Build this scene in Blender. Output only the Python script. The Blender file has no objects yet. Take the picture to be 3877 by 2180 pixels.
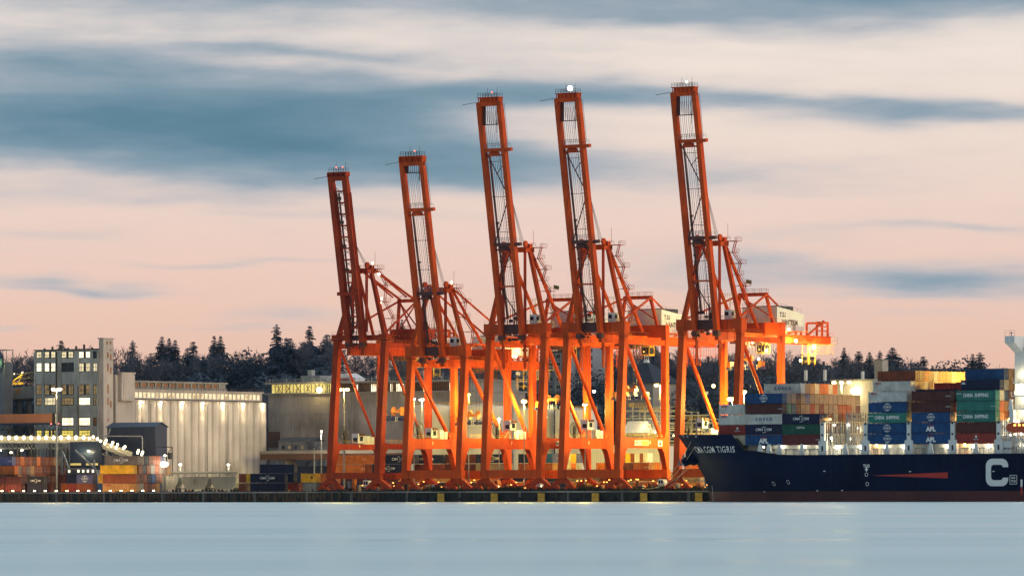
import bpy, math, random
import numpy as np
from mathutils import Vector, Matrix
R = random.Random(7)
C = bpy.context.scene.collection
scene = bpy.context.scene

# ---------------------------------------------------------------- camera
F = 20550.0                 # focal length in pixels of the 3877 px wide photograph
CAMH = 2.3                  # metres above the water
HZ = 1870.0                 # row of the horizon
cam_data = bpy.data.cameras.new("camera")
cam = bpy.data.objects.new("camera", cam_data); C.objects.link(cam)
cam_data.sensor_width = 36.0
cam_data.lens = F / 3877.0 * 36.0
cam_data.shift_y = (HZ - 1090.0) / 3877.0
cam_data.clip_start = 1.0
cam_data.clip_end = 12000.0
cam.location = (0, 0, CAMH)
cam.rotation_euler = (math.radians(90), math.radians(0.12), 0)
scene.camera = cam
scene.cycles.use_denoising = True
scene.cycles.max_bounces = 5
scene.cycles.diffuse_bounces = 2
scene.cycles.glossy_bounces = 2
scene.cycles.sample_clamp_indirect = 4.0
scene.cycles.sample_clamp_direct = 0.0
scene.view_settings.view_transform = 'Standard'
scene.view_settings.look = 'None'
scene.view_settings.exposure = 0.0
scene.view_settings.gamma = 1.0
scene.view_settings.use_curve_mapping = False

def lin(r, g, b):
    f = lambda c: (c / 255 / 12.92) if c / 255 <= .04045 else ((c / 255 + .055) / 1.055) ** 2.4
    return (f(r), f(g), f(b), 1.0)

# ---------------------------------------------------------------- sky (direction based: azimuth / elevation)
world = bpy.data.worlds.new("World"); scene.world = world
world.use_nodes = True
wt = world.node_tree; wt.nodes.clear()
def wn(t, **k):
    n = wt.nodes.new(t)
    for a, b in k.items(): setattr(n, a, b)
    return n
def wm(op, a, b=None, c=None, clamp=False):
    n = wn('ShaderNodeMath', operation=op, use_clamp=clamp)
    for i, x in enumerate((a, b, c)):
        if x is None: continue
        if isinstance(x, (int, float)): n.inputs[i].default_value = x
        else: wt.links.new(x, n.inputs[i])
    return n.outputs[0]
tc = wn('ShaderNodeTexCoord')
sx = wn('ShaderNodeSeparateXYZ'); wt.links.new(tc.outputs['Generated'], sx.inputs[0])
az = wm('ARCTAN2', sx.outputs[0], sx.outputs[1])
el = wm('ARCSINE', sx.outputs[2])
K = F / 1505.6               # units: thousands of pixels of the 2575 px wide view
AX = wm('MULTIPLY', az, K)   # 0 at the view centre, about +-1.29 at its edges
EY = wm('MULTIPLY', el, K)   # 0 at the horizon, 1.242 at the top of the view
cmb = wn('ShaderNodeCombineXYZ'); wt.links.new(AX, cmb.inputs[0])
wt.links.new(wm('MULTIPLY', EY, 5.5), cmb.inputs[1])
def noise(scale, detail, rough, off):
    mp = wn('ShaderNodeMapping'); mp.inputs['Location'].default_value = off
    wt.links.new(cmb.outputs[0], mp.inputs[0])
    n = wn('ShaderNodeTexNoise'); n.inputs['Scale'].default_value = scale
    n.inputs['Detail'].default_value = detail; n.inputs['Roughness'].default_value = rough
    wt.links.new(mp.outputs[0], n.inputs['Vector'])
    return n
n1 = noise(1.9, 2.5, .5, (3.1, 1.7, 0)); n2 = noise(1.6, 5.0, .6, (9.3, 4.1, 2)); n3 = noise(3.6, 5, .55, (1.3, 8.8, 5))
s1 = wn('ShaderNodeSeparateColor'); wt.links.new(n1.outputs['Color'], s1.inputs[0])
WX = wm('MULTIPLY_ADD', wm('SUBTRACT', s1.outputs[0], .5), .40, AX)
WY = wm('MULTIPLY_ADD', wm('SUBTRACT', s1.outputs[1], .5), .10, EY)
# streaks of cloud: centre x, y, half sizes (pixels of the 2575 px view), slope, strength
STREAKS = [
 (300, -30, 1500, 100, .0, .72), (2000, -20, 900, 90, .02, .55), (2400, 0, 380, 40, .02, .50), (1800, 62, 620, 34, .0, .30),
 (180, 148, 420, 36, .03, .62), (760, 120, 330, 22, .05, .40), (1050, 150, 420, 18, .06, .28), (880, 185, 200, 16, .02, .3), (1420, 130, 400, 18, .05, .22),
 (90, 295, 680, 122, .03, 1.12), (720, 325, 500, 105, .05, .86), (1150, 245, 420, 44, -.01, .62), (1560, 246, 420, 38, .06, .52),
 (2080, 272, 420, 34, .06, .50), (2480, 292, 300, 30, .05, .52),
 (1000, 400, 360, 55, .05, .50), (1450, 410, 380, 62, .05, .36), (500, 440, 500, 26, 0, .28), (1850, 430, 400, 40, 0, .20), (2200, 400, 200, 20, .0, .15), (2000, 470, 300, 26, .02, .2),
 (250, 500, 600, 24, 0, .26), (900, 545, 360, 14, .02, .26), (120, 585, 220, 18, .0, .30), (60, 622, 160, 9, .0, .2),
 (2330, 583, 300, 11, .0, .40), (2500, 578, 120, 8, .0, .2), (1980, 600, 200, 10, .02, .2), (2180, 690, 440, 42, .02, .52), (2480, 708, 360, 40, .0, .50), (1800, 645, 300, 36, .0, .22), (2150, 745, 260, 12, .0, .22),
 (650, 662, 230, 12, -.02, .42), (440, 668, 120, 8, 0, .2), (140, 713, 240, 13, .0, .62), (700, 795, 190, 20, .0, .36), (40, 819, 90, 6, .0, .40), (640, 826, 150, 8, 0, .28),
 (2450, 790, 260, 7, 0, .16), (1680, 720, 260, 26, .0, .26),
]
total = None
for (x0, y0, hx, hy, sl, am) in STREAKS:
    cx = (x0 - 1287.5) / 1000.; cy = (1242 - y0) / 1000.
    dx = wm('MULTIPLY', wm('SUBTRACT', WX, cx), 1000. / hx)
    dy = wm('MULTIPLY', wm('MULTIPLY_ADD', wm('SUBTRACT', WX, cx), sl, wm('SUBTRACT', WY, cy)), 1000. / hy)
    d2 = wm('ADD', wm('MULTIPLY', dx, dx), wm('MULTIPLY', dy, dy))
    e = wm('POWER', 2.0, wm('MULTIPLY', wm('POWER', d2, 1.1), -1.0))
    total = wm('MULTIPLY', e, am) if total is None else wm('MULTIPLY_ADD', e, am, total)
wisp = wm('MULTIPLY_ADD', n2.outputs['Fac'], 1.15, -.575)
wisp2 = wm('MULTIPLY_ADD', n3.outputs['Fac'], .62, -.31)
dens = wm('ADD', total, wm('ADD', wm('MULTIPLY', wisp, wm('MULTIPLY_ADD', total, .16, .26)), wisp2))
def ramp(fac, stops):
    r = wn('ShaderNodeValToRGB'); wt.links.new(fac, r.inputs[0])
    els = r.color_ramp.elements
    while len(els) < len(stops): els.new(.5)
    for e, (p, c) in zip(els, stops): e.position = p; e.color = c
    return r.outputs['Color']
# clear-sky colours from the horizon up
base = ramp(wm('MULTIPLY', EY, .78), [(.10, lin(230, 178, 154)), (.27, lin(237, 194, 173)), (.40, lin(240, 204, 187)), (.55, lin(240, 213, 200)),
     (.72, lin(241, 223, 211)), (.90, lin(243, 230, 220)), (1.0, lin(238, 230, 223))])
cloud = ramp(wm('MULTIPLY', dens, .50), [(.0, lin(218, 202, 194)), (.22, lin(194, 192, 195)), (.38, lin(166, 176, 186)), (.58, lin(128, 154, 170)), (.80, lin(100, 136, 155)), (1.0, lin(86, 122, 143))])
mix = wn('ShaderNodeMix', data_type='RGBA'); wt.links.new(base, mix.inputs['A']); wt.links.new(cloud, mix.inputs['B'])
fac = wn('ShaderNodeMapRange', interpolation_type='SMOOTHSTEP'); wt.links.new(dens, fac.inputs['Value'])
fac.inputs['From Min'].default_value = -.12; fac.inputs['From Max'].default_value = .95
wt.links.new(fac.outputs[0], mix.inputs['Factor'])
# the rest of the dome: physical sky under broken blue-grey cloud
sky = wn('ShaderNodeTexSky', sky_type='NISHITA', sun_disc=False)
SUN_EL, SUN_AZ = 16.0, 110.0          # soft light from behind and to the right of the camera
sky.sun_elevation = math.radians(SUN_EL); sky.sun_rotation = math.radians(SUN_AZ)
skm = wn('ShaderNodeMix', data_type='RGBA', blend_type='MULTIPLY'); skm.inputs['Factor'].default_value = 1
wt.links.new(sky.outputs[0], skm.inputs['A']); skm.inputs['B'].default_value = (.09, .09, .09, 1)
n4 = wn('ShaderNodeTexNoise'); n4.inputs['Scale'].default_value = 3.0; n4.inputs['Detail'].default_value = 5
wt.links.new(tc.outputs['Generated'], n4.inputs['Vector'])
high0 = ramp(n4.outputs['Fac'], [(.3, lin(165, 195, 210)), (.5, lin(190, 210, 220)), (.7, lin(226, 224, 226))])
back = wn('ShaderNodeMapRange'); wt.links.new(sx.outputs[1], back.inputs['Value'])
for a_, b_ in (('From Min', -.35), ('From Max', .35), ('To Min', .60), ('To Max', 1.0)): back.inputs[a_].default_value = b_
hm = wn('ShaderNodeMix', data_type='RGBA', blend_type='MULTIPLY'); hm.inputs['Factor'].default_value = 1
wt.links.new(high0, hm.inputs['A']); wt.links.new(back.outputs[0], hm.inputs['B']); high = hm.outputs['Result']
dome = wn('ShaderNodeMix', data_type='RGBA'); dome.inputs['Factor'].default_value = .25
wt.links.new(high, dome.inputs['A']); wt.links.new(skm.outputs['Result'], dome.inputs['B'])
up = wn('ShaderNodeMapRange', interpolation_type='SMOOTHSTEP'); wt.links.new(el, up.inputs['Value'])
up.inputs['From Min'].default_value = .088; up.inputs['From Max'].default_value = .20
side = wn('ShaderNodeMapRange', interpolation_type='SMOOTHSTEP'); wt.links.new(wm('ABSOLUTE', az), side.inputs['Value'])
side.inputs['From Min'].default_value = .3; side.inputs['From Max'].default_value = 1.4
allsky = wn('ShaderNodeMix', data_type='RGBA')
wt.links.new(wm('MAXIMUM', up.outputs[0], side.outputs[0]), allsky.inputs['Factor'])
wt.links.new(mix.outputs['Result'], allsky.inputs['A']); wt.links.new(dome.outputs['Result'], allsky.inputs['B'])
bg = wn('ShaderNodeBackground'); bg.inputs['Strength'].default_value = 1.0
wt.links.new(allsky.outputs['Result'], bg.inputs['Color'])
wo = wn('ShaderNodeOutputWorld'); wt.links.new(bg.outputs[0], wo.inputs['Surface'])

# ---------------------------------------------------------------- one soft sun (overcast twilight)
sd = bpy.data.lights.new("sun", 'SUN'); sd.energy = 1.3; sd.angle = math.radians(28); sd.color = (1, .86, .74)
sun = bpy.data.objects.new("sun", sd); C.objects.link(sun)
_d = Vector((math.sin(math.radians(SUN_AZ)) * math.cos(math.radians(SUN_EL)), math.cos(math.radians(SUN_AZ)) * math.cos(math.radians(SUN_EL)), math.sin(math.radians(SUN_EL))))
sun.rotation_euler = _d.to_track_quat('Z', 'Y').to_euler()

# ---------------------------------------------------------------- the port's own frame: u along the quay, v inland
TH = math.radians(34.7)
U = Vector((math.cos(TH), -math.sin(TH), 0)); V = Vector((math.sin(TH), math.cos(TH), 0))
O = Vector((130.3, 1539.5, 0))
DECK = 3.2
def W(u, v, z=0.0): return O + U * u + V * v + Vector((0, 0, z))
def Qu(px, v):
    k = (px - 1938.5) / F
    return (k * (O.y + v * V.y) - O.x - v * V.x) / (U.x - k * U.y)
def Zof(py, u, v): return CAMH + (HZ - py) / F * W(u, v).y
def S(u, v): return F / W(u, v).y
# ---------------------------------------------------------------- materials
MAT = {}
def _nodes(m):
    m.use_nodes = True; t = m.node_tree
    return t, t.nodes['Principled BSDF']
def paint(name, col, rough=.5, var=.25, scale=.35, dirt=(.06, .04, .03), dirt_amt=.35, metal=0.0, streak=True, bump=0.0, spec=.4):
    """painted / weathered surface: broad tone changes plus vertical dirt streaks"""
    m = bpy.data.materials.new(name); t, b = _nodes(m)
    tc = t.nodes.new('ShaderNodeTexCoord')
    n = t.nodes.new('ShaderNodeTexNoise'); n.inputs['Scale'].default_value = scale; n.inputs['Detail'].default_value = 6
    t.links.new(tc.outputs['Object'], n.inputs['Vector'])
    mp = t.nodes.new('ShaderNodeMapping'); mp.inputs['Scale'].default_value = (1.3, 1.3, .09 if streak else 1.0)
    t.links.new(tc.outputs['Object'], mp.inputs[0])
    n2 = t.nodes.new('ShaderNodeTexNoise'); n2.inputs['Scale'].default_value = 1.1; n2.inputs['Detail'].default_value = 8; n2.inputs['Roughness'].default_value = .65
    t.links.new(mp.outputs[0], n2.inputs['Vector'])
    r1 = t.nodes.new('ShaderNodeMapRange'); t.links.new(n.outputs['Fac'], r1.inputs['Value'])
    r1.inputs['From Min'].default_value = .3; r1.inputs['From Max'].default_value = .7
    r1.inputs['To Min'].default_value = 1 - var; r1.inputs['To Max'].default_value = 1 + var * .5
    mul = t.nodes.new('ShaderNodeMix'); mul.data_type = 'RGBA'; mul.blend_type = 'MULTIPLY'; mul.inputs['Factor'].default_value = 1
    mul.inputs['A'].default_value = (*col, 1); t.links.new(r1.outputs[0], mul.inputs['B'])
    r2 = t.nodes.new('ShaderNodeMapRange'); t.links.new(n2.outputs['Fac'], r2.inputs['Value'])
    r2.inputs['From Min'].default_value = .52; r2.inputs['From Max'].default_value = .78; r2.inputs['To Max'].default_value = dirt_amt
    mx = t.nodes.new('ShaderNodeMix'); mx.data_type = 'RGBA'
    t.links.new(r2.outputs[0], mx.inputs['Factor']); t.links.new(mul.outputs['Result'], mx.inputs['A']); mx.inputs['B'].default_value = (*dirt, 1)
    t.links.new(mx.outputs['Result'], b.inputs['Base Color'])
    b.inputs['Roughness'].default_value = rough; b.inputs['Metallic'].default_value = metal
    b.inputs['Specular IOR Level'].default_value = spec
    if bump:
        bp = t.nodes.new('ShaderNodeBump'); bp.inputs['Strength'].default_value = bump; bp.inputs['Distance'].default_value = .1
        t.links.new(n2.outputs['Fac'], bp.inputs['Height']); t.links.new(bp.outputs[0], b.inputs['Normal'])
    MAT[name] = m
    return m
def emit(name, col, strength, var=0.0, scale=.5, low=(.25, .12, .03)):
    m = bpy.data.materials.new(name); m.use_nodes = True; t = m.node_tree; t.nodes.clear()
    o = t.nodes.new('ShaderNodeOutputMaterial'); e = t.nodes.new('ShaderNodeEmission')
    e.inputs['Color'].default_value = (*col, 1); e.inputs['Strength'].default_value = strength
    if var:
        tc = t.nodes.new('ShaderNodeTexCoord'); n = t.nodes.new('ShaderNodeTexNoise')
        n.inputs['Scale'].default_value = scale; n.inputs['Detail'].default_value = 3; n.inputs['Roughness'].default_value = .7
        t.links.new(tc.outputs['Object'], n.inputs['Vector'])
        r = t.nodes.new('ShaderNodeValToRGB'); r.color_ramp.elements[0].position = .5 - var * .3; r.color_ramp.elements[0].color = (*low, 1)
        r.color_ramp.elements[1].position = .5 + var * .12; r.color_ramp.elements[1].color = (*col, 1)
        t.links.new(n.outputs['Fac'], r.inputs[0]); t.links.new(r.outputs[0], e.inputs['Color'])
    t.links.new(e.outputs[0], o.inputs['Surface'])
    MAT[name] = m
    return m
def container_paint():
    m = bpy.data.materials.new("container_paint"); t, b = _nodes(m)
    oi = t.nodes.new('ShaderNodeObjectInfo'); tc = t.nodes.new('ShaderNodeTexCoord')
    add = t.nodes.new('ShaderNodeVectorMath'); add.operation = 'ADD'
    sc = t.nodes.new('ShaderNodeVectorMath'); sc.operation = 'SCALE'; sc.inputs[0].default_value = (31, 17, 53); t.links.new(oi.outputs['Random'], sc.inputs['Scale'])
    t.links.new(tc.outputs['Object'], add.inputs[0]); t.links.new(sc.outputs[0], add.inputs[1])
    n = t.nodes.new('ShaderNodeTexNoise'); n.inputs['Scale'].default_value = .45; n.inputs['Detail'].default_value = 7; n.inputs['Roughness'].default_value = .62
    t.links.new(add.outputs[0], n.inputs['Vector'])
    mp = t.nodes.new('ShaderNodeMapping'); mp.inputs['Scale'].default_value = (1.6, 1.6, .22); t.links.new(add.outputs[0], mp.inputs[0])
    n2 = t.nodes.new('ShaderNodeTexNoise'); n2.inputs['Scale'].default_value = 1.0; n2.inputs['Detail'].default_value = 8; n2.inputs['Roughness'].default_value = .7
    t.links.new(mp.outputs[0], n2.inputs['Vector'])
    r1 = t.nodes.new('ShaderNodeMapRange'); t.links.new(n.outputs['Fac'], r1.inputs['Value'])
    r1.inputs['From Min'].default_value = .3; r1.inputs['From Max'].default_value = .7; r1.inputs['To Min'].default_value = .68; r1.inputs['To Max'].default_value = 1.18
    mul = t.nodes.new('ShaderNodeMix'); mul.data_type = 'RGBA'; mul.blend_type = 'MULTIPLY'; mul.inputs['Factor'].default_value = 1
    t.links.new(oi.outputs['Color'], mul.inputs['A']); t.links.new(r1.outputs[0], mul.inputs['B'])
    r2 = t.nodes.new('ShaderNodeMapRange'); t.links.new(n2.outputs['Fac'], r2.inputs['Value'])
    r2.inputs['From Min'].default_value = .56; r2.inputs['From Max'].default_value = .76; r2.inputs['To Max'].default_value = .55
    mx = t.nodes.new('ShaderNodeMix'); mx.data_type = 'RGBA'; t.links.new(r2.outputs[0], mx.inputs['Factor'])
    t.links.new(mul.outputs['Result'], mx.inputs['A']); mx.inputs['B'].default_value = (.10, .045, .022, 1)
    t.links.new(mx.outputs['Result'], b.inputs['Base Color']); b.inputs['Roughness'].default_value = .55; b.inputs['Specular IOR Level'].default_value = .25
    MAT['container_paint'] = m
container_paint()
paint('crane_red', (.65, .082, .010), .6, .30, .14, (.13, .022, .010), .85, spec=.15)
paint('crane_dark', (.10, .028, .022), .6, .3, .4, (.02, .012, .01), .5)
paint('crane_old', (.42, .046, .010), .65, .30, .15, (.08, .018, .010), .85, spec=.15)
paint('crane_orange', (.62, .15, .03), .55, .18, .15, (.2, .06, .02), .4, spec=.25)
paint('steel_dark', (.035, .032, .032), .5, .3, .6)
paint('steel_grey', (.30, .31, .32), .5, .25, .5)
paint('galvanised', (.36, .36, .34), .45, .25, .6)
paint('white_paint', (.74, .74, .72), .45, .10, .25, (.30, .24, .2), .3)
paint('white_letter', (.82, .82, .80), .6, .05, .5, (.5, .5, .5), .2)
paint('red_letter', (.45, .03, .03), .6, .1, .5)
paint('black_letter', (.03, .02, .02), .6, .1, .5)
paint('blue_letter', (.03, .06, .22), .6, .1, .5)
paint('yellow_paint', (.72, .40, .04), .55, .2, .8, (.2, .12, .03), .5)
paint('yellow_rail', (.65, .42, .06), .55, .2, .8)
paint('navy_hull', (.0042, .0105, .042), .55, .5, .05, (.030, .022, .020), .45, spec=.05)
paint('red_boot', (.088, .018, .017), .6, .4, .08, (.03, .012, .012), .7)
paint('hull_red', (.50, .035, .02), .5, .15, .1, (.2, .04, .03), .3)
paint('quay_black', (.022, .022, .019), .7, .6, .35, (.085, .058, .034), .8, bump=.3)
paint('concrete', (.30, .28, .25), .85, .35, .06, (.10, .09, .08), .7, bump=.2)
paint('concrete_dark', (.38, .335, .31), .9, .55, .07, (.07, .065, .062), .9, bump=.4)
paint('elevator_white', (.42, .45, .45), .85, .40, .12, (.07, .07, .06), .9, bump=.3)
paint('elevator_side', (.46, .41, .38), .85, .25, .10, (.15, .12, .1), .6)
paint('silo_white', (.63, .57, .50), .85, .25, .08, (.24, .21, .18), .6, bump=.1)
paint('tank_white', (.66, .62, .57), .6, .12, .05, (.3, .25, .2), .35)
paint('navy_clad', (.025, .035, .075), .5, .2, .2, (.02, .02, .03), .4)
paint('navy_roof', (.03, .065, .14), .45, .2, .2, (.02, .03, .05), .4)
paint('roof_dark', (.05, .055, .07), .75, .35, .5, streak=False)
paint('roof_navy', (.028, .034, .06), .7, .3, .3, streak=False)
paint('wall_cream', (.42, .37, .32), .8, .2, .3)
paint('wall_grey', (.17, .18, .21), .8, .25, .3)
paint('wall_blue', (.17, .20, .27), .8, .25, .3)
paint('tower_grey', (.27, .29, .33), .8, .2, .15)
paint('asphalt', (.06, .058, .055), .85, .4, .2, (.03, .03, .03), .5, streak=False)
paint('girder_brown', (.11, .055, .035), .7, .3, .2)
paint('glass_dark', (.02, .025, .03), .15, .2, .5)
paint('window_amber', (.30, .13, .05), .3, .3, .4)
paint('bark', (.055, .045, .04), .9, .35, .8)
paint('twig', (.12, .126, .16), .9, .3, .3, (.10, .10, .115))  # blue-grey of distance haze mixed into the twig colour
paint('conifer', (.046, .076, .12), .9, .45, .5, (.012, .02, .03), .5, streak=False)  # needle colour carries the blue of the haze as well
paint('broadleaf', (.052, .076, .115), .9, .4, .4, (.018, .024, .036), .5, streak=False)  # leaf colour shifted to blue in place of haze
paint('scrub', (.075, .085, .118), .9, .4, .3)  # haze blue is part of this base colour too
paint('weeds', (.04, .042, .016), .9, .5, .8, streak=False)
paint('hillside', (.055, .068, .095), .95, .5, .02, (.026, .03, .04), .6, streak=False)  # slope colour tinted with the bluish distance haze
paint('wood_dark', (.085, .05, .03), .85, .5, .5, (.03, .02, .015), .6)
paint('orange_clad', (.52, .20, .09), .6, .2, .2, (.3, .1, .04), .5)
paint('hopper', (.42, .40, .33), .6, .2, .2, (.15, .13, .10), .5)
paint('tyre', (.015, .015, .015), .8, .2, .8)
paint('lifeboat', (.62, .10, .03), .4, .15, .4)
paint('tent', (.72, .72, .76), .7, .06, .3)
paint('spreader_blue', (.03, .045, .15), .5, .3, .6)
paint('amber_plastic', (.6, .2, .03), .4, .2, .6)
emit('lamp_sodium', (1, .55, .16), 14.0)
emit('lamp_warm', (1, .80, .42), 16.0)
emit('lamp_white', (1, .93, .78), 16.0)
emit('lamp_red', (1, .22, .16), 2.4)
emit('lamp_amber', (1, .42, .08), 5.0)
emit('lamp_pink', (.85, .25, .75), 2.0)
emit('win_cream', (1, .84, .50), 1.15, .9, .55, (.16, .12, .07))
emit('win_bright', (1, .90, .62), 2.2, .7, .5, (.5, .36, .18))
emit('win_dim', (.50, .34, .15), .6, .9, .6, (.05, .05, .05))
emit('win_yellow', (1, .80, .16), 1.0, .8, .45, (.22, .15, .04))
emit('hall_yellow', (1, .78, .24), 1.1, .8, .14, (.35, .24, .05))
emit('hall_row', (1, .83, .50), 1.25, .5, .3, (.5, .34, .16))

# ---------------------------------------------------------------- mesh building
class MB:
    def __init__(s): s.v = []; s.f = []; s.mi = []; s.m = 0
    def add(s, vs, fs):
        o = len(s.v); s.v += [tuple(p) for p in vs]
        for f in fs: s.f.append(tuple(i + o for i in f)); s.mi.append(s.m)
        return s
    def box(s, x0, x1, y0, y1, z0, z1):
        return s.add([(x0, y0, z0), (x1, y0, z0), (x1, y1, z0), (x0, y1, z0), (x0, y0, z1), (x1, y0, z1), (x1, y1, z1), (x0, y1, z1)],
                     [(0, 3, 2, 1), (4, 5, 6, 7), (0, 1, 5, 4), (1, 2, 6, 5), (2, 3, 7, 6), (3, 0, 4, 7)])
    def beam(s, p0, p1, w, d, side=(1, 0, 0), w1=None, d1=None):
        p0, p1 = Vector(p0), Vector(p1); a = (p1 - p0)
        sd = Vector(side); sd = sd - a * (sd.dot(a) / a.length_squared)
        if sd.length < 1e-6: sd = a.orthogonal()
        sd.normalize(); ot = a.cross(sd).normalized()
        w1 = w if w1 is None else w1; d1 = d if d1 is None else d1
        vs = []
        for p, ww, dd in ((p0, w, d), (p1, w1, d1)):
            for i, j in ((-1, -1), (1, -1), (1, 1), (-1, 1)): vs.append(p + sd * (i * ww / 2) + ot * (j * dd / 2))
        return s.add(vs, [(0, 3, 2, 1), (4, 5, 6, 7), (0, 1, 5, 4), (1, 2, 6, 5), (2, 3, 7, 6), (3, 0, 4, 7)])
    def tube(s, p0, p1, r, n=8, r1=None):
        p0, p1 = Vector(p0), Vector(p1); a = (p1 - p0)
        if a.length < 1e-6: return s
        x = a.orthogonal().normalized(); y = a.cross(x).normalized(); r1 = r if r1 is None else r1
        vs = []
        for p, rr in ((p0, r), (p1, r1)):
            for k in range(n):
                t = 2 * math.pi * k / n; vs.append(p + x * (rr * math.cos(t)) + y * (rr * math.sin(t)))
        fs = [(k, (k + 1) % n, n + (k + 1) % n, n + k) for k in range(n)]
        fs += [tuple(range(n - 1, -1, -1)), tuple(range(n, 2 * n))]
        return s.add(vs, fs)
    def path(s, pts, r, n=5):
        for a, b in zip(pts[:-1], pts[1:]): s.tube(a, b, r, n)
        return s
    def prism(s, poly, axis, a0, a1):
        """polygon extruded along an axis; poly is in the two other axes (x: (y,z), y: (x,z), z: (x,y))"""
        def P(p, a): return {'x': (a, p[0], p[1]), 'y': (p[0], a, p[1]), 'z': (p[0], p[1], a)}[axis]
        n = len(poly)
        vs = [P(p, a0) for p in poly] + [P(p, a1) for p in poly]
        fs = [(k, (k + 1) % n, n + (k + 1) % n, n + k) for k in range(n)] + [tuple(range(n - 1, -1, -1)), tuple(range(n, 2 * n))]
        return s.add(vs, fs)
    def ball(s, c, r, n=10, m=6, sz=1.0):
        vs = [(c[0], c[1], c[2] + r * sz)]
        for i in range(1, m):
            ph = math.pi * i / m
            for k in range(n):
                t = 2 * math.pi * k / n
                vs.append((c[0] + r * math.sin(ph) * math.cos(t), c[1] + r * math.sin(ph) * math.sin(t), c[2] + r * sz * math.cos(ph)))
        vs.append((c[0], c[1], c[2] - r * sz))
        fs = [(0, 1 + k, 1 + (k + 1) % n) for k in range(n)]
        for i in range(m - 2):
            a = 1 + i * n
            fs += [(a + k, a + n + k, a + n + (k + 1) % n, a + (k + 1) % n) for k in range(n)]
        a = 1 + (m - 2) * n
        fs += [(a + k, len(vs) - 1, a + (k + 1) % n) for k in range(n)]
        return s.add(vs, fs)
    def rail(s, p0, p1, h=1.1, r=.04, step=2.2):
        p0, p1 = Vector(p0), Vector(p1); n = max(1, int((p1 - p0).length / step)); up = Vector((0, 0, h))
        s.tube(p0 + up, p1 + up, r, 4); s.tube(p0 + up * .55, p1 + up * .55, r * .8, 4)
        for k in range(n + 1):
            q = p0.lerp(p1, k / n); s.tube(q, q + up, r, 4)
        return s
    def mesh(s, name):
        me = bpy.data.meshes.new(name)
        me.from_pydata(s.v, [], s.f)
        me.polygons.foreach_set('material_index', s.mi)
        me.update()
        import bmesh
        if len(s.f) < 20000:
            bm = bmesh.new(); bm.from_mesh(me); bmesh.ops.recalc_face_normals(bm, faces=bm.faces); bm.to_mesh(me); bm.free()
        return me
    def build(s, name, mats, parent=None, smooth=False):
        me = s.mesh(name)
        for m in (mats if isinstance(mats, (list, tuple)) else [mats]): me.materials.append(MAT[m])
        if smooth: me.polygons.foreach_set('use_smooth', [True] * len(me.polygons))
        o = bpy.data.objects.new(name, me); C.objects.link(o)
        if parent is not None: o.parent = parent
        return o
def tag(o, label=None, cat=None, group=None, kind=None):
    for k, x in (('label', label), ('category', cat), ('group', group), ('kind', kind)):
        if x: o[k] = x
    return o
def place(o, u, v, z, rz=0.0):
    o.location = W(u, v, z); o.rotation_euler = (0, 0, -TH + rz)
    return o
def thing(name, label, cat, u, v, z, rz=0.0, group=None):
    o = bpy.data.objects.new(name, None); C.objects.link(o); o.empty_display_size = .5
    place(o, u, v, z, rz)
    return tag(o, label, cat, group)
def struct(o): return tag(o, kind='structure')
def multi(parent, name, mat, boxes):
    for bx in boxes: MB().box(*bx).build(name, mat, parent)
def child_copy(src, parent):
    c = src.copy(); C.objects.link(c); c.parent = parent
    return c
def light(parent, loc, watts, col=(1, .5, .15), size=.4, name='lamp_light'):
    d = bpy.data.lights.new(name, 'POINT'); d.energy = watts; d.color = col; d.shadow_soft_size = size
    o = bpy.data.objects.new(name, d); C.objects.link(o); o.location = loc
    if parent is not None: o.parent = parent
    return o

# ---------------------------------------------------------------- lettering
_font = {}
def text_mesh(txt, h, bold=0.0, spacing=1.0, width=1.0, extrude=.012):
    key = (txt, h, bold, spacing, width)
    if key in _font: return _font[key]
    cu = bpy.data.curves.new('lettering', 'FONT'); cu.body = txt; cu.size = 1.0; cu.align_x = 'CENTER'; cu.align_y = 'CENTER'
    cu.space_character = spacing; cu.offset = bold; cu.extrude = 0.0; cu.resolution_u = 3
    ob = bpy.data.objects.new('lettering', cu); C.objects.link(ob)
    dg = bpy.context.evaluated_depsgraph_get()
    me = bpy.data.meshes.new_from_object(ob.evaluated_get(dg))
    bpy.data.objects.remove(ob); bpy.data.curves.remove(cu)
    k = h / .70
    for v in me.vertices: v.co = (v.co.x * k * width, v.co.y * k, 0)
    _font[key] = me
    return me
def lettering(parent, txt, h, loc, mat='white_letter', face='-y', bold=0.02, spacing=1.0, width=1.0, name='lettering'):
    me = text_mesh(txt, h, bold, spacing, width).copy()
    me.materials.clear(); me.materials.append(MAT[mat])
    o = bpy.data.objects.new(name, me); C.objects.link(o)
    o.parent = parent; o.location = loc
    o.rotation_euler = {'-y': (math.pi / 2, 0, 0), '+x': (math.pi / 2, 0, math.pi / 2)}[face]
    return o

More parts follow.
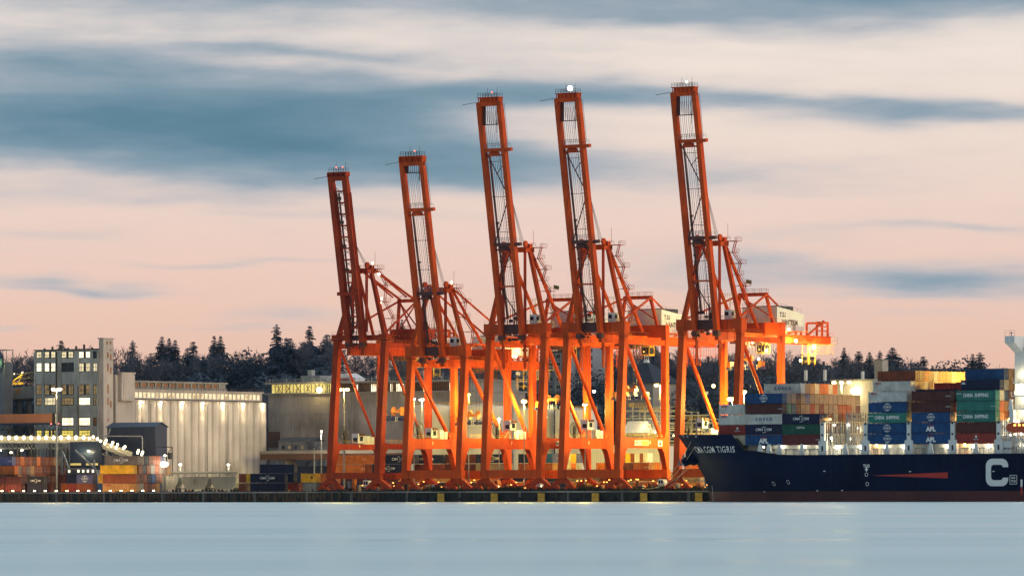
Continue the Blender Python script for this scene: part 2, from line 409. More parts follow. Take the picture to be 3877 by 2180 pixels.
# ---------------------------------------------------------------- shipping containers
COL = dict(blue=(.010, .065, .20), navy=(.009, .014, .052), brown=(.095, .026, .022), red=(.30, .040, .028), white=(.60, .59, .55), teal=(.035, .20, .165),
           green=(.018, .10, .068), orange=(.62, .16, .03), rust=(.25, .062, .026), yellow=(.85, .46, .03), tan=(.48, .25, .10), grey=(.30, .30, .30),
           violet=(.10, .11, .26), maroon=(.15, .03, .03), taupe=(.22, .17, .15), shaded_white=(.27, .20, .155), black=(.025, .025, .03), cream=(.66, .58, .42))
_cm = {}
def container_mesh(L, H):
    if (L, H) in _cm: return _cm[(L, H)]
    b = MB(); w = 1.219; n = int(L / .80); e = .10
    x0, x1 = -L / 2, L / 2
    def corr(y, sgn):
        pts = []; xa, xb = x0 + .12, x1 - .12; p = (xb - xa) / n
        for k in range(n):
            a = xa + k * p
            pts += [(a, 0), (a + p * .30, 0), (a + p * .5, -e), (a + p * .8, -e)]
        pts.append((xb, 0))
        vs = []
        for (x, d) in pts: yy = y + sgn * d; vs += [(x, yy, .16), (x, yy, H - .1)]
        b.add(vs, [(2 * k, 2 * k + 2, 2 * k + 3, 2 * k + 1) for k in range(len(pts) - 1)])
    corr(-w + .02, -1); corr(w - .02, 1)
    b.box(x0 + .1, x1 - .1, -w + .06, w - .06, H - .11, H - .03)          # roof
    for y in (-w, w):
        s = 1 if y < 0 else -1
        b.box(x0, x1, min(y, y + s * .1), max(y, y + s * .1), 0, .16); b.box(x0, x1, min(y, y + s * .08), max(y, y + s * .08), H - .1, H)
        for x in (x0, x1):
            t = 1 if x < 0 else -1
            b.box(min(x, x + t * .17), max(x, x + t * .17), min(y, y + s * .16), max(y, y + s * .16), 0, H); b.box(min(x, x + t * .17), max(x, x + t * .17), min(y, y + s * .16), max(y, y + s * .16), H + .001, H + .148)
    b.box(x0 + .05, x0 + .09, -w + .1, w - .1, .1, H - .08)               # front wall
    for k in range(6): b.box(x0 + .02, x0 + .05, -w + .2 + k * .34, -w + .38 + k * .34, .2, H - .12)
    b.box(x1 - .10, x1 - .05, -w + .16, -.02, .12, H - .12); b.box(x1 - .10, x1 - .05, .02, w - .16, .12, H - .12)
    b.box(x1 - .12, x1, -w + .16, w - .16, 0, .12); b.box(x1 - .12, x1, -w + .16, w - .16, H - .12, H)
    b.m = 1
    for y in (-.86, -.30, .30, .86): b.tube((x1 - .02, y, .1), (x1 - .02, y, H - .1), .035, 5)
    for y in (-.58, .58): b.box(x1 - .04, x1, y - .22, y + .22, 1.05, 1.15)
    b.m = 0
    me = b.mesh('shipping_container'); me.materials.append(MAT['container_paint']); me.materials.append(MAT['galvanised'])
    _cm[(L, H)] = me
    return me
def swoosh(parent, cx, cz, y, w, mat='white_letter'):
    b = MB()
    for sg in (1, -1):
        vs = []; n = 9
        for k in range(n + 1):
            t = k / n; x = (-.05 + .62 * t) * w; z = .30 * w + .12 * w * math.sin(t * 1.5); th = .055 * w * math.sin(math.pi * min(1, t * .9 + .1)) + .008
            vs += [(cx + sg * (x - .28 * w) * 1.0, y, cz + sg * (z - .07 * w)), (cx + sg * (x - .28 * w), y, cz + sg * (z - .07 * w + th))]
        b.add(vs, [(2 * k, 2 * k + 2, 2 * k + 3, 2 * k + 1) for k in range(n)])
    return b.build('emblem', mat, parent)
def globe_logo(parent, cx, cz, y, r, mat='white_letter', txt='COSCO'):
    b = MB(); n = 20
    def arc(fx, fz, a0, a1, wd):
        vs = []
        for k in range(n + 1):
            a = a0 + (a1 - a0) * k / n
            vs += [(cx + fx * math.cos(a), y, cz + fz * math.sin(a)), (cx + (fx - wd) * math.cos(a), y, cz + (fz - wd) * math.sin(a))]
        b.add(vs, [(2 * k, 2 * k + 2, 2 * k + 3, 2 * k + 1) for k in range(n)])
    for a0 in (.18 * math.pi, 1.18 * math.pi): arc(r, r, a0, a0 + .64 * math.pi, r * .14)
    for a0 in (.25 * math.pi, 1.25 * math.pi): arc(r * .5, r * .95, a0, a0 + .5 * math.pi, r * .10)
    b.box(cx - r * .04, cx + r * .04, y - .004, y + .004, cz + r * .3, cz + r * .92); b.box(cx - r * .04, cx + r * .04, y - .004, y + .004, cz - r * .92, cz - r * .3)
    b.build('emblem', mat, parent)
    lettering(parent, txt, r * .5, (cx, y, cz), mat, bold=.03, width=1.0)
HC = 2.89
HBOX = HC - .13
def container(color, u, v, z, label, L=12.19, H=HBOX, rz=0.0, group=None, brand=None, jit=True):
    """origin: centre of the base"""
    me = container_mesh(L, H)
    o = bpy.data.objects.new('shipping_container', me); C.objects.link(o)
    c = COL[color]; k = 1 + (R.random() - .5) * .24 if jit else 1
    o.color = (c[0] * k, c[1] * k, c[2] * k, 1)
    j = (R.random() - .5) * .10 if jit else 0
    place(o, u + j, v + (R.random() - .5) * .06, z, rz)
    tag(o, label, 'container', group)
    y = -1.219 - .035
    if brand == 'cs': lettering(o, 'CHINA  SHIPPING', .95, (-.1, y, H * .52), width=.74, bold=.03); lettering(o, '■■■■■', .14, (-L / 2 + .75, y, H * .7), width=2)
    elif brand == 'cosco': lettering(o, 'COSCO', .78, (.1, y, H * .5), 'blue_letter', spacing=1.75, bold=.05)
    elif brand == 'globe': globe_logo(o, 0, H * .52, y, 1.05)
    elif brand in ('cma', 'cmas'):
        w = 1.0 if brand == 'cma' else .72
        lettering(o, 'CMA CGM', .74 * w, (0, y, H * .5), width=1.02, bold=.015, spacing=1.08); swoosh(o, .1, H * .5, y, 2.3 * w)
    elif brand == 'apl':
        lettering(o, 'APL', 1.15, (0, y, H * .38), bold=.07, width=1.05)
        b = MB()
        for k in range(3): b.box(-1.1 + .12 * k, 1.1 - .18 * k, y - .004, y + .004, H * .70 + .1 * k, H * .70 + .1 * k + .06)
        b.build('emblem', 'red_letter', o)
    elif brand == 'apls': lettering(o, 'APL', .55, (-L / 2 + .85, y, H * .68), bold=.06)
    elif brand == 'oocl': lettering(o, 'OOCL', .48, (-L / 2 + 1.75, y, H * .80), 'red_letter', bold=.05)
    elif brand == 'capital': lettering(o, 'CAPITAL', .58, (-.1, y, H * .66), bold=.02, width=.85)
    elif brand == 'beacon':
        lettering(o, 'BEACON', .30, (0, y, H * .38), bold=.01)
        b = MB(); b.prism([(.32 * math.cos(a * .7), H * .66 + .42 * math.sin(a * .7)) for a in range(9)], 'y', y - .004, y + .004); b.build('emblem', 'white_letter', o)
    elif brand == 'side': lettering(o, '▮▮▮▮▮▮', .2, (L / 2 - .6, y, H * .5), bold=.02, width=.9)
    return o
ORD = ['first', 'second', 'third', 'fourth', 'fifth', 'sixth', 'seventh', 'eighth', 'ninth', 'tenth', 'eleventh', 'twelfth', 'thirteenth', 'fourteenth', 'fifteenth', 'sixteenth', 'seventeenth', 'eighteenth']
# ---------------------------------------------------------------- water, ground, quay
def smooth(t): t = max(0., min(1., t)); return t * t * (3 - 2 * t)
def ground_z(u, v):
    """height of the land above the water"""
    h = 0.0
    if v > 150:
        h = 50.0 * smooth((v - 150) / 430.0)
        h += smooth((v - 200) / 200) * (3.0 * math.sin(u * .013 + 1.2) + 2.0 * math.sin(u * .031 + v * .01) + 1.2 * math.sin(v * .05 + u * .02))
        h -= 8 * smooth((u + 520) / 420.) * smooth((v - 250) / 200)
        h = max(h, 0)
    return DECK - .2 + h

def water_mat():
    m = bpy.data.materials.new('water'); t, b = _nodes(m)
    tc = t.nodes.new('ShaderNodeTexCoord')
    vr = t.nodes.new('ShaderNodeVectorRotate'); vr.rotation_type = 'Z_AXIS'; vr.inputs['Angle'].default_value = -TH; t.links.new(tc.outputs['Object'], vr.inputs['Vector'])
    mp = t.nodes.new('ShaderNodeMapping'); mp.inputs['Scale'].default_value = (.0035, .016, 1)
    t.links.new(vr.outputs[0], mp.inputs[0])
    n = t.nodes.new('ShaderNodeTexNoise'); n.inputs['Scale'].default_value = 1.0; n.inputs['Detail'].default_value = 9; n.inputs['Roughness'].default_value = .68
    t.links.new(mp.outputs[0], n.inputs['Vector'])
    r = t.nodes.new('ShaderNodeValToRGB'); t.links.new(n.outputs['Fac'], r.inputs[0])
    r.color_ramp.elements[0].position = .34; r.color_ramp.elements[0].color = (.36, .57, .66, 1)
    r.color_ramp.elements[1].position = .66; r.color_ramp.elements[1].color = (.84, .82, .83, 1); e_ = r.color_ramp.elements.new(.5); e_.color = (.62, .78, .83, 1)  # pale and pinkish bands put reflected sky into the water colour
    t.links.new(r.outputs[0], b.inputs['Base Color'])
    b.inputs['Roughness'].default_value = .45; rr_ = t.nodes.new('ShaderNodeMapRange'); t.links.new(n.outputs['Fac'], rr_.inputs['Value']); rr_.inputs['From Min'].default_value = .35; rr_.inputs['From Max'].default_value = .65; rr_.inputs['To Min'].default_value = .27; rr_.inputs['To Max'].default_value = .55; t.links.new(rr_.outputs[0], b.inputs['Roughness']); b.inputs['Metallic'].default_value = .22; b.inputs['IOR'].default_value = 1.33
    mp2 = t.nodes.new('ShaderNodeMapping'); mp2.inputs['Scale'].default_value = (.03, .16, 1); t.links.new(vr.outputs[0], mp2.inputs[0])
    n2 = t.nodes.new('ShaderNodeTexNoise'); n2.inputs['Scale'].default_value = 1.0; n2.inputs['Detail'].default_value = 6; t.links.new(mp2.outputs[0], n2.inputs['Vector'])
    bp = t.nodes.new('ShaderNodeBump'); bp.inputs['Strength'].default_value = .6; bp.inputs['Distance'].default_value = .5
    t.links.new(n2.outputs['Fac'], bp.inputs['Height']); t.links.new(bp.outputs[0], b.inputs['Normal'])
    MAT['water'] = m
water_mat()
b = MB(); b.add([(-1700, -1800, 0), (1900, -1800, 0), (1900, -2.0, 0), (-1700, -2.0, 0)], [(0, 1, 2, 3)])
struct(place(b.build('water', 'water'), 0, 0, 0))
# ground: yard level rising into the hill, one sheet
b = MB(); us = [-1500 + 45 * i for i in range(60)]; vs_ = [-1.8, 20, 60, 100, 140] + [150 + 14 * i for i in range(60)] + [1000 + 150 * i for i in range(14)]
for v in vs_:
    for u in us: b.v.append((u, v, ground_z(u, v)))
nu = len(us)
for j in range(len(vs_) - 1):
    for i in range(nu - 1):
        a = j * nu + i; b.f.append((a, a + 1, a + nu + 1, a + nu)); b.mi.append(0 if vs_[j] < 145 else 1)
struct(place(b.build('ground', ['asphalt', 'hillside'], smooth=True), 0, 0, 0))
# quay: apron slab on a dark timber-faced wall
q = thing('quay_wall', 'dark timber faced quay wall along the waterline under the cranes', 'quay', 0, 0, 0)
b = MB(); b.box(-700, 400, -3.0, -1.9, -4, DECK - .35); b.build('wall_face', 'quay_black', q)
b = MB()
for k in range(260): 
    u = -640 + k * 4.0; b.box(u, u + .45, -3.22, -3.003, -3, DECK - .5 - .3 * R.random())
b.build('timber_pile', 'quay_black', q)['kind'] = 'stuff'
b = MB(); b.box(-700, 400, -3.25, -1.85, DECK - .35, DECK); b.build('coping', 'concrete_dark', q)
b = MB()
for k in range(150):
    u = -640 + k * 4.6; b.box(u, u + 2.6 + R.random(), -3.1, -2.8, DECK + .002, DECK + .28)
b.build('kerb_timber', 'wood_dark', q)['kind'] = 'stuff'
b = MB()
for k in range(300):
    u = -640 + k * 1.45
    if u > -205: break
    if R.random() < .14: continue
    b.box(u, u + .9 + .4 * R.random(), -3.30, -3.02, -.4 + .9 * R.random(), DECK - .36)
b.build('timber_facing', 'wood_dark', q)['kind'] = 'stuff'
b = MB()
for k in range(14):
    u = -330 + k * 19.5 + R.uniform(-3, 3)
    for x in (-.25, .25): b.box(u + x - .04, u + x + .04, -3.42, -3.34, -.5, DECK + .2)
    for z in range(8): b.box(u - .25, u + .25, -3.41, -3.35, z * .42, z * .42 + .05)
b.build('ladder', 'galvanised', q)['kind'] = 'stuff'
b = MB()
for k in range(40):
    u = -330 + k * 7.3 + R.uniform(-2, 2); b.tube((u, -3.5, .9 + R.uniform(-.3, .3)), (u, -3.27, .9), .55, 10)
b.build('tyre_fender', 'tyre', q)['kind'] = 'stuff'
# apron in front of and under the cranes
b = MB(); b.box(-700, 400, -1.85, 46, DECK - .19, DECK); struct(place(b.build('apron_pavement', 'asphalt'), 0, 0, 0))
# yellow fender panels
for i, px in enumerate((1670, 1872, 2050, 2255, 2438, 2646)):
    u = Qu(px, -4)
    f = thing('quay_fender', ['yellow fender panel on the quay wall under the second crane', 'yellow fender panel below the third crane, by its water leg', 'yellow fender panel on the quay wall between the third and fourth crane',
        'yellow fender panel below the fourth crane', 'yellow fender panel on the quay wall between the fourth and fifth crane', 'yellow fender panel on the quay wall beside the ship bow'][i], 'fender', u, -3.2, 0, group='yellow fender panels along the quay wall')
    b = MB()
    for a in (-1, 0, 1):
        for c in (0, 1): b.box(a * .82 - .40, a * .82 + .40, -1.0, -.82, .10 + c * 1.28, 1.33 + c * 1.28)
    b.build('panel', 'yellow_paint', f)
    b = MB(); b.box(-1.2, 1.2, -.81, -.05, .3, 2.4); b.build('buffer', 'tyre', f)
# mooring bollards along the quay edge
for k in range(24):
    u = -280 + k * 9.5 + R.uniform(-1, 1)
    o = MB().tube((0, 0, 0), (0, 0, .55), .22, 10).tube((0, 0, .5), (0, 0, .75), .34, 10).build('mooring_bollard', 'amber_plastic' if k % 4 == 0 else 'steel_dark')
    place(o, u, -1.6, DECK); tag(o, 'orange painted iron bollard on the quay edge' if k % 4 == 0 else 'dark iron mooring bollard on the quay edge', 'bollard', 'orange bollards on the quay edge' if k % 4 == 0 else 'dark bollards on the quay edge')
# weeds growing over the quay edge
b = MB()
for k in range(6000):
    u = R.uniform(-190, -58); 
    if R.random() > .25 + .75 * abs(math.sin(u * .11)): continue
    x = u; y = -2.7 + R.uniform(-.5, .8); h = R.uniform(.3, 2.2) * (.4 + .6 * abs(math.sin(u * .23)))
    a = R.uniform(0, 6.28); dx, dy = .12 * math.cos(a), .12 * math.sin(a); lx, ly = R.uniform(-.35, .35), R.uniform(-.35, .35)
    b.add([(x - dx, y - dy, DECK), (x + dx, y + dy, DECK), (x + lx + dx * .8, y + ly + dy * .8, DECK + h * .6), (x + lx * 1.6, y + ly * 1.6, DECK + h)], [(0, 1, 2), (0, 2, 3)])
o = place(b.build('weeds', 'weeds'), 0, 0, 0); tag(o, 'low weeds and brush growing along the quay edge', 'weeds', kind='stuff')
# ---------------------------------------------------------------- ship-to-shore cranes
def crane(px_left, P, label, sign, house_lines, spread_z, lights, number, seed, flag=False):
    u0 = Qu(px_left, 0)
    t = thing('container_crane', label, 'crane', u0, 0, DECK, group='ship-to-shore cranes on the quay')
    r = random.Random(seed)
    sp, G = P['span'], 22.4
    red = P['mat']; lt, cb0, cb1 = P['leg_top'], P['cb0'], P['cb1']
    pb0, pb1, sl0, sl1 = P['pb0'], P['pb1'], 3.9, P['sl1']
    cx = sp / 2; gw = P['boom_gap'] / 2
    LW = 2.0
    # legs: waterside pair leans towards the water, tapering below the portal beam
    for x in (0, sp):
        b = MB(); f = -P['lean']
        def yc(z): return f * (1 - (z - sl1) / (lt - sl1))
        zb = pb0
        b.prism([(yc(sl1) - .95, sl1), (yc(sl1) + .75, sl1), (yc(zb) + 2.0, zb - 1.2), (yc(zb) + 3.0, zb), (yc(pb1) + 3.0, pb1), (yc(pb1) + 1.3, pb1 + .4), (yc(lt) + .9, lt), (yc(lt) - .9, lt), (yc(pb1) - .95, pb1 + 2)], 'x', x - LW / 2, x + LW / 2)
        b.prism([(-.9, lt), (.9, lt), (1.25, cb0), (-1.25, cb0)], 'x', x - 1.0, x + 1.0)
        o = b.build('leg', red, t)
        b = MB(); b.box(x - 1.7, x + 1.7, -1.75, 1.9, lt - .06, lt + .06)
        b.rail((x - 1.7, -1.75, lt), (x + 1.7, -1.75, lt)); b.rail((x + 1.7, -1.75, lt), (x + 1.7, 1.9, lt)); b.build('platform', 'crane_orange', o)
        b = MB(); yt = G
        b.prism([(yt - .1, sl1), (yt + .95, sl1), (yt + .95, pb1), (yt + .8, lt - 1.0), (yt - .8, lt - 1.0), (yt - .8, pb1 + 2.2), (yt - .95, pb1 + 1.8), (yt - 1.8, pb1), (yt - 3.0, pb1), (yt - 3.0, pb0), (yt - 1.9, pb0 - 1.4)], 'x', x - .9, x + .9)
        b.box(x - .9, x + .9, yt - .8, yt + .8, lt - 1, cb0 - .6)
        o = b.build('leg', red, t)
        # ladder tower on the landward leg
        b = MB(); ya = yt - 1.3 if x == 0 else yt + 1.1
        for yy in (ya - .3, ya + .3): b.tube((x - .6, yy, sl1 + 2), (x - .6, yy, lt - 2), .06, 4)
        for k in range(int((lt - sl1 - 4) / .9)): b.tube((x - .6, ya - .3, sl1 + 2 + k * .9), (x - .6, ya + .3, sl1 + 2 + k * .9), .05, 4)
        b.build('ladder', 'steel_dark', o)
        # portal beam along v, with the opening cut back at its ends
        b = MB(); b.box(x - .85, x + .85, f * (1 - (pb1 - sl1) / (lt - sl1)) + 2.9, G - 2.9, pb0, pb1); pb = b.build('portal_beam', red, t)
        b = MB(); ys, ye = 2, G - 3
        b.rail((x + .85, ys, pb1), (x + .85, ye, pb1)); b.rail((x - .85, ys, pb1), (x - .85, ye, pb1)); b.build('railing', 'yellow_rail', pb)  # yellow puts the lamp light on this railing into its paint
        # diagonal tube from the waterside leg head to the portal beam
        b = MB(); b.tube((x, .8, lt - 1.2), (x, G - 2.2, pb1 + .2), P['diag'], 12); b.box(x - .5, x + .5, G - 3.2, G - 1.6, pb1, pb1 + .9); b.build('diagonal_brace', red, t)
        # tie beam at leg head
        b = MB(); b.box(x - .7, x + .7, 1.0, G - .8, lt - 1.9, lt - .4); b.build('tie_beam', red, t)
    # sill beams and bogies
    for y, nm in ((-P['lean'], 'w'), (G + .3, 'l')):
        b = MB(); b.box(-1.2, sp + 1.2, y - .9, y + .9, sl0, sl1 - .002)
        for k in range(7): b.box(k * sp / 6 - .05, k * sp / 6 + .05, y - .94, y + .94, sl0 + .1, sl1 - .1)
        sill = b.build('sill_beam', red, t)
        for x in (0, sp):
            b = MB()
            b.prism([(x - 3.4, 2.2), (x - 2.6, 2.9), (x - .8, sl0 - .01), (x + .8, sl0 - .01), (x + 2.6, 2.9), (x + 3.4, 2.2), (x + 2.2, 1.9), (x, 2.6), (x - 2.2, 1.9)], 'y', y - .7, y + .7)
            for q in (-2.9, 2.9):
                b.prism([(x + q - 1.9, .75), (x + q - 1.4, 1.5), (x + q - .3, 2.15), (x + q + .3, 2.15), (x + q + 1.4, 1.5), (x + q + 1.9, .75), (x + q + .9, .6), (x + q, 1.1), (x + q - .9, .6)], 'y', y - .55, y + .55)
            bg_ = b.build('bogie', 'crane_old', t)
            for q in (-4.4, -2.2, 2.2, 4.4):
                for dx in (-.48, .48):
                    w = MB(); w.tube((x + q * .98 + dx, y - .25, .46), (x + q * .98 + dx, y + .25, .46), .45, 12); w.build('wheel', 'steel_dark', bg_)
    # upper cross beams along u
    b = MB(); b.box(-1.3, sp + 1.3, -1.3, 1.3, cb0, cb1); 
    for x in (-1.35, sp - 1.5): b.box(x, x + 2.85, -1.45, 1.45, cb0 + .05, cb1 + .25)
    wb = b.build('cross_beam', red, t)
    b = MB(); b.rail((-1.3, -1.3, cb1), (sp + 1.3, -1.3, cb1)); b.rail((-1.3, 1.3, cb1), (sp + 1.3, 1.3, cb1)); b.build('railing', 'crane_orange', wb)
    b = MB(); b.box(-1.0, sp + 1.0, G - 1.0, G + 1.0, cb0 - 1.2, cb1 - .4); lb = b.build('cross_beam', red, t)
    b = MB(); b.rail((-1.0, G - 1.0, cb1 - .4), (sp + 1, G - 1.0, cb1 - .4)); b.rail((sp + 1, G - 1, cb1 - .4), (sp + 1, G + 1, cb1 - .4)); b.build('railing', 'crane_orange', lb)
    # trolley girders under the cross beams, out to the back reach
    g0, g1, ge = P['g0'], P['g1'], P['back']
    for sgn in (-1, 1):
        b = MB(); x = cx + sgn * gw
        b.box(x - .65, x + .65, -3.0, ge, g0, g1)
        for k in range(14): b.box(x - .7, x + .7, 2 + k * (ge - 4) / 14, 2.1 + k * (ge - 4) / 14, g0 + .05, g1 - .05)
        gd = b.build('trolley_girder', red, t)
        b = MB(); xo = x + sgn * 1.4
        b.box(min(x + sgn * .66, xo), max(x + sgn * .66, xo), 2, ge, g1 - .12, g1 - .02); b.rail((xo, 2, g1), (xo, ge, g1)); b.build('walkway', 'crane_orange', gd)
    b = MB()
    for y in (ge - .4, ge - 12, G + 8): b.box(cx - gw, cx + gw, y - .3, y + .3, g0 + .4, g1 - .3)
    b.box(cx - gw - 1.4, cx + gw + 1.4, ge - .5, ge + 2.6, g0 - .1, g0 + .05)
    b.rail((cx - gw - 1.4, ge + 2.6, g0), (cx + gw + 1.4, ge + 2.6, g0)); b.rail((cx + gw + 1.4, ge - .5, g0), (cx + gw + 1.4, ge + 2.6, g0), h=2.2)
    # hanging maintenance cage at the landward end
    zc = g0 - 4.2
    for x in (cx + gw - 1.5, cx + gw + .9):
        for y in (ge - 13, ge - 9.5): b.tube((x, y, g0), (x, y, zc - 2), .09, 5)
    for z in (zc - 2, zc, zc + 2): b.rail((cx + gw + .9, ge - 13, z), (cx + gw + .9, ge - 9.5, z), r=.06); b.rail((cx + gw - 1.5, ge - 13, z), (cx + gw + .9, ge - 13, z), r=.06)
    for k in range(12): b.tube((cx + gw, ge - 8.5 + k, g0), (cx + gw, ge - 8.5 + k, zc + 1.2), .05, 4)
    b.tube((cx + gw, ge - 9.5, zc + 1.2), (cx + gw, ge + 2.6, zc + 1.2), .07, 4)
    b.build('maintenance_cage', 'yellow_rail' if lights else 'crane_red', t)  # cage turns yellow on cranes with lamps: lit tone put into the paint
    # festoon cable loops
    b = MB()
    for k in range(11):
        y0 = G - 14 + k * 1.7; y1 = y0 + 1.7; dep = 4.5 if k < 8 else 3.2
        b.path([(cx + gw + .9, y0 + (y1 - y0) * i / 8, g0 - dep * (1 - (2 * i / 8 - 1) ** 4)) for i in range(9)], .06, 4)
        b.box(cx + gw + .8, cx + gw + 1.0, y0 - .1, y0 + .1, g0 - .3, g0)
    b.build('festoon_cable', 'steel_dark', t)
    # A-frame
    ax, az_ = P['apex_half'], P['apex']
    ay = P['apex_y']
    for sgn in (-1, 1):
        b = MB(); b.beam((cx + sgn * (cx - .3), .2, cb1), (cx + sgn * ax, ay, az_ - 1.2), 1.25, 1.35, (1, 0, 0), .95, 1.05); fl = b.build('mast_leg', red, t)
        if sgn == 1 and P['stairs']:
            b = MB(); n = P['stairs']; p0 = Vector((cx + sgn * (cx - .3), .2, cb1)); p1 = Vector((cx + sgn * ax, ay, az_ - .6)); last = None
            for k in range(n + 1):
                q = p0.lerp(p1, k / n) + Vector((1.5, 1.3, 0))
                ext = 2.3 if k % 2 else .6
                b.box(q.x - 1.6, q.x + ext, q.y - .7, q.y + 2.6, q.z - .12, q.z)
                b.rail((q.x + ext, q.y - .7, q.z), (q.x + ext, q.y + 2.6, q.z)); b.rail((q.x - .2, q.y + 2.6, q.z), (q.x + ext, q.y + 2.6, q.z))
                a = q + Vector((.4, 2.3 if k % 2 else -.4, 0))
                if last is not None:
                    for dx in (-.35, .35): b.beam(last + Vector((dx, 0, 0)), a + Vector((dx, 0, 0)), .09, .28)
                    b.tube(last + Vector((.4, 0, 1.0)), a + Vector((.4, 0, 1.0)), .05, 4)
                last = a
            b.build('stair', 'crane_old', fl)
        b = MB(); b.tube((cx + sgn * ax, ay + .3, az_ - 1.0), (cx + sgn * ax, P['stay_y'], cb0 + .8), P['stay_r'], 10); b.build('back_stay', red, t)
        for (y1, z1, rr) in P['long_stays']:
            b = MB(); b.tube((cx + sgn * ax, ay + .6, az_ - .4), (cx + sgn * ax, y1, z1), rr, 8); b.build('long_stay', red, t)
        # folded forestay links hanging from the apex
        b = MB()
        for dy in (-2.6, -1.9): b.beam((cx + sgn * ax, ay + dy, az_ - 1), (cx + sgn * ax, ay + dy - .1, az_ - P['link']), .30, .42)
        b.box(cx + sgn * ax - .4, cx + sgn * ax + .4, ay - 3.1, ay - 1.5, az_ - P['link'] * .86, az_ - P['link'] * .84); b.build('forestay_link', 'crane_old', t)
    b = MB(); b.box(cx - ax - 1, cx + ax + 1, ay - 1.2, ay + 1.2, az_ - 2.0, az_ - .5); b.box(cx + ax - .9, cx + ax + 1.0, ay - 3.2, ay + 1.2, az_ - 2.1, az_ - .9)
    b.box(cx - ax - 1.0, cx - ax + .9, ay - 3.2, ay + 1.2, az_ - 2.1, az_ - .9)
    for x in (cx - ax, cx + ax): b.tube((x - .3, ay - 2.0, az_ + .3), (x + .3, ay - 2.0, az_ + .3), 1.0, 14); b.box(x - .8, x + .8, ay - .9, ay + .6, az_ - .5, az_ + .4)
    ap = b.build('apex_beam', 'crane_old' if P['kind'] == 'C' else red, t)
    b = MB(); b.rail((cx - ax - 1, ay + 1.2, az_ - .5), (cx + ax + 1.6, ay + 1.2, az_ - .5)); b.rail((cx + ax + 1.6, ay - 1.2, az_ - .5), (cx + ax + 1.6, ay + 1.2, az_ - .5)); b.tube((cx + ax + .8, ay + 1, az_), (cx + ax + .8, ay + 1, az_ + 4.5), .05, 4); b.build('railing', 'crane_old', ap)
    b = MB(); b.tube((cx + ax + .2, ay + .6, az_ - .5), (cx + ax + .2, ay + .6, az_ + .9), .06, 5); b.ball((cx + ax + .2, ay + .6, az_ + 1.1), .26, 8, 6); b.build('warning_light', 'lamp_red' if P['kind'] == 'A' else 'lamp_warm', ap)
    # rear frame behind the A-frame
    ry, rz0, rw = P['rear_y'], P['rear_z'], P['rear_half']
    b = MB(); b.box(cx - rw - .4, cx + rw + .4, ry - .5, ry + .5, rz0 - .5, rz0 + .55)
    for sgn in (-1, 1):
        b.beam((cx + sgn * rw, ry, rz0 - .4), (cx + sgn * (rw + 1.9), ry + P['rear_kick'], cb1 - .4), .8, .8)
        b.tube((cx + sgn * rw, ry, rz0), (cx + sgn * (cx - .8), 1.2, cb1 + .6), .34, 8)
        b.tube((cx + sgn * rw, ry, rz0 + .2), (cx + sgn * rw, ry + P['rear_len'], rz0 - P['rear_drop']), .30, 8)
    b.tube((cx - rw, ry, rz0 - .3), (cx + rw + 1.0, ry + .6, cb1 + 1.5), .22, 8); b.tube((cx + rw, ry, rz0 - .3), (cx - rw - 1.0, ry + .6, cb1 + 1.5), .22, 8)
    rf = b.build('rear_frame', red, t)
    b = MB(); b.rail((cx - rw, ry - .5, rz0 + .55), (cx + rw + .4, ry - .5, rz0 + .55)); b.rail((cx - rw, ry + .5, rz0 + .55), (cx + rw + .4, ry + .5, rz0 + .55)); b.build('railing', 'crane_old', rf)
    if flag:
        b = MB(); b.tube((cx - rw + 2.2, ry, rz0 + .5), (cx - rw + 2.2, ry, rz0 + 4.6), .05, 5); b.add([(cx - rw + 2.2, ry, rz0 + 4.6), (cx - rw + 4.0, ry + .2, rz0 + 4.2), (cx - rw + 3.8, ry + .3, rz0 + 3.0), (cx - rw + 2.2, ry, rz0 + 3.5)], [(0, 1, 2, 3)]); b.build('flag', 'flag_green', t)
    # machine house
    h = P['house']; hz0 = g1 + h['z']; 
    b = MB()
    xl, xr, y0, y1 = cx - h['w'] / 2, cx + h['w'] / 2, h['y'], h['y'] + h['l']
    b.prism([(y0, hz0), (y1, hz0), (y1, hz0 + h['h1']), (y0 + h['l'] * .9, hz0 + h['h1'] + .35), (y0, hz0 + h['h0'])], 'x', xl, xr)
    hs = b.build('machine_house', h['mat'], t)
    b = MB(); zr0, zr1 = hz0 + h['h0'], hz0 + h['h1'] + .4
    b.rail((xr, y0, zr0), (xr, y1 - 1.5, zr1)); b.rail((xl, y0, zr0), (xl, y1 - 1.5, zr1)); b.rail((xl, y0, zr0), (xr, y0, zr0)); b.build('railing', 'steel_grey' if h['mat'] == 'white_paint' else 'crane_old', hs)
    if h['mat'] == 'white_paint':
        b = MB(); b.box(xl + 1, xr - 5, y0 - .06, y0 + .02, hz0 + 1.2, hz0 + 1.35); b.box(xl + 1, xr - 3, y0 - .06, y0 + .02, hz0 + 2.5, hz0 + 2.6); b.box(xr - 3.2, xr - 1.4, y0 - .5, y0 + .02, hz0 + 1.5, hz0 + 4.2); b.box(xr - .02, xr + .05, y1 - 5.2, y1 - 3.4, hz0 + 2.4, hz0 + 4.2); b.build('wall_box', 'white_paint', hs)
        b = MB(); b.box(xr - .02, xr + .06, y1 - 6.4, y1 - 4.9, hz0 + .2, hz0 + 2.2); b.build('door', 'steel_grey', hs)
        b = MB(); b.box(xl + 2, xr - 2, y0 + 2, y1 - 3, zr0 - .9, zr0 + .35); b.build('roof_unit', 'steel_dark', hs)
    for (txt, hh, yy, zz, mat, wd) in house_lines: lettering(hs, txt, hh, (xr + .06, y0 + yy, hz0 + zz), mat, '+x', bold=.03, width=wd)
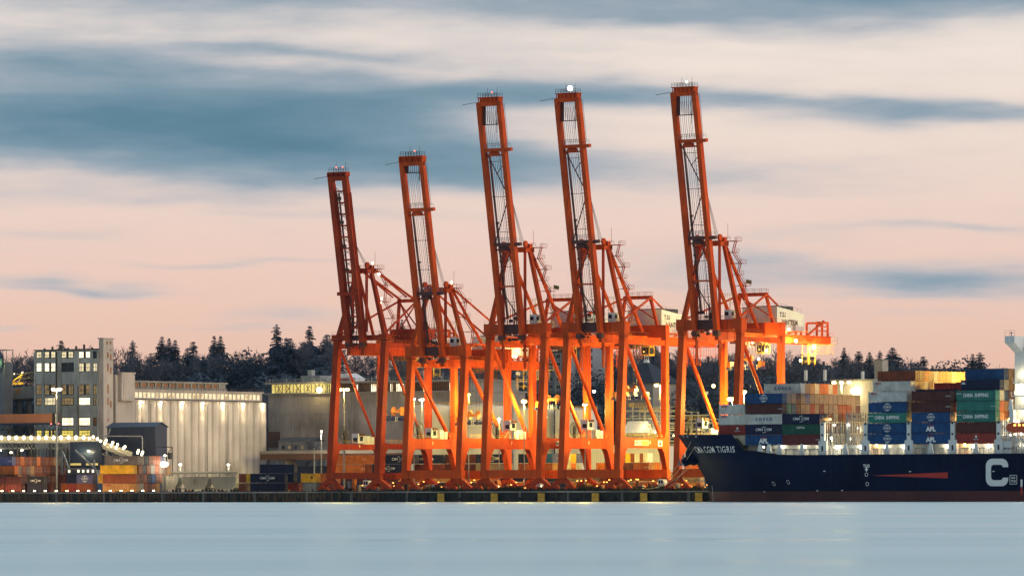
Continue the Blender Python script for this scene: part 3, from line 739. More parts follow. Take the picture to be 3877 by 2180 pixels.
    b = MB(); b.box(xl - 1.2, xr + 1.6, y0 - 1.2, y1 + 1.0, hz0 - .18, hz0 - .04); b.rail((xl, y0 - 1.2, hz0), (xr + 1.6, y0 - 1.2, hz0)); b.rail((xr + 1.6, y0 - 1.2, hz0), (xr + 1.6, y1 + 1, hz0)); b.build('house_deck', 'crane_orange', hs)
    # counter structure at the tail
    b = MB(); b.beam((cx + gw, ge - 12, g1 + .2), (cx + gw, ge - 3, g1 + 4.6), .5, .5); b.beam((cx - gw, ge - 12, g1 + .2), (cx - gw, ge - 3, g1 + 4.6), .5, .5)
    for y in (ge - 7, ge - 4, ge - .8): b.box(cx + gw - .3, cx + gw + .3, y - .2, y + .2, g1, g1 + 4.2); b.box(cx - gw - .3, cx - gw + .3, y - .2, y + .2, g1, g1 + 4.2)
    for z in (1.6, 2.9, 4.2): b.box(cx + gw - .2, cx + gw + .2, ge - 7, ge - .6, g1 + z - .15, g1 + z + .15)
    b.box(cx - gw, cx + gw, ge - 1.1, ge - .5, g1 + 3.8, g1 + 4.4); b.build('tail_frame', red, t)
    # trolley with driver's cab, spreader on ropes
    ty = 19.0
    b = MB(); b.box(cx - gw + .2, cx + gw - .2, ty - 3.4, ty + 3.4, g0 - .6, g0 - .1); b.box(cx - 2, cx + 2, ty - 2, ty + 2, g0 - 1.3, g0 - .6); tr = b.build('trolley', 'crane_dark', t)
    b = MB(); b.box(cx + 1.4, cx + 4.2, ty + 3.6, ty + 6.6, g0 - 3.4, g0 - .4); cb = b.build('cabin', 'yellow_paint' if number != '5' else 'crane_dark', t)
    multi(cb, 'window', 'glass_dark', [(cx + 1.6, cx + 4.0, ty + 3.54, ty + 3.595, g0 - 3.0, g0 - 1.0), (cx + 4.205, cx + 4.26, ty + 4.0, ty + 6.2, g0 - 2.9, g0 - 1.1)])
    b = MB(); b.box(cx + 2.2, cx + 2.6, ty + 3.5, ty + 3.535, g0 - 2.4, g0 - 2.1); b.build('lamp', 'lamp_amber', cb)
    zs = spread_z
    b = MB(); b.box(cx - 2.0, cx + 2.0, ty - 1.0, ty + 1.0, zs + 2.3, zs + 3.2)
    for q in (-1.5, 1.5):
        b.tube((cx + q, ty - .35, zs + 3.4), (cx + q, ty + .35, zs + 3.4), .75, 12); b.box(cx + q - .2, cx + q + .2, ty - .8, ty + .8, zs + 1.0, zs + 2.4)
    for q in (-5.4, 5.4): b.box(cx + q - .5, cx + q + .5, ty - 1.1, ty + 1.1, zs + .3, zs + 2.2)
    hb = b.build('headblock', 'amber_plastic', t)
    b = MB(); b.box(cx - 6.1, cx + 6.1, ty - .55, ty + .55, zs, zs + .8)
    for q in (-6.0, 6.0): b.box(cx + q - .3, cx + q + .3, ty - 1.22, ty + 1.22, zs - .3, zs + .5)
    for q in (-3.5, -1.2, 1.6, 3.9): b.box(cx + q - .35, cx + q + .35, ty - .9, ty + .9, zs - .2, zs + 1.4)
    sb = b.build('spreader', 'spreader_blue', t)
    b = MB()
    for q in (-4.8, -.3, .3, 4.4): b.box(cx + q - .12, cx + q + .12, ty - .93, ty - .85, zs - .25, zs + 1.1)
    b.build('stripe', 'white_paint', sb)
    b = MB()
    for q in (-1.5, 1.5):
        for dy in (-.6, .6): b.tube((cx + q, ty + dy, zs + 3.6), (cx + q * .9, ty + dy * 2.4, g0 - .6), .045, 4)
    b.build('hoist_rope', 'steel_dark', hb)
    # portal equipment: cable reel, electrical cabin on trestle, cabinets
    ex = 0.0
    b = MB(); c0 = Vector((ex, 3.6, pb1 + P['reel'] + .35)); rr = P['reel']
    for k in range(20):
        a = 2 * math.pi * k / 20; b.beam(c0 + Vector((0, .35 * math.cos(a), .35 * math.sin(a))), c0 + Vector((0, rr * math.cos(a), rr * math.sin(a))), .10, .13)
        a2 = 2 * math.pi * (k + 1) / 20; b.tube(c0 + Vector((0, rr * math.cos(a), rr * math.sin(a))), c0 + Vector((0, rr * math.cos(a2), rr * math.sin(a2))), .09, 5)
    b.tube(c0 - Vector((.2, 0, 0)), c0 + Vector((.25, 0, 0)), rr * .30, 14); b.box(ex - .3, ex + .3, 3.2, 4.0, pb1, c0.z); b.build('cable_reel', 'steel_dark', t)
    zt = pb1 + P['cab_lift']
    b = MB(); b.box(ex - 1.2, ex + 1.2, 8.8, 11.8, zt, zt + 3.0)
    ec = b.build('electrical_cabin', 'white_paint', t)
    multi(ec, 'window', 'glass_dark', [(ex + 1.2, ex + 1.28, 9.7, 11.3, zt + .7, zt + 2.1), (ex - .6, ex + .9, 8.72, 8.8, zt + .5, zt + 1.7)])
    b = MB(); b.box(ex + 1.1, ex + 1.6, 9.4, 11.8, zt + 2.3, zt + 3.0); b.build('hood', 'crane_dark', ec)
    if P['cab_lift'] > .5:
        b = MB()
        for x in (ex - 1.1, ex + 1.1):
            for y in (8.9, 11.7): b.box(x - .08, x + .08, y - .08, y + .08, pb1, zt)
        for x in (ex - 1.1, ex + 1.1): b.tube((x, 8.9, pb1), (x, 11.7, zt), .07, 4); b.tube((x, 11.7, pb1), (x, 8.9, zt), .07, 4)
        b.tube((ex + 1.3, 13.6, pb1), (ex + 1.3, 11.9, zt), .1, 4); b.build('trestle', 'steel_grey', ec)
    b = MB(); b.box(ex - .8, ex + .8, 14.0, 15.9, pb1, pb1 + 2.6); b.box(ex - .6, ex + .7, 16.4, 18.0, pb1, pb1 + 2.3); b.build('cabinet', 'white_paint', t)
    lettering(t, number, 1.0, (.88, 10.0, (pb0 + pb1) / 2 + .2), 'cream_letter', '+x', bold=.03, name='number')
    if sign:
        b = MB(); b.box(sp + .86, sp + .95, 4.4, 12.0, (pb0 + pb1) / 2 - .75, (pb0 + pb1) / 2 + .75); sg = b.build('sign', 'white_paint', t)
        lettering(sg, 'SWL 65', .8, (sp + .97, 6.2, (pb0 + pb1) / 2), 'black_letter', '+x', bold=.03)
        b = MB(); b.box(sp + .95, sp + .98, 8.3, 11.8, (pb0 + pb1) / 2 - .6, (pb0 + pb1) / 2 + .6); b.build('panel', 'yellow_paint', sg)
        lettering(t, number, 1.0, (sp + .88, 13.0, (pb0 + pb1) / 2 + .2), 'cream_letter', '+x', bold=.03, name='number')
        b = MB(); b.box(sp + .86, sp + .95, 17.2, 19.4, (pb0 + pb1) / 2 - .95, (pb0 + pb1) / 2 + .8); s2 = b.build('sign', 'white_paint', t)
        b = MB(); b.prism([(17.6, (pb0 + pb1) / 2 - .6), (19.0, (pb0 + pb1) / 2 - .6), (18.6, (pb0 + pb1) / 2 - .1), (18.9, (pb0 + pb1) / 2 + .2), (18.3, (pb0 + pb1) / 2 + .5), (17.8, (pb0 + pb1) / 2 + .1)], 'x', sp + .951, sp + .97); b.build('emblem', 'black_letter', s2)
    # control cab beside the boom foot
    if P['kind'] != 'C':
        b = MB(); b.box(cx + gw + 1.2, cx + gw + 3.4, -.6, 2.2, cb1, cb1 + 2.8); cc = b.build('control_cab', 'white_paint', t)
        multi(cc, 'window', 'glass_dark', [(cx + gw + 1.35, cx + gw + 2.6, -.66, -.6, cb1 + 1.1, cb1 + 2.2), (cx + gw + 3.4, cx + gw + 3.46, -.2, 1.0, cb1 + 1.1, cb1 + 2.2)])
        b = MB()
        for q in (0, 2): b.tube((cx + gw + 1.3 + q, -.5, cb1 + 2.8), (cx + gw + 1.3 + q, -.5, cb1 + 6.4), .06, 4); b.tube((cx + gw + 1.3 + q, 2.0, cb1 + 2.8), (cx + gw + 1.3 + q, 2.0, cb1 + 6.4), .06, 4)
        b.rail((cx + gw + .7, -.6, cb1 + 6.4), (cx + gw + 4, -.6, cb1 + 6.4), r=.05, step=.7); b.rail((cx + gw + 1.3, 2.0, cb1 + 4), (cx + gw + 3.3, 2.0, cb1 + 4), r=.05); b.build('frame', 'yellow_rail', cc)
    # ---------------- boom, raised
    B0 = Vector((cx, P['hinge_y'], P['hinge_z'])); ang = P['angle']
    D = Vector((0, -math.cos(ang), math.sin(ang))); N = Vector((0, math.sin(ang), math.cos(ang)))    # N points landward / up
    L = P['boom_len']
    bw, bd = P['boom_w'], P['boom_d']
    def BP(x, s, n=0.0): p = B0 + D * s + N * n; return Vector((cx + x, p.y, p.z))
    b = MB()
    for sgn in (-1, 1):
        x = sgn * gw
        b.beam(BP(x, -1.5, 0), BP(x, L * .93, 0), bw, bd)
        b.beam(BP(x, L * .93, 0), BP(x, L, -bd * .12), bw, bd, (1, 0, 0), bw, bd * .72)
        b.beam(BP(x, -1.5, 0), BP(x, -3.6, bd * .1), bw, bd, (1, 0, 0), bw * .8, bd * .45)
        for k in range(int(L / 4)): b.beam(BP(x, 2 + k * 4, 0), BP(x, 2.14 + k * 4, 0), bw + .09, bd + .09)
        if P['kind'] == 'C':
            for q in (.45, .9): b.beam(BP(x + bw / 2 + .18, 0, -bd * .5 + bd * q), BP(x + bw / 2 + .18, L * .9, -bd * .5 + bd * q), .2, .12)
    bm_ = b.build('boom', red, t)
    for s in P['ties']:
        big = s in P['plat']
        tb = MB(); tb.beam(BP(-gw - (.2 if big else 0), s, 0), BP(gw + (2.6 if big else 0), s, 0), 1.25 if big else .5, .95 if big else .45, N)
        if big:
            tb.beam(BP(-gw, s - 1.6, .4), BP(gw, s - 1.6, .4), .5, .4, N)
            tb.tube(BP(-1.6, s - 1.2, .1), BP(1.2, s - 1.2, .1), .7, 10)
        tie = tb.build('cross_tie', red if not (big and s < L * .45) else 'crane_dark', bm_)
        if big:
            rb = MB(); p0, p1 = BP(-gw + .8, s + .65, -.5), BP(gw - .4, s + .65, -.5)
            rb.rail(p0, p1, h=1.3, r=.05, step=.8); rb.rail(BP(-gw + .8, s + .65, .8), BP(gw - .4, s + .65, .8), h=1.3, r=.05, step=.8)
            rb.rail(BP(gw + 1.0, s + .6, -.4), BP(gw + 2.6, s + .6, -.4), h=1.2, r=.05, step=.8); rb.build('railing', 'steel_grey', bm_)
    if P['kind'] != 'C':
        b = MB(); tops = sorted(P['plat'])
        zz = [2.0] + tops
        for i, (s0, s1) in enumerate(zip(zz[:-1], zz[1:])):
            n = max(1, round((s1 - s0) / 13)) if P['kind'] == 'A' else 0
            for k in range(n):
                a0 = s0 + (s1 - s0) * k / n; a1 = s0 + (s1 - s0) * (k + 1) / n
                ends = (-gw + .6, gw - .6) if (k + i) % 2 else (gw - .6, -gw + .6)
                b.tube(BP(ends[0], a0 + .6, .3), BP(ends[1], a1 - .6, .3), .17, 6)
                if k % 2: b.tube(BP(0, (a0 + a1) / 2, .3), BP(gw - .7, (a0 + a1) / 2 + 3, .3), .12, 6)
        for k in range(5): s = L * (.12 + .155 * k); b.tube(BP(-gw, s, .8), BP(gw, s, .8), .08, 5)
        b.build('lattice_brace', 'crane_dark', bm_)
        # folded forestay along the boom
        b = MB(); st = tops[-1] - .8
        b.beam(BP(-gw + 1.35, st, .7), BP(-gw + 1.5, L * .47, .9), .34, .5); b.beam(BP(-gw + 1.5, L * .47, .9), BP(-gw + 1.75, 3, 1.2), .42, .6)
        for s in (L * .47, L * .3, L * .15): b.beam(BP(-gw + 1.1, s, .9), BP(-gw + 2.2, s, .9), .3, .5)
        b.build('forestay', 'crane_dark', bm_)
        # ladder / cable track between the girders
        b = MB(); xl_, xr_ = gw * .30, gw * .56
        for x in (xl_, xr_): b.tube(BP(x, 1, 1.0), BP(x, st, 1.0), .10, 5)
        for k in range(int(st / 1.1)): b.tube(BP(xl_, 1.5 + k * 1.1, 1.0), BP(xr_, 1.5 + k * 1.1, 1.0), .06, 4)
        b.tube(BP(gw * .72, 1, 1.0), BP(gw * .72, st, 1.0), .06, 4); b.build('cable_track', 'steel_dark', bm_)
        b = MB()
        for x in (-.62, -.42, -.25, -.08, .12, .28, .42): b.tube(BP(gw * x, 1, .5), BP(gw * x, L - 2.5, .2), .05, 4)
        b.build('hoist_rope', 'steel_dark', bm_)
        # outside cage ladder near the tip
        b = MB(); s0 = tops[-1] + 1
        for n_ in (bd * .5 + .25, bd * .5 + .8): b.tube(BP(gw + bw * .3, s0, n_), BP(gw + bw * .3, L - .5, n_), .05, 4)
        for k in range(int((L - s0) / .9)): b.tube(BP(gw + bw * .3, s0 + k * .9, bd * .5 + .25), BP(gw + bw * .3, s0 + k * .9, bd * .5 + .8), .045, 4)
        b.build('ladder', 'steel_dark', bm_)
    else:
        b = MB()
        for k in range(12):
            s0 = 3 + k * (L - 6) / 12; s1 = s0 + (L - 6) / 12
            b.tube(BP(-gw + .3, s0, .6), BP(gw - .3, s1, .6), .09, 5); b.tube(BP(gw - .3, s0, .6), BP(-gw + .3, s1, .6), .09, 5)
            if k % 2: b.box(*[c for pr in zip(BP(-.6, s0, .2) - Vector((.5, .4, .5)), BP(-.6, s0, .2) + Vector((.5, .4, .5))) for c in pr])
        b.tube(BP(.9, 2, .8), BP(.9, L - 4, .8), .12, 5); b.tube(BP(1.4, 2, .8), BP(1.4, L - 4, .8), .10, 5); b.beam(BP(-.9, 2, .7), BP(-.9, L * .9, .7), .5, .3); b.build('lattice_brace', 'crane_dark', bm_)
        b = MB(); b.box(cx - gw - 1.4, cx + gw + 1.2, BP(0, 14, 0).y - 1.6, BP(0, 14, 0).y - 1.0, BP(0, 14, 0).z - .5, BP(0, 14, 0).z + .6); b.build('service_platform', 'crane_old', bm_)
    # head: top beam, service frame, hanging guard
    b = MB(); hp = BP(0, L, 0); hw = gw + bw / 2
    b.beam(BP(-hw, L - .4, -.1), BP(hw, L - .4, -.1), 1.3, bd * .7, N)
    hd = b.build('head_beam', red, bm_)
    b = MB(); fz = P['head_h']; x0, x1 = -hw + 1.0, hw - .6
    y0, y1 = hp.y - 1.0, hp.y + 1.2; z0 = hp.z
    if P['kind'] == 'A':
        for x in np.linspace(x0, x1, 6):
            b.beam((cx + x, y0, z0), (cx + x + .3, y0 - .3, z0 + fz - 1.2), .22, .22); b.beam((cx + x, y1, z0), (cx + x, y1, z0 + fz - 1.2), .22, .22)
        b.box(cx + x0, cx + x1, y0 + .6, y1 - .2, z0, z0 + fz * .55); 
        b.box(cx + x0 - .4, cx + x1 + .4, y0 - .5, y1 + .3, z0 + fz - 1.3, z0 + fz - 1.15)
    else:
        b.box(cx - hw, cx + hw, y0, y1, z0 + fz - .9, z0 + fz - .5)
        for x in np.linspace(-hw + .12, hw - .12, 5): b.box(cx + x - .12, cx + x + .12, y0, y1, z0, z0 + fz - .9)
        b.box(cx - hw + .2, cx + hw - .2, y0 + .8, y1 - .1, z0, z0 + fz - .9)
    hf = b.build('head_frame', 'crane_red' if P['kind'] != 'C' else 'crane_old', bm_)
    b = MB(); zt2 = z0 + fz - 1.2 if P['kind'] == 'A' else z0 + fz - .5
    b.rail((cx + x0, y0 - .4, zt2), (cx + x1, y0 - .4, zt2), r=.06, step=.9, h=1.2); b.rail((cx + x0, y1, zt2), (cx + x1, y1, zt2), r=.06, step=.9, h=1.2)
    for q in (-1.6, 1.9): b.tube((cx + q, y1, zt2), (cx + q, y1, zt2 + 3.0), .045, 4)
    b.tube((cx - hw, y0, z0 + .1), (cx - hw - 4.6, y0 - .4, z0 - .5), .08, 5); b.build('railing', 'steel_dark', bm_)
    b = MB(); zg = z0 - P['guard']
    if P['kind'] != 'C':
        for x in np.linspace(-gw + bw / 2 + .3, gw - bw / 2 - .6, 8): b.tube((cx + x, y1 - .4, z0 - .8), (cx + x, y1 - .4, zg), .07, 4)
        for z in (zg, zg + .12): b.tube((cx - gw + bw / 2, y1 - .4, z), (cx + gw - bw / 2 - .4, y1 - .4, z), .10, 4)
        b.box(cx - gw + bw / 2, cx - gw + bw / 2 + 1.1, y1 - .5, y1 - .3, zg, z0 - .8); b.tube((cx + gw - 1.6, y1 - .4, z0), (cx + gw - 1.6, y1 - .4, zg - 2.4), .12, 5)
        b.build('head_guard', 'crane_dark', bm_)
    lc = P.get('beacon', 'lamp_red')
    for q in ([0.6] if P['kind'] != 'C' else [-1.0, 1.4]):
        b = MB(); b.ball((cx + q, y1 - .8, zt2 + 1.45), P.get('beacon_r', .28), 10, 7); b.build('beacon', lc, bm_)
    # boom hoist ropes from apex to boom
    b = MB()
    for q in (-.9, -.3, .3, .9): b.tube((cx + gw - 1 + q * .6, ay - 1.8, az_ + .9), BP(gw - .5, L * .62, bd * .6), .045, 4)
    b.build('boom_rope', 'steel_dark', t)
    # machinery clutter at boom foot
    b = MB()
    for k in range(26):
        x = cx + r.uniform(-gw, gw); z = r.uniform(g1 - 1.5, cb1 + 2.5); y = r.uniform(-3.2, -1.4); d = r.uniform(.15, .55)
        b.box(x - d, x + d, y - .3, y + .3, z - d * .8, z + d * .8)
    for k in range(9): x = cx + r.uniform(-gw * .9, gw * .9); b.tube((x, -2.5, g1), (x + r.uniform(-.3, .3), -2.2 - r.random(), cb1 + r.uniform(2, 9)), .09, 4)
    for x in (cx - gw, cx + gw): b.tube((x - .9, -2.9, g1 - .4), (x + .9, -2.9, g1 - .4), .9, 12)
    b.box(cx - gw, cx + gw, -2.6, -1.6, cb0 + .2, cb1 - .2); b.build('boom_hinge', 'crane_dark', t)
    for (x, y, z, mt, rad, wt_) in lights:
        lp = MB().ball((0, 0, 0), rad, 8, 6).build('lamp', mt, t); lp.location = (x, y, z)
        if wt_: light(t, (x, y, z - .5), wt_, (1, .62, .18) if 'amber' not in mt else (1, .4, .08), .3)
    return t

paint('flag_green', (.10, .16, .05), .8, .1)
paint('cream_letter', (.80, .62, .38), .6, .1, .5)
PA = dict(kind='A', mat='crane_red', span=20.0, leg_top=45.4, cb0=47.0, cb1=50.0, pb0=12.7, pb1=15.8, sl1=6.4, lean=2.8, diag=.62, boom_gap=7.4, boom_w=1.35, boom_d=1.75, apex=73.6, apex_half=3.95, apex_y=.6,
          stairs=7, stay_y=19.3, stay_r=.56, long_stays=[], link=37, g0=44.0, g1=46.4, back=60.0, rear_y=23.0, rear_z=58.0, rear_half=4.6, rear_kick=.6, rear_len=6.5, rear_drop=3.2,
          house=dict(w=12.2, l=15.2, y=26.6, z=1.1, h0=7.0, h1=5.0, mat='white_paint'), hinge_y=-3.0, hinge_z=48.4, angle=math.radians(80.4), boom_len=68.2, ties=[13.0, 25.6, 54.0], plat=[25.6, 54.0], head_h=2.7, guard=6.6, reel=2.3, cab_lift=2.6)
PB = dict(PA, kind='B', leg_top=39.8, cb0=41.0, cb1=43.8, pb0=13.0, pb1=16.0, apex=62.2, apex_half=3.9, apex_y=.8, stairs=4, stay_y=8.5, stay_r=.45, long_stays=[(20.5, 42.2, .45), (34, 46.5, .32)], link=18, g0=37.6, g1=40.0, back=52.0,
          rear_y=30, rear_z=45.0, rear_half=3.6, rear_kick=.3, rear_len=3, rear_drop=3, house=dict(w=12.2, l=15.2, y=26.6, z=1.6, h0=6.0, h1=5.2, mat='white_paint'), hinge_z=42.5, angle=math.radians(79.8), boom_len=57.4,
          ties=[17.5, 43.0], plat=[17.5, 43.0], head_h=2.4, guard=3.2, reel=2.6, cab_lift=.4)
PC = dict(PA, kind='C', mat='crane_old', span=18.0, leg_top=45.8, cb0=46.2, cb1=47.8, pb0=12.9, pb1=14.6, sl1=5.8, lean=3.6, diag=.42, boom_gap=5.3, boom_w=1.8, boom_d=1.6, apex=68.8, apex_half=2.6, apex_y=1.5, stairs=4, stay_y=10.2, stay_r=.5,
          long_stays=[(24.0, 59.4, .38), (20.0, 60.0, .26)], link=20, g0=41.7, g1=45.4, back=46.0, rear_y=24.5, rear_z=59.0, rear_half=3.4, rear_kick=1.5, rear_len=8, rear_drop=11, house=dict(w=13.5, l=14.0, y=24.0, z=.4, h0=4.5, h1=4.3, mat='crane_old'),
          hinge_z=46.5, angle=math.radians(79.9), boom_len=50.0, ties=[3.5 + 3.5 * k for k in range(14)], plat=[], head_h=1.9, guard=1, reel=2.6, cab_lift=.3)
VT = [('T.S.I', 1.3, 3.0, 4.6, 'crane_dark', 1.05), ('VANTERM', 1.5, 7.0, 2.3, 'crane_dark', .92)]
crane(1280, PC, 'old dark red crane with shorter latticed boom and red machine house, beside the concrete hall', False, [('PORT OF', 1.5, 8.6, 2.75, 'white_letter', .75), ('VANCOUVER', 1.5, 8.6, .95, 'white_letter', .78)], 22.0,
      [(14.2, 26, 46.5, 'lamp_amber', .45, 0), (9, 10, 58, 'lamp_warm', .3, 0), (13.5, 3, 66.5, 'lamp_white', .35, 0), (14.5, 3, 59, 'lamp_warm', .3, 0), (14.8, 3, 53, 'lamp_warm', .3, 0)], '4', 1)
crane(1558, dict(PB, beacon_r=.3), 'mid height orange crane with long sloping rear stays, beside the old dark crane', False, VT, 20.5,
      [(20, 24 + k * 1.6, 41.2, 'lamp_warm', .32, 0) for k in range(3)] + [(14, 29, 46.2, 'lamp_warm', .42, 6000), (16, 31, 46.2, 'lamp_warm', .42, 0), (18, 33, 46.2, 'lamp_warm', .42, 6000)], '5', 2)
crane(1857, PA, 'tall orange crane with a red tip beacon, next to the mid height crane', True, VT, 25.0, [], '7', 3, True)
crane(2150, dict(PA, beacon='lamp_white', beacon_r=.75), 'tall orange crane with a glaring white lamp on its boom tip', True, VT, 27.5, [], '6', 4)
crane(2586, dict(PA, beacon='lamp_white', beacon_r=.30), 'tall orange crane standing over the container ship, its back reach lit yellow', False, VT, 36.0,
      [(15.4, 14, 43.6, 'lamp_warm', .3, 9000), (16.8, 36, 44.5, 'lamp_warm', .5, 14000), (15.8, 48, 43.0, 'lamp_warm', .55, 26000), (11, 48, 39, 'lamp_warm', .4, 8000), (16.2, 33, 47.8, 'lamp_warm', .4, 4000), (10, 26, 39, 'lamp_warm', .35, 9000), (16.5, 27, 42, 'lamp_warm', .3, 9000)], '8', 5, True)
# ---------------------------------------------------------------- container ship alongside
SV = -48.0                       # v of the near (port) side
B2 = 21.4
ub = Qu(2572, SV + B2)           # bow tip on the centre line
ship = thing('container_ship', 'large navy container ship with red boot topping and a white name on its bow', 'ship', ub, SV + B2, 0)
def upx(px, v=SV): return Qu(px, v) - ub
def zpx(py, px, v=SV): return Zof(py, Qu(px, v), v)
x_fc0, x_fc1, x_dk = upx(2772), upx(2808), upx(2985)
ZF, ZM, ZD = zpx(1646, 2700), zpx(1706, 2808), zpx(1722, 3300)
def ztop(x):
    if x < x_fc0: return ZF + .35 * max(0, 1 - x / 20)
    if x < x_fc1: return ZF + (ZM - ZF) * (x - x_fc0) / (x_fc1 - x_fc0)
    return ZM + (ZD - ZM) * smooth((x - x_fc1) / (x_dk - x_fc1))
def stem(z):
    pts = [(-4, 13), (0, 10.6), (4.2, 9.9), (8, 8.0), (11.5, 5.6), (18.5, 0.0), (25, -5)]
    for (a, xa), (c, xc) in zip(pts[:-1], pts[1:]):
        if z <= c: return xa + (xc - xa) * (z - a) / (c - a)
    return pts[-1][1]
def half(x, z):
    t = smooth(z / 17.0) if z > 0 else 0
    Ls = 66 + (30 - 66) * t; p = 1.75 + .45 * t
    q = (x - stem(z)) / Ls
    if q <= 0: return 0.0
    if q >= 1: return B2
    return B2 * (1 - (1 - q) ** p)
XEND = 190.0
xs = [0.0]
for k in range(30): xs.append(.6 * (k + 1) ** 1.28)
xs = [x for x in xs if x < 46] + list(np.linspace(47, 90, 12)) + [XEND]
xs = sorted(set(xs + [x_fc0, x_fc1, x_fc0 + 1.5]))
ZB = 2.95
b = MB(); nz = 16
def zlev(x):
    zt = ztop(max(x, 0))
    return [-2.0, 0.0, 1.5, ZB] + [ZB + (zt - ZB) * k / (nz - 4) for k in range(1, nz - 3)]
rows = []
for s in (-1, 1):
    grid = []
    for i, x in enumerate(xs):
        col = []
        for z in zlev(x):
            xx = x + stem(z) * max(0, 1 - x / 46.0)          # stations follow the raked stem
            zz = z if i else z
            col.append(len(b.v)); b.v.append((xx, s * half(xx, z) if i else 0.0, z))
        grid.append(col)
    rows.append(grid)
    for i in range(len(xs) - 1):
        for k in range(len(grid[0]) - 1):
            b.f.append((grid[i][k], grid[i + 1][k], grid[i + 1][k + 1], grid[i][k + 1])); b.mi.append(1 if k < 3 else 0)
for k in range(len(rows[0][0]) - 1):
    b.f.append((rows[0][-1][k], rows[1][-1][k], rows[1][-1][k + 1], rows[0][-1][k + 1])); b.mi.append(0)
hull = b.build('hull', ['navy_hull', 'red_boot'], ship, smooth=True)
# decks
b = MB()
for i in range(len(xs) - 1):
    def dp(x, s):
        z = ztop(x) - 1.1 if x < x_fc1 else ztop(x) - .05
        xx = x + stem(ztop(x)) * max(0, 1 - x / 46.0)
        return (xx, s * max(0, half(xx, z) - .3), z)
    b.add([dp(xs[i], -1), dp(xs[i + 1], -1), dp(xs[i + 1], 1), dp(xs[i], 1)], [(0, 1, 2, 3)])
b.build('deck', 'steel_dark', ship)
def on_hull(o_mesh, x0, z0, off=.06, slope=0.0):
    for v in o_mesh.vertices:
        x = x0 + v.co.x; z = z0 + v.co.y + slope * v.co.x
        v.co = (x, -half(x, z) - off, z)
def hull_text(txt, h, x, z, mat='white_letter', width=1.0, bold=.02, spacing=1.0, name='lettering', off=.07):
    me = text_mesh(txt, h, bold, spacing, width).copy(); on_hull(me, x, z, off)
    me.materials.clear(); me.materials.append(MAT[mat]); o = bpy.data.objects.new(name, me); C.objects.link(o); o.parent = ship
    return o
def hull_poly(pts, mat, name, off=.06):
    b = MB(); n = len(pts)
    b.add([(x, -half(x, z) - off, z) for (x, z) in pts], [tuple(range(n))]); return b.build(name, mat, ship)
def hx(px, py):
    """hull x,z seen at a picture position: walk along the near side until it projects there"""
    best = None; x = -4.0
    while x < 150:
        zz = 8.0
        for _ in range(3):
            P = W(ub + x, SV + B2 - half(x, zz)); zz = CAMH + (HZ - py) / F * P.y
        P = W(ub + x, SV + B2 - half(x, zz)); q = 1938.5 + P.x / P.y * F
        d = abs(q - px)
        if (best is None or d < best[0]) and half(x, zz) > 0: best = (d, x, zz)
        x += .1 if x < 60 else .4
    return best[1], best[2]
xa, za = hx(2634, 1704); xb, zb = hx(2782, 1704)
me_w = text_mesh('CMA CGM TIGRIS', 1.0, .0, 1.18, 1.0); ww = max(v.co.x for v in me_w.vertices) - min(v.co.x for v in me_w.vertices)
hull_text('CMA CGM TIGRIS', 1.75, (xa + xb) / 2, (za + zb) / 2, width=(xb - xa) / (ww * 1.75), bold=.012, spacing=1.18)
# big C of the company name amidships
def ring_letter(x0, x1, z0, z1, th, rad):
    def rr(a0, a1, c0, c1, r):
        pts = []
        for (cx_, cz_, s) in ((a1 - r, c1 - r, 0), (a0 + r, c1 - r, 1), (a0 + r, c0 + r, 2), (a1 - r, c0 + r, 3)):
            for k in range(7):
                a = (s + k / 6) * math.pi / 2; pts.append((cx_ + r * math.cos(a), cz_ + r * math.sin(a)))
        return pts
    o = rr(x0, x1, z0, z1, rad); i = rr(x0 + th, x1 - th, z0 + th, z1 - th, rad * .45)
    zc = (z0 + z1) / 2; gap = (z1 - z0) * .19
    b = MB(); y = -B2 - .07
    vo = [p for p in o]; vi = [p for p in i]
    vo[0] = (x1, zc + gap); vi[0] = (x1 - th, zc + gap); vo[-1] = (x1, zc - gap); vi[-1] = (x1 - th, zc - gap)
    vs = []
    for p, q in zip(vo, vi): vs += [(p[0], y, p[1]), (q[0], y, q[1])]
    b.add(vs, [(2 * k, 2 * k + 2, 2 * k + 3, 2 * k + 1) for k in range(len(vo) - 1)])
    return b.build('lettering', 'white_letter', ship)
cx0, cx1 = upx(3733), upx(3818); cz0, cz1 = zpx(1843, 3775), zpx(1739, 3775)
ring_letter(cx0, cx1, cz0, cz1, (cx1 - cx0) * .235, 2.0)
cw = cx1 - cx0
# red wedge stripe, tug marks, draught marks
xw0, xw1 = upx(3300), upx(3589)
hull_poly([(xw0, zpx(1802, 3300)), (xw1, zpx(1813, 3589)), (xw1, zpx(1790, 3589))], 'hull_red', 'stripe')
xt = upx(3281)
hull_text('TUG', .8, xt, zpx(1766, 3281), width=.9, bold=.04, name='marking')
z = zpx(1776, 3281); hull_poly([(xt - .3, z + .5), (xt + .3, z + .5), (xt + .3, z - .1), (xt + .62, z - .1), (xt, z - .85), (xt - .62, z - .1), (xt - .3, z - .1)], 'white_letter', 'marking')
def hull_ring(x, z, r, w=.14):
    b = MB(); n = 16
    vs = []
    for k in range(n + 1):
        a = 2 * math.pi * k / n
        for q in (r, r - w):
            px_, pz_ = x + q * math.cos(a), z + q * math.sin(a); vs.append((px_, -half(px_, pz_) - .07, pz_))
    b.add(vs, [(2 * k, 2 * k + 2, 2 * k + 3, 2 * k + 1) for k in range(n)]); b.build('marking', 'white_letter', ship)
hull_ring(xt, zpx(1798, 3281), .55); hull_ring(upx(3284), zpx(1834, 3284), .55)
for px, py in ((2930, 1832), (2985, 1826)):
    x_, z_ = hx(px, py); hull_ring(x_, z_, .6, .13)
x_, z_ = hx(2893, 1863)
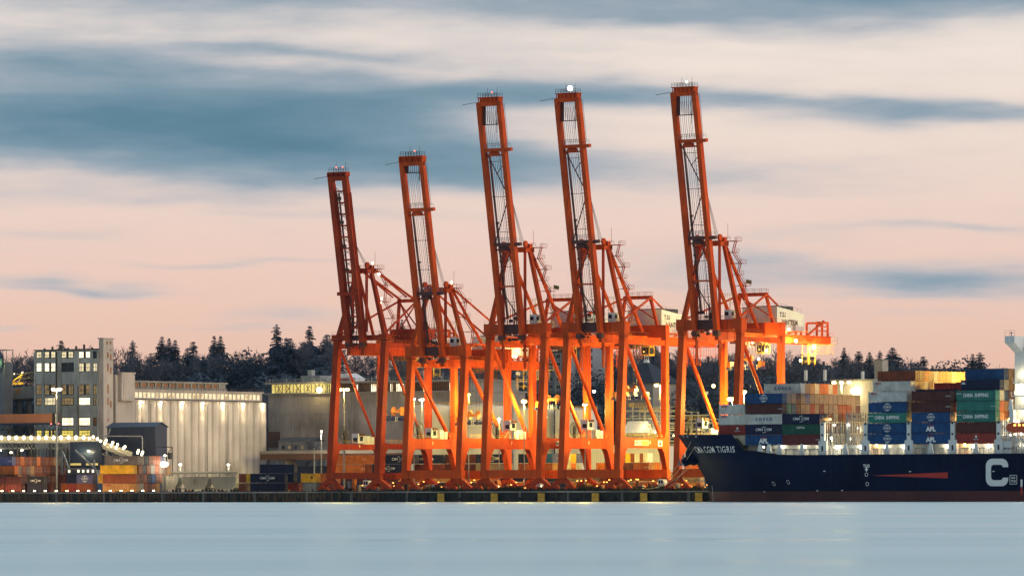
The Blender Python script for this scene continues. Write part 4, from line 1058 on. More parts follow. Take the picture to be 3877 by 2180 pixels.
for (px, py) in ((3095, 1859), (3190, 1858), (2895, 1862), (3120, 1785), (3446, 1787), (3762, 1787)):
    x_, z_ = hx(px, py); hull_poly([(x_ - .35, z_ - .12), (x_ + .35, z_ - .12), (x_ + .35, z_ + .12), (x_ - .35, z_ + .12)], 'white_letter', 'marking')
xd, zd = hx(2698, 1865); 
for k in range(9): hull_poly([(xd, .3 + k * .5), (xd + .25, .3 + k * .5), (xd + .25, .55 + k * .5), (xd, .55 + k * .5)], 'white_letter', 'marking')
xd = upx(3868); hull_poly([(xd - .3, zpx(1846, 3868)), (xd + .3, zpx(1846, 3868)), (xd + .3, zpx(1818, 3868)), (xd - .3, zpx(1818, 3868))], 'white_letter', 'marking')
hull_poly([(xd - .3, zpx(1876, 3868)), (xd + .3, zpx(1876, 3868)), (xd + .3, zpx(1847, 3868)), (xd - .3, zpx(1847, 3868))], 'hull_red', 'marking')
xq0, xq1, zq0, zq1 = upx(3823), upx(3851), zpx(1836, 3837), zpx(1801, 3837)
for (a, c_, e, f) in ((xq0, xq1, zq0, zq0 + .15), (xq0, xq1, zq1 - .15, zq1), (xq0, xq0 + .15, zq0, zq1), (xq1 - .15, xq1, zq0, zq1)): hull_poly([(a, e), (c_, e), (c_, f), (a, f)], 'white_letter', 'marking')
hull_text('NO', .55, (xq0 + xq1) / 2, (zq0 + zq1) / 2 + .45, name='marking', bold=.03); hull_text('TUG', .55, (xq0 + xq1) / 2, (zq0 + zq1) / 2 - .45, name='marking', bold=.03)
# anchor pocket and anchor on the flare
xp, zp = hx(2622, 1722); yp = -half(xp, zp)
b = MB(); b.ball((xp, yp + .6, zp), 2.3, 14, 10, 1.35); b.tube((xp, yp + .2, zp - .6), (xp - 2.2, yp - 1.6, zp - 2.6), 1.5, 12, 1.1); b.build('anchor_pocket', 'navy_hull', ship, smooth=True)
b = MB(); a0 = Vector((xp - 2.3, yp - 1.7, zp - 2.6)); b.beam(a0 + Vector((.3, .1, 2.6)), a0, .45, .45); b.beam(a0, a0 + Vector((-.9, -.5, -.3)), .5, .6); b.beam(a0 + Vector((-.9, -.5, -.3)), a0 + Vector((-.5, -.6, 1.5)), .3, .8, (1, 0, 0), .1, .2); b.beam(a0, a0 + Vector((1.0, .4, -.4)), .5, .6); b.build('anchor', 'steel_grey', ship)
# bulwark fittings on the forecastle
b = MB()
for px in (2590, 2605, 2637):
    x_, z_ = hx(px, 1652); b.ball((x_, -half(x_, z_) - .05, z_), .42, 8, 6)
b.build('fairlead', 'steel_grey', ship)
b = MB(); b.tube((6, 0, ZF - 1), (6, 0, ZF + 5.0), .18, 6); b.box(3, 9, -4, 4, ZF - 1.1, ZF - .4)
for k in range(12): a = k * .523; b.beam((9.5, 0, ZF + 1.4), (9.5 + 2.2 * math.cos(a), 0, ZF + 1.4 + 2.2 * math.sin(a)), .12, .12)
b.build('foremast', 'steel_grey', ship)
xbw = upx(2698); b = MB(); b.prism([(xbw - 2.6, ZF - 1.1), (xbw + 2.2, ZF - 1.1), (xbw + 2.2, ZF + 4.6), (xbw - 1.2, ZF + 4.6)], 'y', -15, 15)
for k in range(9): b.box(xbw - 2.3, xbw - 1.3, -14 + k * 3.4, -13.7 + k * 3.4, ZF - 1, ZF + 4.5)
b.build('breakwater', 'steel_grey', ship)

# ---- deck gear along the near side: coaming, pillars, stanchions, lamps
ZC = zpx(1683, 3300)
xc0 = upx(2815); 
b = MB(); b.box(xc0 + 6, XEND - 4, -B2 + 4.2, -B2 + 4.5, ZD - .1, ZC - 1.2); b.box(xc0 + 6, XEND - 4, -B2 + 3.4, B2 - 3.4, ZC - 1.15, ZC - .12); 
for k in range(60): b.box(xc0 + 8 + k * 2.6, xc0 + 8.8 + k * 2.6, -B2 + 3.8, -B2 + 4.21, ZD, ZC - 1.14)
b.build('hatch_coaming', 'white_paint', ship)
b = MB(); b.rail((xc0 + 4, -B2 + .25, ZD), (XEND - 4, -B2 + .25, ZD), h=1.0, r=.035, step=3); b.build('railing', 'steel_grey', ship)
bays = dict(b1=2705, b2=2822, b3=2963, b4=3112, b5=3288, b6=3452, b7=3622)
pill = [(3110, 'pillar'), (3273, 'pillar'), (3437, 'pillar'), (3603, 'pillar'), (3777, 'pillar')]
for px, nm in pill:
    x = upx(px); zt = zpx(1602, px)
    b = MB(); b.prism([(x - 1.3, ZD), (x + 1.3, ZD), (x + 1.3, ZC + .9), (x + .62, ZC + 1.1), (x + .62, zt), (x - .62, zt), (x - .62, ZC + 1.1), (x - 1.3, ZC + .9)], 'y', -B2 + .5, -B2 + 1.5)
    # the bridge runs across the ship
    for z in (ZC + 3.0, ZC + 6.2): b.box(x - .6, x + .6, -B2 + 1.5, B2 - 1.5, z - .12, z)
    for k in range(17): b.box(x - .5, x - .3, -B2 + 2.4 + k * 2.5, -B2 + 2.65 + k * 2.5, ZC - 1, ZC + 6.4); b.box(x + .3, x + .5, -B2 + 2.4 + k * 2.5, -B2 + 2.65 + k * 2.5, ZC - 1, ZC + 6.4)
    lbz = b.build('lashing_bridge', 'white_paint', ship)
    b = MB()
    for zz, s in ((ZD + 1.7, 1.2), (ZC + 2.6, .5), (ZC + 5.6, .5)): b.tube((x, -B2 + .48, zz), (x, -B2 + .499, zz), .34, 10); b.box(x - .3, x + .3, -B2 + .485, -B2 + .498, zz - s * .6, zz + s * .6)
    b.build('opening', 'steel_dark', lbz)
for px in (2872, 2905, 2945, 3030, 3196, 3352, 3518, 3690):
    x = upx(px); b = MB(); b.prism([(x - .95, ztop(x) - .05), (x + .95, ztop(x) - .05), (x + .3, ZC + .2), (x - .3, ZC + .2)], 'y', -B2 + .7, -B2 + 1.1); b.build('stanchion', 'white_paint', ship)
lampx = [(2870, 0), (2937, 1), (3017, 1), (3086, 1), (3148, 1), (3238, 1), (3297, 2), (3332, 1), (3402, 1), (3565, 1), (3632, 2), (3665, 1), (3722, 1)]
for px, k in lampx:
    x = upx(px); z = ZD + 1.9 if px > 3100 else ZD + 2.3
    if k == 2: z += .6
    lp = MB().ball((0, 0, 0), .36 if k else .25, 8, 6).build('lamp', 'lamp_sodium' if k == 2 else 'lamp_white', ship); lp.location = (x, -B2 + 3.0, z)
    if k: light(ship, (x, -B2 + 2.2, z + .1), 190, (1, .86, .5) if k == 1 else (1, .45, .1), .25)
# cell guides in the empty bay
x0, x1 = upx(3122), upx(3268)
b = MB(); xg = x0 + 5.5
for k in range(17):
    y = -B2 + 3.0 + k * 1.27
    b.box(xg - .22, xg + .22, y - .16, y + .16, ZC - 1, ZC + 8.0 - .5 * (k % 2)); b.prism([(xg - .22, ZC + 8), (xg + .22, ZC + 8), (xg + .1, ZC + 8.9), (xg - .1, ZC + 8.9)], 'y', y - .12, y + .12)
for z in (ZC + 3.1, ZC + 6.4): b.box(xg - .3, xg + .3, -B2 + 2.8, -B2 + 23.5, z - .35, z)
for k in range(4): b.beam((xg, -B2 + 4 + 5 * k, ZC - .8), (xg, -B2 + 6.4 + 5 * k, ZC + 2.8), .3, .3); b.beam((xg, -B2 + 8.6 + 5 * k, ZC - .8), (xg, -B2 + 6.4 + 5 * k, ZC + 2.8), .3, .3)
cg = b.build('cell_guide', 'steel_grey', ship)
b = MB()
for k in range(17): y = -B2 + 3.0 + k * 2.4; b.box(x0 + .5, x0 + .9, y - .2, y + .2, ZC - 1, ZC + 5)
b.box(x0 + .4, x0 + 1.0, -B2 + 2.8, B2 - 3, ZC + 2.6, ZC + 3.0); b.build('cell_guide', 'steel_grey', ship)
for (px, dz, dv) in ((3143, 5.4, 2.2), (3197, 5.4, 2.2), (3130, 1.8, 2.6), (3170, 1.6, 7), (3225, 1.5, 9), (3180, 4.6, 10), (3240, 4.4, 12)):
    x = upx(px); lp = MB().ball((0, 0, 0), .3, 8, 6).build('lamp', 'lamp_white', ship); lp.location = (x, -B2 + dv, ZC + dz); light(ship, (x, -B2 + dv, ZC + dz - .4), 170, (1, .82, .45), .3)
for px in (3105, 3275, 3435, 3448, 3600, 3612, 3785): # orange glow between the bays
    x = upx(px); lp = MB().ball((0, 0, 0), .28, 8, 6).build('lamp', 'lamp_sodium', ship); lp.location = (x, -B2 + 5.5, zpx(1588, px)); light(ship, (x, -B2 + 5.0, zpx(1590, px)), 380, (1, .5, .12), .3)

# ---- accommodation block at the edge of the picture
xa = upx(3842)
xac = upx(3843, SV + 4.5)
b = MB(); b.box(xac, xac + 18, -B2 + 4.5, B2 - 4.5, ZD, zpx(1316, 3850)); acc = b.build('accommodation_block', 'white_paint', ship)
zw0, zw1 = zpx(1301, 3812), zpx(1276, 3812)
xw = upx(3808)
b = MB(); b.prism([(-B2 - .4, zw0), (-B2 + 1.5, zw0 - .9), (-B2 + 7, zw0 - 3.6), (-B2 + 7, zw1), (-B2 - .4, zw1)], 'x', xw, xw + 3.0)
b.box(xw, xw + 12, -B2 + 7, B2 - 7, zw0 - 2, zw1); wing = b.build('bridge_wing', 'white_paint', ship)
b = MB(); b.rail((xw, -B2 - .3, zw1), (xw + 3, -B2 - .3, zw1), h=1.6, r=.04, step=1.2); b.tube((xw + 1.5, -B2 + .6, zw1), (xw + 1.5, -B2 + .6, zw1 + .7), .12, 6); b.ball((xw + 1.5, -B2 + .6, zw1 + .9), .3, 8, 6); b.build('railing', 'steel_grey', wing)
for py, dx in ((1450, -1.6), (1500, -2.2), (1550, -1.5), (1597, -2.0), (1632, -3), (1674, -2)):
    z = zpx(py, 3850); b = MB(); b.box(xa + dx, xa + 6, -B2 + 2.0, -B2 + 9, z - .35, z); b.rail((xa + dx, -B2 + 2.0, z), (xa + 6, -B2 + 2.0, z), h=1.1, r=.05, step=1); b.build('balcony', 'white_paint', ship)
for px, py, dv in ((3852, 1422, 3.6), (3850, 1470, 3.4), (3868, 1466, 3.4), (3838, 1486, 3), (3852, 1515, 3.4), (3855, 1562, 3.4), (3842, 1600, 2.2), (3806, 1609, 3), (3848, 1645, 3), (3806, 1650, 3), (3862, 1690, 2.5)):
    x = upx(px); z = zpx(py, px); lp = MB().ball((0, 0, 0), .34, 8, 6).build('lamp', 'lamp_white', ship); lp.location = (x, -B2 + dv, z); light(ship, (x - .6, -B2 + dv - .8, z), 300, (1, .84, .45), .4)
b = MB(); xl, zl = upx(3848), zpx(1620, 3848)
pts = [(-3.4, .2), (-3.0, -1.0), (-1.5, -1.5), (2.5, -1.5), (4, -1.0), (4.2, .6), (3.2, 1.2), (-1.6, 1.2), (-2.8, .9)]
b.prism([(xl + p, zl + q) for p, q in pts], 'y', -B2 + .4, -B2 + 2.6); lb_ = b.build('lifeboat', 'lifeboat', ship)
multi(lb_, 'window', 'lamp_amber', [(xl + p, xl + p + .7, -B2 + .36, -B2 + .42, zl + .3, zl + .8) for p in (-1, .4, 1.8)])
b = MB(); b.tube((upx(3815), -B2 + 1.2, zpx(1555, 3815)), (upx(3822), -B2 + 1.2, zpx(1515, 3822)), .5, 8); b.tube((upx(3822), -B2 + 1.2, zpx(1515, 3822)), (upx(3826), -B2 + 1.2, zpx(1575, 3826)), .3, 8); b.box(upx(3816), upx(3832), -B2 + .8, -B2 + 2, zpx(1600, 3816), zpx(1555, 3816)); b.build('deck_crane', 'white_paint', ship)
xs0, xs1 = upx(3786), upx(3822); b = MB(); b.box(xs0, xs1, -B2 + 1.0, -B2 + 1.4, zpx(1722, 3790), zpx(1673, 3790)); nb = b.build('bulwark_screen', 'white_paint', ship)
lettering(nb, 'NO SMOKING', .55, ((xs0 + xs1) / 2, -B2 + .97, zpx(1701, 3800)), 'black_letter', bold=.02)
b = MB()
for k in range(14): x = upx(3786 + k * 8); b.box(x - .12, x + .12, -B2 + 1.6, -B2 + 1.9, ZD, zpx(1600, 3800)); 
for z in (zpx(1690, 3800), zpx(1652, 3800), zpx(1610, 3800)): b.box(upx(3786), upx(3786) + 24, -B2 + 1.4, -B2 + 3.4, z - .15, z); b.rail((upx(3786), -B2 + 1.4, z), (upx(3786) + 24, -B2 + 1.4, z), r=.05, step=1)
b.build('accommodation_ladder', 'white_paint', ship)
# mooring lines
for (x0_, y0_, z0_, u1, v1) in ((hx(2617, 1664)[0], -half(*hx(2617, 1664)), 17.2, Qu(2470, -2), -1.6), (hx(2635, 1664)[0], -half(*hx(2635, 1664)) + 1, 17.2, Qu(2478, -2), -1.6), (4, 4, 17.5, Qu(2520, -2), -1.6), (hx(2632, 1740)[0], -half(*hx(2632, 1740)), 11.5, Qu(2470, -2) - 4, -1.6)):
    a = Vector((x0_, y0_, z0_)); e_ = W(u1, v1, DECK + .6) - W(ub, SV + B2, 0); e = Vector((e_.dot(U), e_.dot(V), e_.z))
    b = MB(); b.path([a.lerp(e, k / 8) - Vector((0, 0, 2.2 * (1 - (k / 4 - 1) ** 2))) for k in range(9)], .05, 5); b.build('mooring_line', 'cream_letter', ship)

# ---- containers on deck
PITCH = 2.5
VN = SV + 2.0                    # centre line of the row nearest the camera
ZC0 = ZC
BAYNAME = dict(b1='bay at the bow', b2='tall bay behind the bow', b3='low three-high bay', b5='bay after the empty cell guides', b6='bay between the two teal-trimmed bays', b7='bay next to the bridge')
LONGN = {'white': 'off-white', 'shaded_white': 'shade-toned white', 'taupe': 'grey brown'}
def ship_box(bay, row, tier, color, brand=None, label=None, H=HBOX, dv=0.0, z=None):
    v = VN + (row - 1) * PITCH + dv
    u = Qu(bays[bay], VN - 1.22) + 6.1
    cn = LONGN.get(color, color)
    where = BAYNAME[bay]
    if label is None:
        if row == 1: label = f'{cn} container, {ORD[tier-1]} up in the waterside stack of the {where}'
        else: label = f'{cn} container, row {ORD[row-1]} across, {ORD[tier-1]} up in the {where}'
    return container(color, u, v, ZC0 + (tier - 1) * (HC + .02) if z is None else z, label, H=H, group='containers stacked on the ship', brand=brand)
G_ = ship_box
G_('b1', 2, 1, 'cream'); G_('b1', 2, 2, 'red', 'beacon'); G_('b1', 2, 3, 'white', 'oocl'); G_('b1', 2, 4, 'white', 'oocl')
for k, (c, br) in enumerate([('blue', 'apl'), ('navy', 'cma'), ('white', 'cosco'), ('brown', 'side'), ('blue', 'globe')]): G_('b2', 1, k + 1, c, br)
for k, (c, br) in enumerate([('maroon', 'side'), ('green', 'capital'), ('navy', 'cma')]): G_('b3', 1, k + 1, c, br)
for k, (c, br) in enumerate([('blue', 'globe'), ('blue', 'globe'), ('teal', 'cs'), ('blue', 'globe'), ('white', 'oocl')]): G_('b5', 1, k + 1, c, br)
for k, (c, br) in enumerate([('blue', 'apl'), ('blue', 'apl'), ('blue', 'globe'), ('brown', 'side'), ('brown', 'side')]): G_('b6', 1, k + 1, c, br)
for k, (c, br) in enumerate([('red', 'beacon'), ('brown', None), ('teal', 'cs'), ('teal', 'side'), ('teal', 'cs')]): G_('b7', 1, k + 1, c, br)
# inner rows of the tall bay behind the bow: their door ends show in three tiers
T5 = ['taupe', 'shaded_white', 'brown', 'shaded_white', 'violet', 'taupe', 'shaded_white', 'shaded_white', 'shaded_white', 'shaded_white', 'taupe', 'shaded_white', 'shaded_white', 'shaded_white', 'shaded_white', 'taupe']  # white ends in dim light: the shade is put into their colour
T4 = ['teal', 'blue', 'brown', 'shaded_white', 'shaded_white', 'red', 'shaded_white', 'maroon', 'shaded_white', 'taupe', 'shaded_white', 'rust', 'rust', 'rust', 'shaded_white', 'brown']
T3 = ['white', 'brown', 'taupe', 'brown', 'grey', 'brown', 'rust', 'brown', 'blue', 'rust', 'brown', 'taupe', 'maroon', 'rust', 'navy', 'brown']
T6 = ['white', 'tan', 'tan', 'cream', 'orange', 'orange', 'cream', 'orange']  # orange and tan put the lamp glow on these ends into their colour
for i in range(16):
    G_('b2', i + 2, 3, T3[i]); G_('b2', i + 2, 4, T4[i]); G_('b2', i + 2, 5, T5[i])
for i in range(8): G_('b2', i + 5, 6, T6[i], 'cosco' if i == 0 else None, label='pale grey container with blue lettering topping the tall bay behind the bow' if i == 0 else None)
for i in range(6): G_('b3', i + 2, 2, R.choice(['brown', 'rust', 'blue', 'grey', 'taupe', 'white'])); G_('b3', i + 2, 3, R.choice(['brown', 'rust', 'blue', 'grey', 'navy', 'maroon']))
# bay after the cell guides: two more tiers further in
E7 = ['rust', 'tan', 'orange', 'tan', 'cream', 'tan', 'orange', 'tan', 'cream', 'tan', 'orange', 'orange']  # warm lamp light on the top ends painted in as orange, tan, cream
for i, c in enumerate(E7[:11]): G_('b5', i + 3, 7, c)
E6 = ['white', 'tan', 'tan', 'cream', 'rust', 'cream', 'cream', 'tan', 'tan', 'cream']
for i, c in enumerate(E6): G_('b5', i + 2, 6, c, 'oocl' if i == 0 else None)
E5 = ['cream', 'tan', 'rust', 'tan', 'brown']
for i, c in enumerate(E5): G_('b5', i + 2, 5, c); G_('b5', i + 2, 4, ['navy', 'brown', 'navy', 'rust', 'brown'][i]); G_('b5', i + 2, 3, ['brown', 'tan', 'rust', 'tan', 'navy'][i]); G_('b5', i + 2, 2, ['rust', 'grey', 'tan', 'brown', 'rust'][i]); G_('b5', i + 2, 1, ['tan', 'rust', 'brown', 'grey', 'navy'][i])
for i, c in enumerate(['navy', 'brown', 'navy']): G_('b6', i + 2, 5, c, z=ZC0 + 4 * (HC + .02) + (.55 if i == 0 else 0))
for i in range(3):
    for k in range(4): G_('b6', i + 2, k + 1, R.choice(['rust', 'tan', 'brown', 'navy', 'grey', 'orange']))
G_('b6', 6, 6, 'red', None, label='red container set back on top of the bay with two APL-blue boxes'.replace('APL-blue', 'blue'), z=ZC0 + 5 * (HC + .02) - .45)
G_('b7', 2, 6, 'navy', 'apls'); G_('b7', 3, 7, 'blue')
for i in range(4):
    G_('b7', i + 4, 7, ['tan', 'brown', 'cream', 'rust'][i]); G_('b7', i + 3, 6, ['cream', 'tan', 'brown', 'tan'][i]); G_('b7', i + 2, 5, ['cream', 'blue', 'rust', 'brown'][i])
    G_('b7', i + 2, 4, ['orange', 'tan', 'rust', 'grey'][i]); G_('b7', i + 2, 3, ['tan', 'rust', 'brown', 'rust'][i]); G_('b7', i + 2, 2, ['rust', 'brown', 'tan', 'grey'][i]); G_('b7', i + 2, 1, ['orange', 'tan', 'rust', 'brown'][i])
# floodlights on the accommodation front that light the container ends
light(ship, (upx(3800), 4, zpx(1400, 3800)), 9000, (1, .70, .28), .6)
lp = MB().ball((0, 0, 0), .5, 8, 6).build('lamp', 'lamp_warm', ship); lp.location = (upx(3800), 4, zpx(1400, 3800))
# ---------------------------------------------------------------- grain terminal on the west side
def zz(py, px, v): return Zof(py, Qu(px, v), v)
# --- elevator workhouse
ve = 60.0
uE = Qu(134, ve); e1 = Qu(374, ve) - uE
el_ = thing('grain_elevator', 'tall weathered white grain elevator block with lit windows in six storeys', 'elevator', uE, ve, DECK)
zt = zz(1322, 250, ve) - DECK
b = MB(); b.box(0, e1, 0, 5.3, -1, zt); 
b.build('wall', 'elevator_white', el_)
b = MB()
for px in (134, 163, 214, 222, 286, 300, 345, 351, 372):
    x = Qu(px, ve) - uE; b.box(x - .25, x + .28, -.30, -.003, -1, zt - .4)
b.build('pilaster', 'elevator_white', el_)
b = MB(); b.box(-.3, e1 + .0, -.5, 5.6, zt + .003, zt + .35)
for k in range(7): b.box(2 + k * 3.4, 2.5 + k * 3.4, 2, 2.5, zt + .35, zt + .9 + .5 * (k % 3)); 
b.build('parapet', 'steel_dark', el_)
b = MB(); x = Qu(218, ve) - uE; b.tube((x, -.6, 2), (x, -.6, zt - .5), .22, 8); x = Qu(300, ve) - uE; b.tube((x, -.5, 6), (x, -.5, zt - 12), .14, 6); x = Qu(232, ve) - uE
for q in (0, .6): b.tube((x + q, -.5, 3), (x + q, -.5, zt), .05, 4)
for k in range(60): b.tube((x, -.5, 3 + k * .65), (x + .6, -.5, 3 + k * .65), .04, 4)
b.build('drain_pipe', 'steel_dark', el_)
cols = [(141, 159), (172, 212), (236, 279), (302, 344), (356, 373)]
rowsy = [(1328, 1351), (1371, 1402), (1453, 1490), (1502, 1529), (1578, 1606), (1625, 1645)]
styles = [['win_cream', 'win_cream', 'win_cream', 'win_bright', 'glass_dark'], ['win_bright', 'win_bright', 'glass_dark', 'win_cream', 'win_cream'], ['win_dim', 'win_dim', 'win_dim', 'win_dim', 'win_dim'],
          ['win_dim', 'win_cream', 'win_dim', 'win_bright', 'win_dim'], [None, None, 'win_bright', 'win_bright', 'window_amber'], ['win_yellow', 'win_yellow', 'win_yellow', 'win_yellow', None]]
for i, (y0, y1) in enumerate(rowsy):
    for j, (x0, x1) in enumerate(cols):
        if styles[i][j] is None: continue
        xa, xb = Qu(x0, ve) - uE, Qu(x1, ve) - uE; za, zb = zz(y1, x0, ve) - DECK, zz(y0, x0, ve) - DECK
        b = MB(); b.box(xa - .18, xb + .18, -.12, -.004, za - .18, zb + .18); fr = b.build('window', 'steel_dark', el_)
        b = MB(); n = 1 if xb - xa < 2.6 else 2; m = (xb - xa) / n
        for k in range(n):
            c0, c1 = xa + k * m, xa + (k + 1) * m; gap = m * .2 if (n == 2 and i < 3) else 0
            if k: c0 += gap
            else: c1 -= gap
            for p in range(2):
                for q in range(2): b.box(c0 + p * (c1 - c0) / 2 + .06, c0 + (p + 1) * (c1 - c0) / 2 - .06, -.15, -.123, za + q * (zb - za) / 2 + .06, za + (q + 1) * (zb - za) / 2 - .06)
        b.build('pane', styles[i][j], fr)
# tower at its corner
tx0 = e1 - 1.8; tz = zz(1279, 390, ve) - DECK
b = MB(); b.box(e1 + .004, e1 + 1.9, .2, 5.4, -1, tz); b.box(e1 - .3, e1 + 2.2, -.2, 5.8, tz + .003, tz + .35); tw = b.build('stair_tower', 'elevator_side', el_)
b = MB()
for (yy, py, h) in ((2.6, 1293, 1.1), (4.6, 1293, 1.1), (4.6, 1320, .6), (3.0, 1340, 1.8), (4.7, 1347, 2.0), (3.0, 1386, 2.6), (4.7, 1398, 2.2), (3.0, 1467, 3), (3.0, 1515, 2.2), (4.7, 1525, 2.2), (3.0, 1585, 1)):
    z = zz(py, 410, ve) - DECK; multi(tw, 'window', 'window_amber', [(e1 + 1.905, e1 + 1.98, yy * .86 - .34, yy * .86 + .34, z - h / 2, z + h / 2)])
# annex with arched gable
b = MB(); za = zz(1503, 440, ve) - DECK; zb = zz(1408, 440, ve) - DECK; b.box(e1 + .006, e1 + 2.6, 5.81, 16, -1, zb - .4); b.box(e1 + 2.61, e1 + 4.0, 7.2, 14, za - .3, zb); b.box(e1 + 2.4, e1 + 4.3, 6.9, 14.4, zb + .003, zb + .4); b.box(e1 + 2.4, e1 + 4.6, 6.9, 14.4, za - .75, za - .303); an = b.build('annex', 'elevator_side', el_)
b = MB(); b.prism([(8.2, za), (12.4, za), (12.4, zb - 2.6), (10.3, zb - 1.2), (8.2, zb - 2.6)], 'x', e1 + 4.003, e1 + 4.12); b.build('gable', 'elevator_side', an)
# --- silos: a row of bins along v with galleries above
vs0 = ve + 12.5
uS = Qu(470, vs0); 
u_face = uS
def v_on(px, u):     # v of the wall u = const seen at column px
    k = (px - 1938.5) / F
    return (k * (O.y + u * U.y) - O.x - u * U.x) / (V.x - k * V.y)
vA, vB = v_on(488, u_face), v_on(1016, u_face)
si = thing('grain_silo', 'long row of pale concrete grain silo bins with downlights under its gallery', 'silo', u_face, vA, DECK)
Ls = vB - vA; n = 20; rp = Ls / n
ztop_s = Zof(1511, u_face, vA) - DECK
b = MB()
for k in range(n):
    c = (k + .5) * rp; m = 8; pts = []
    for i in range(m + 1):
        a = math.pi * i / m; pts.append((1.75 * math.sin(a) - 1.65, c - rp / 2 * math.cos(a)))
    pts += [(-3, c + rp / 2), (-3, c - rp / 2)]
    b.prism(pts, 'z', -.2, ztop_s)
b.box(-14, -3.01, 0, Ls, -.2, ztop_s - .01)
b.build('bin_wall', 'silo_white', si)
b = MB()
for k in (3, 11, 14): b.tube((.25, k * rp, 1), (.25, k * rp, ztop_s - 1), .10, 5)
b.build('conduit', 'steel_dark', si)
# lower gallery with a lit window row, upper gallery behind
zg0, zg1 = ztop_s, Zof(1474, u_face, vA) - DECK
b = MB(); b.box(-9, .5, -2, Ls - 3.2, zg0 + .003, zg0 + .5); b.box(-8, 0, -1.8, Ls - 3.4, zg0 + .503, zg1); b.box(-8.6, .5, -2.2, Ls - 3.0, zg1 + .003, zg1 + .42)
ga = b.build('gallery', 'elevator_side', si)
b = MB(); b.rail((.4, -2, zg1 + .4), (.4, Ls - 3, zg1 + .4), h=.9, r=.05, step=2); b.box(-.2, .55, -2.2, Ls - 3, zg0 + .2, zg0 + .52); b.build('trim', 'steel_dark', ga)
m = 33
multi(ga, 'window', 'hall_row', [(.005, .05, -1.2 + k * (Ls - 3) / m, -1.2 + k * (Ls - 3) / m + (Ls - 3) / m * .66, zg0 + .95, zg1 - .55) for k in range(m)])
zu1 = Zof(1441, u_face, vA) - DECK; Lu = v_on(882, u_face) - vA
b = MB(); b.box(-8, -3.2, -2, Lu, zg1 + .43, zu1); b.box(-8.6, -2.4, -2.4, Lu + .4, zu1 + .003, zu1 + .5); b.box(-3.19, -2.5, -2, Lu, zg1 + .43, zg1 + 1.3)
for k in range(15): y = -2 + k * (Lu + 1.6) / 15; b.box(-3.19, -2.7, y, y + .8, zg1 + 1.303, zu1)
ug_ = b.build('upper_gallery', 'concrete', si)
multi(ug_, 'opening', 'window_amber', [(-3.19, -3.13, -1.0 + k * (Lu + 1.6) / 15, -1.0 + (k + 1) * (Lu + 1.6) / 15 - 1.4, zg1 + 1.4, zu1 - .3) for k in range(14)])
for px in (533, 607, 688, 766, 843, 919, 994):
    y = v_on(px, u_face) - vA
    b = MB(); b.box(.15, .75, y - .25, y + .25, ztop_s - .75, ztop_s - .45); fx = b.build('downlight', 'lamp_white', si)
    light(si, (1.0, y, ztop_s - 1.6), 260, (1, .80, .48), .25)
    light(si, (1.4, y, ztop_s - 5.5), 120, (1, .78, .45), .4)
# --- dark blue shed
vsd = 46.0; u0 = Qu(407, vsd); xw = Qu(588, vsd) - u0
sh = thing('storage_shed', 'dark navy metal clad shed with gable roof, before the silo bins', 'shed', u0, vsd, DECK)
zr = zz(1597, 500, vsd) - DECK; zev = zz(1611, 500, vsd) - DECK; dp = 6.2
b = MB(); b.prism([(0, -1), (dp, -1), (dp, zev), (dp / 2, zr - .25), (0, zev)], 'x', 0, xw)
for k in range(30): b.box(xw * k / 30, xw * k / 30 + .12, -.05, -.002, 0, zev - .1)
b.build('wall', 'navy_clad', sh)
b = MB(); b.add([(-.3, -.5, zev - .25), (xw + .4, -.5, zev - .25), (xw + .4, dp / 2, zr), (-.3, dp / 2, zr), (-.3, dp + .5, zev - .25), (xw + .4, dp + .5, zev - .25), (-.3, -.5, zev - .1), (xw + .4, -.5, zev - .1), (xw + .4, dp / 2, zr + .18), (-.3, dp / 2, zr + .18), (-.3, dp + .5, zev - .1), (xw + .4, dp + .5, zev - .1)],
       [(0, 1, 2, 3), (3, 2, 5, 4), (6, 7, 8, 9), (9, 8, 11, 10), (0, 1, 7, 6), (4, 5, 11, 10), (1, 2, 8, 7), (2, 5, 11, 8), (0, 3, 9, 6), (3, 4, 10, 9)]); b.build('roof', 'navy_roof', sh)
# pipe arch in front of the shed
b = MB(); vp = 40.0; up0 = Qu(380, vp); P_ = lambda px, py: (Qu(px, vp) - up0, 0, zz(py, px, vp) - DECK)
b.path([P_(402, 1645), P_(412, 1638), P_(418, 1618)], .16, 6); b.path([P_(350, 1647), P_(532, 1647), P_(538, 1650), P_(540, 1660), P_(540, 1700), P_(540, 1862)], .18, 8)
tag(place(b.build('overhead_pipe', 'steel_grey'), up0, vp, DECK), 'thin grey overhead pipe bent down in front of the navy shed', 'pipe')
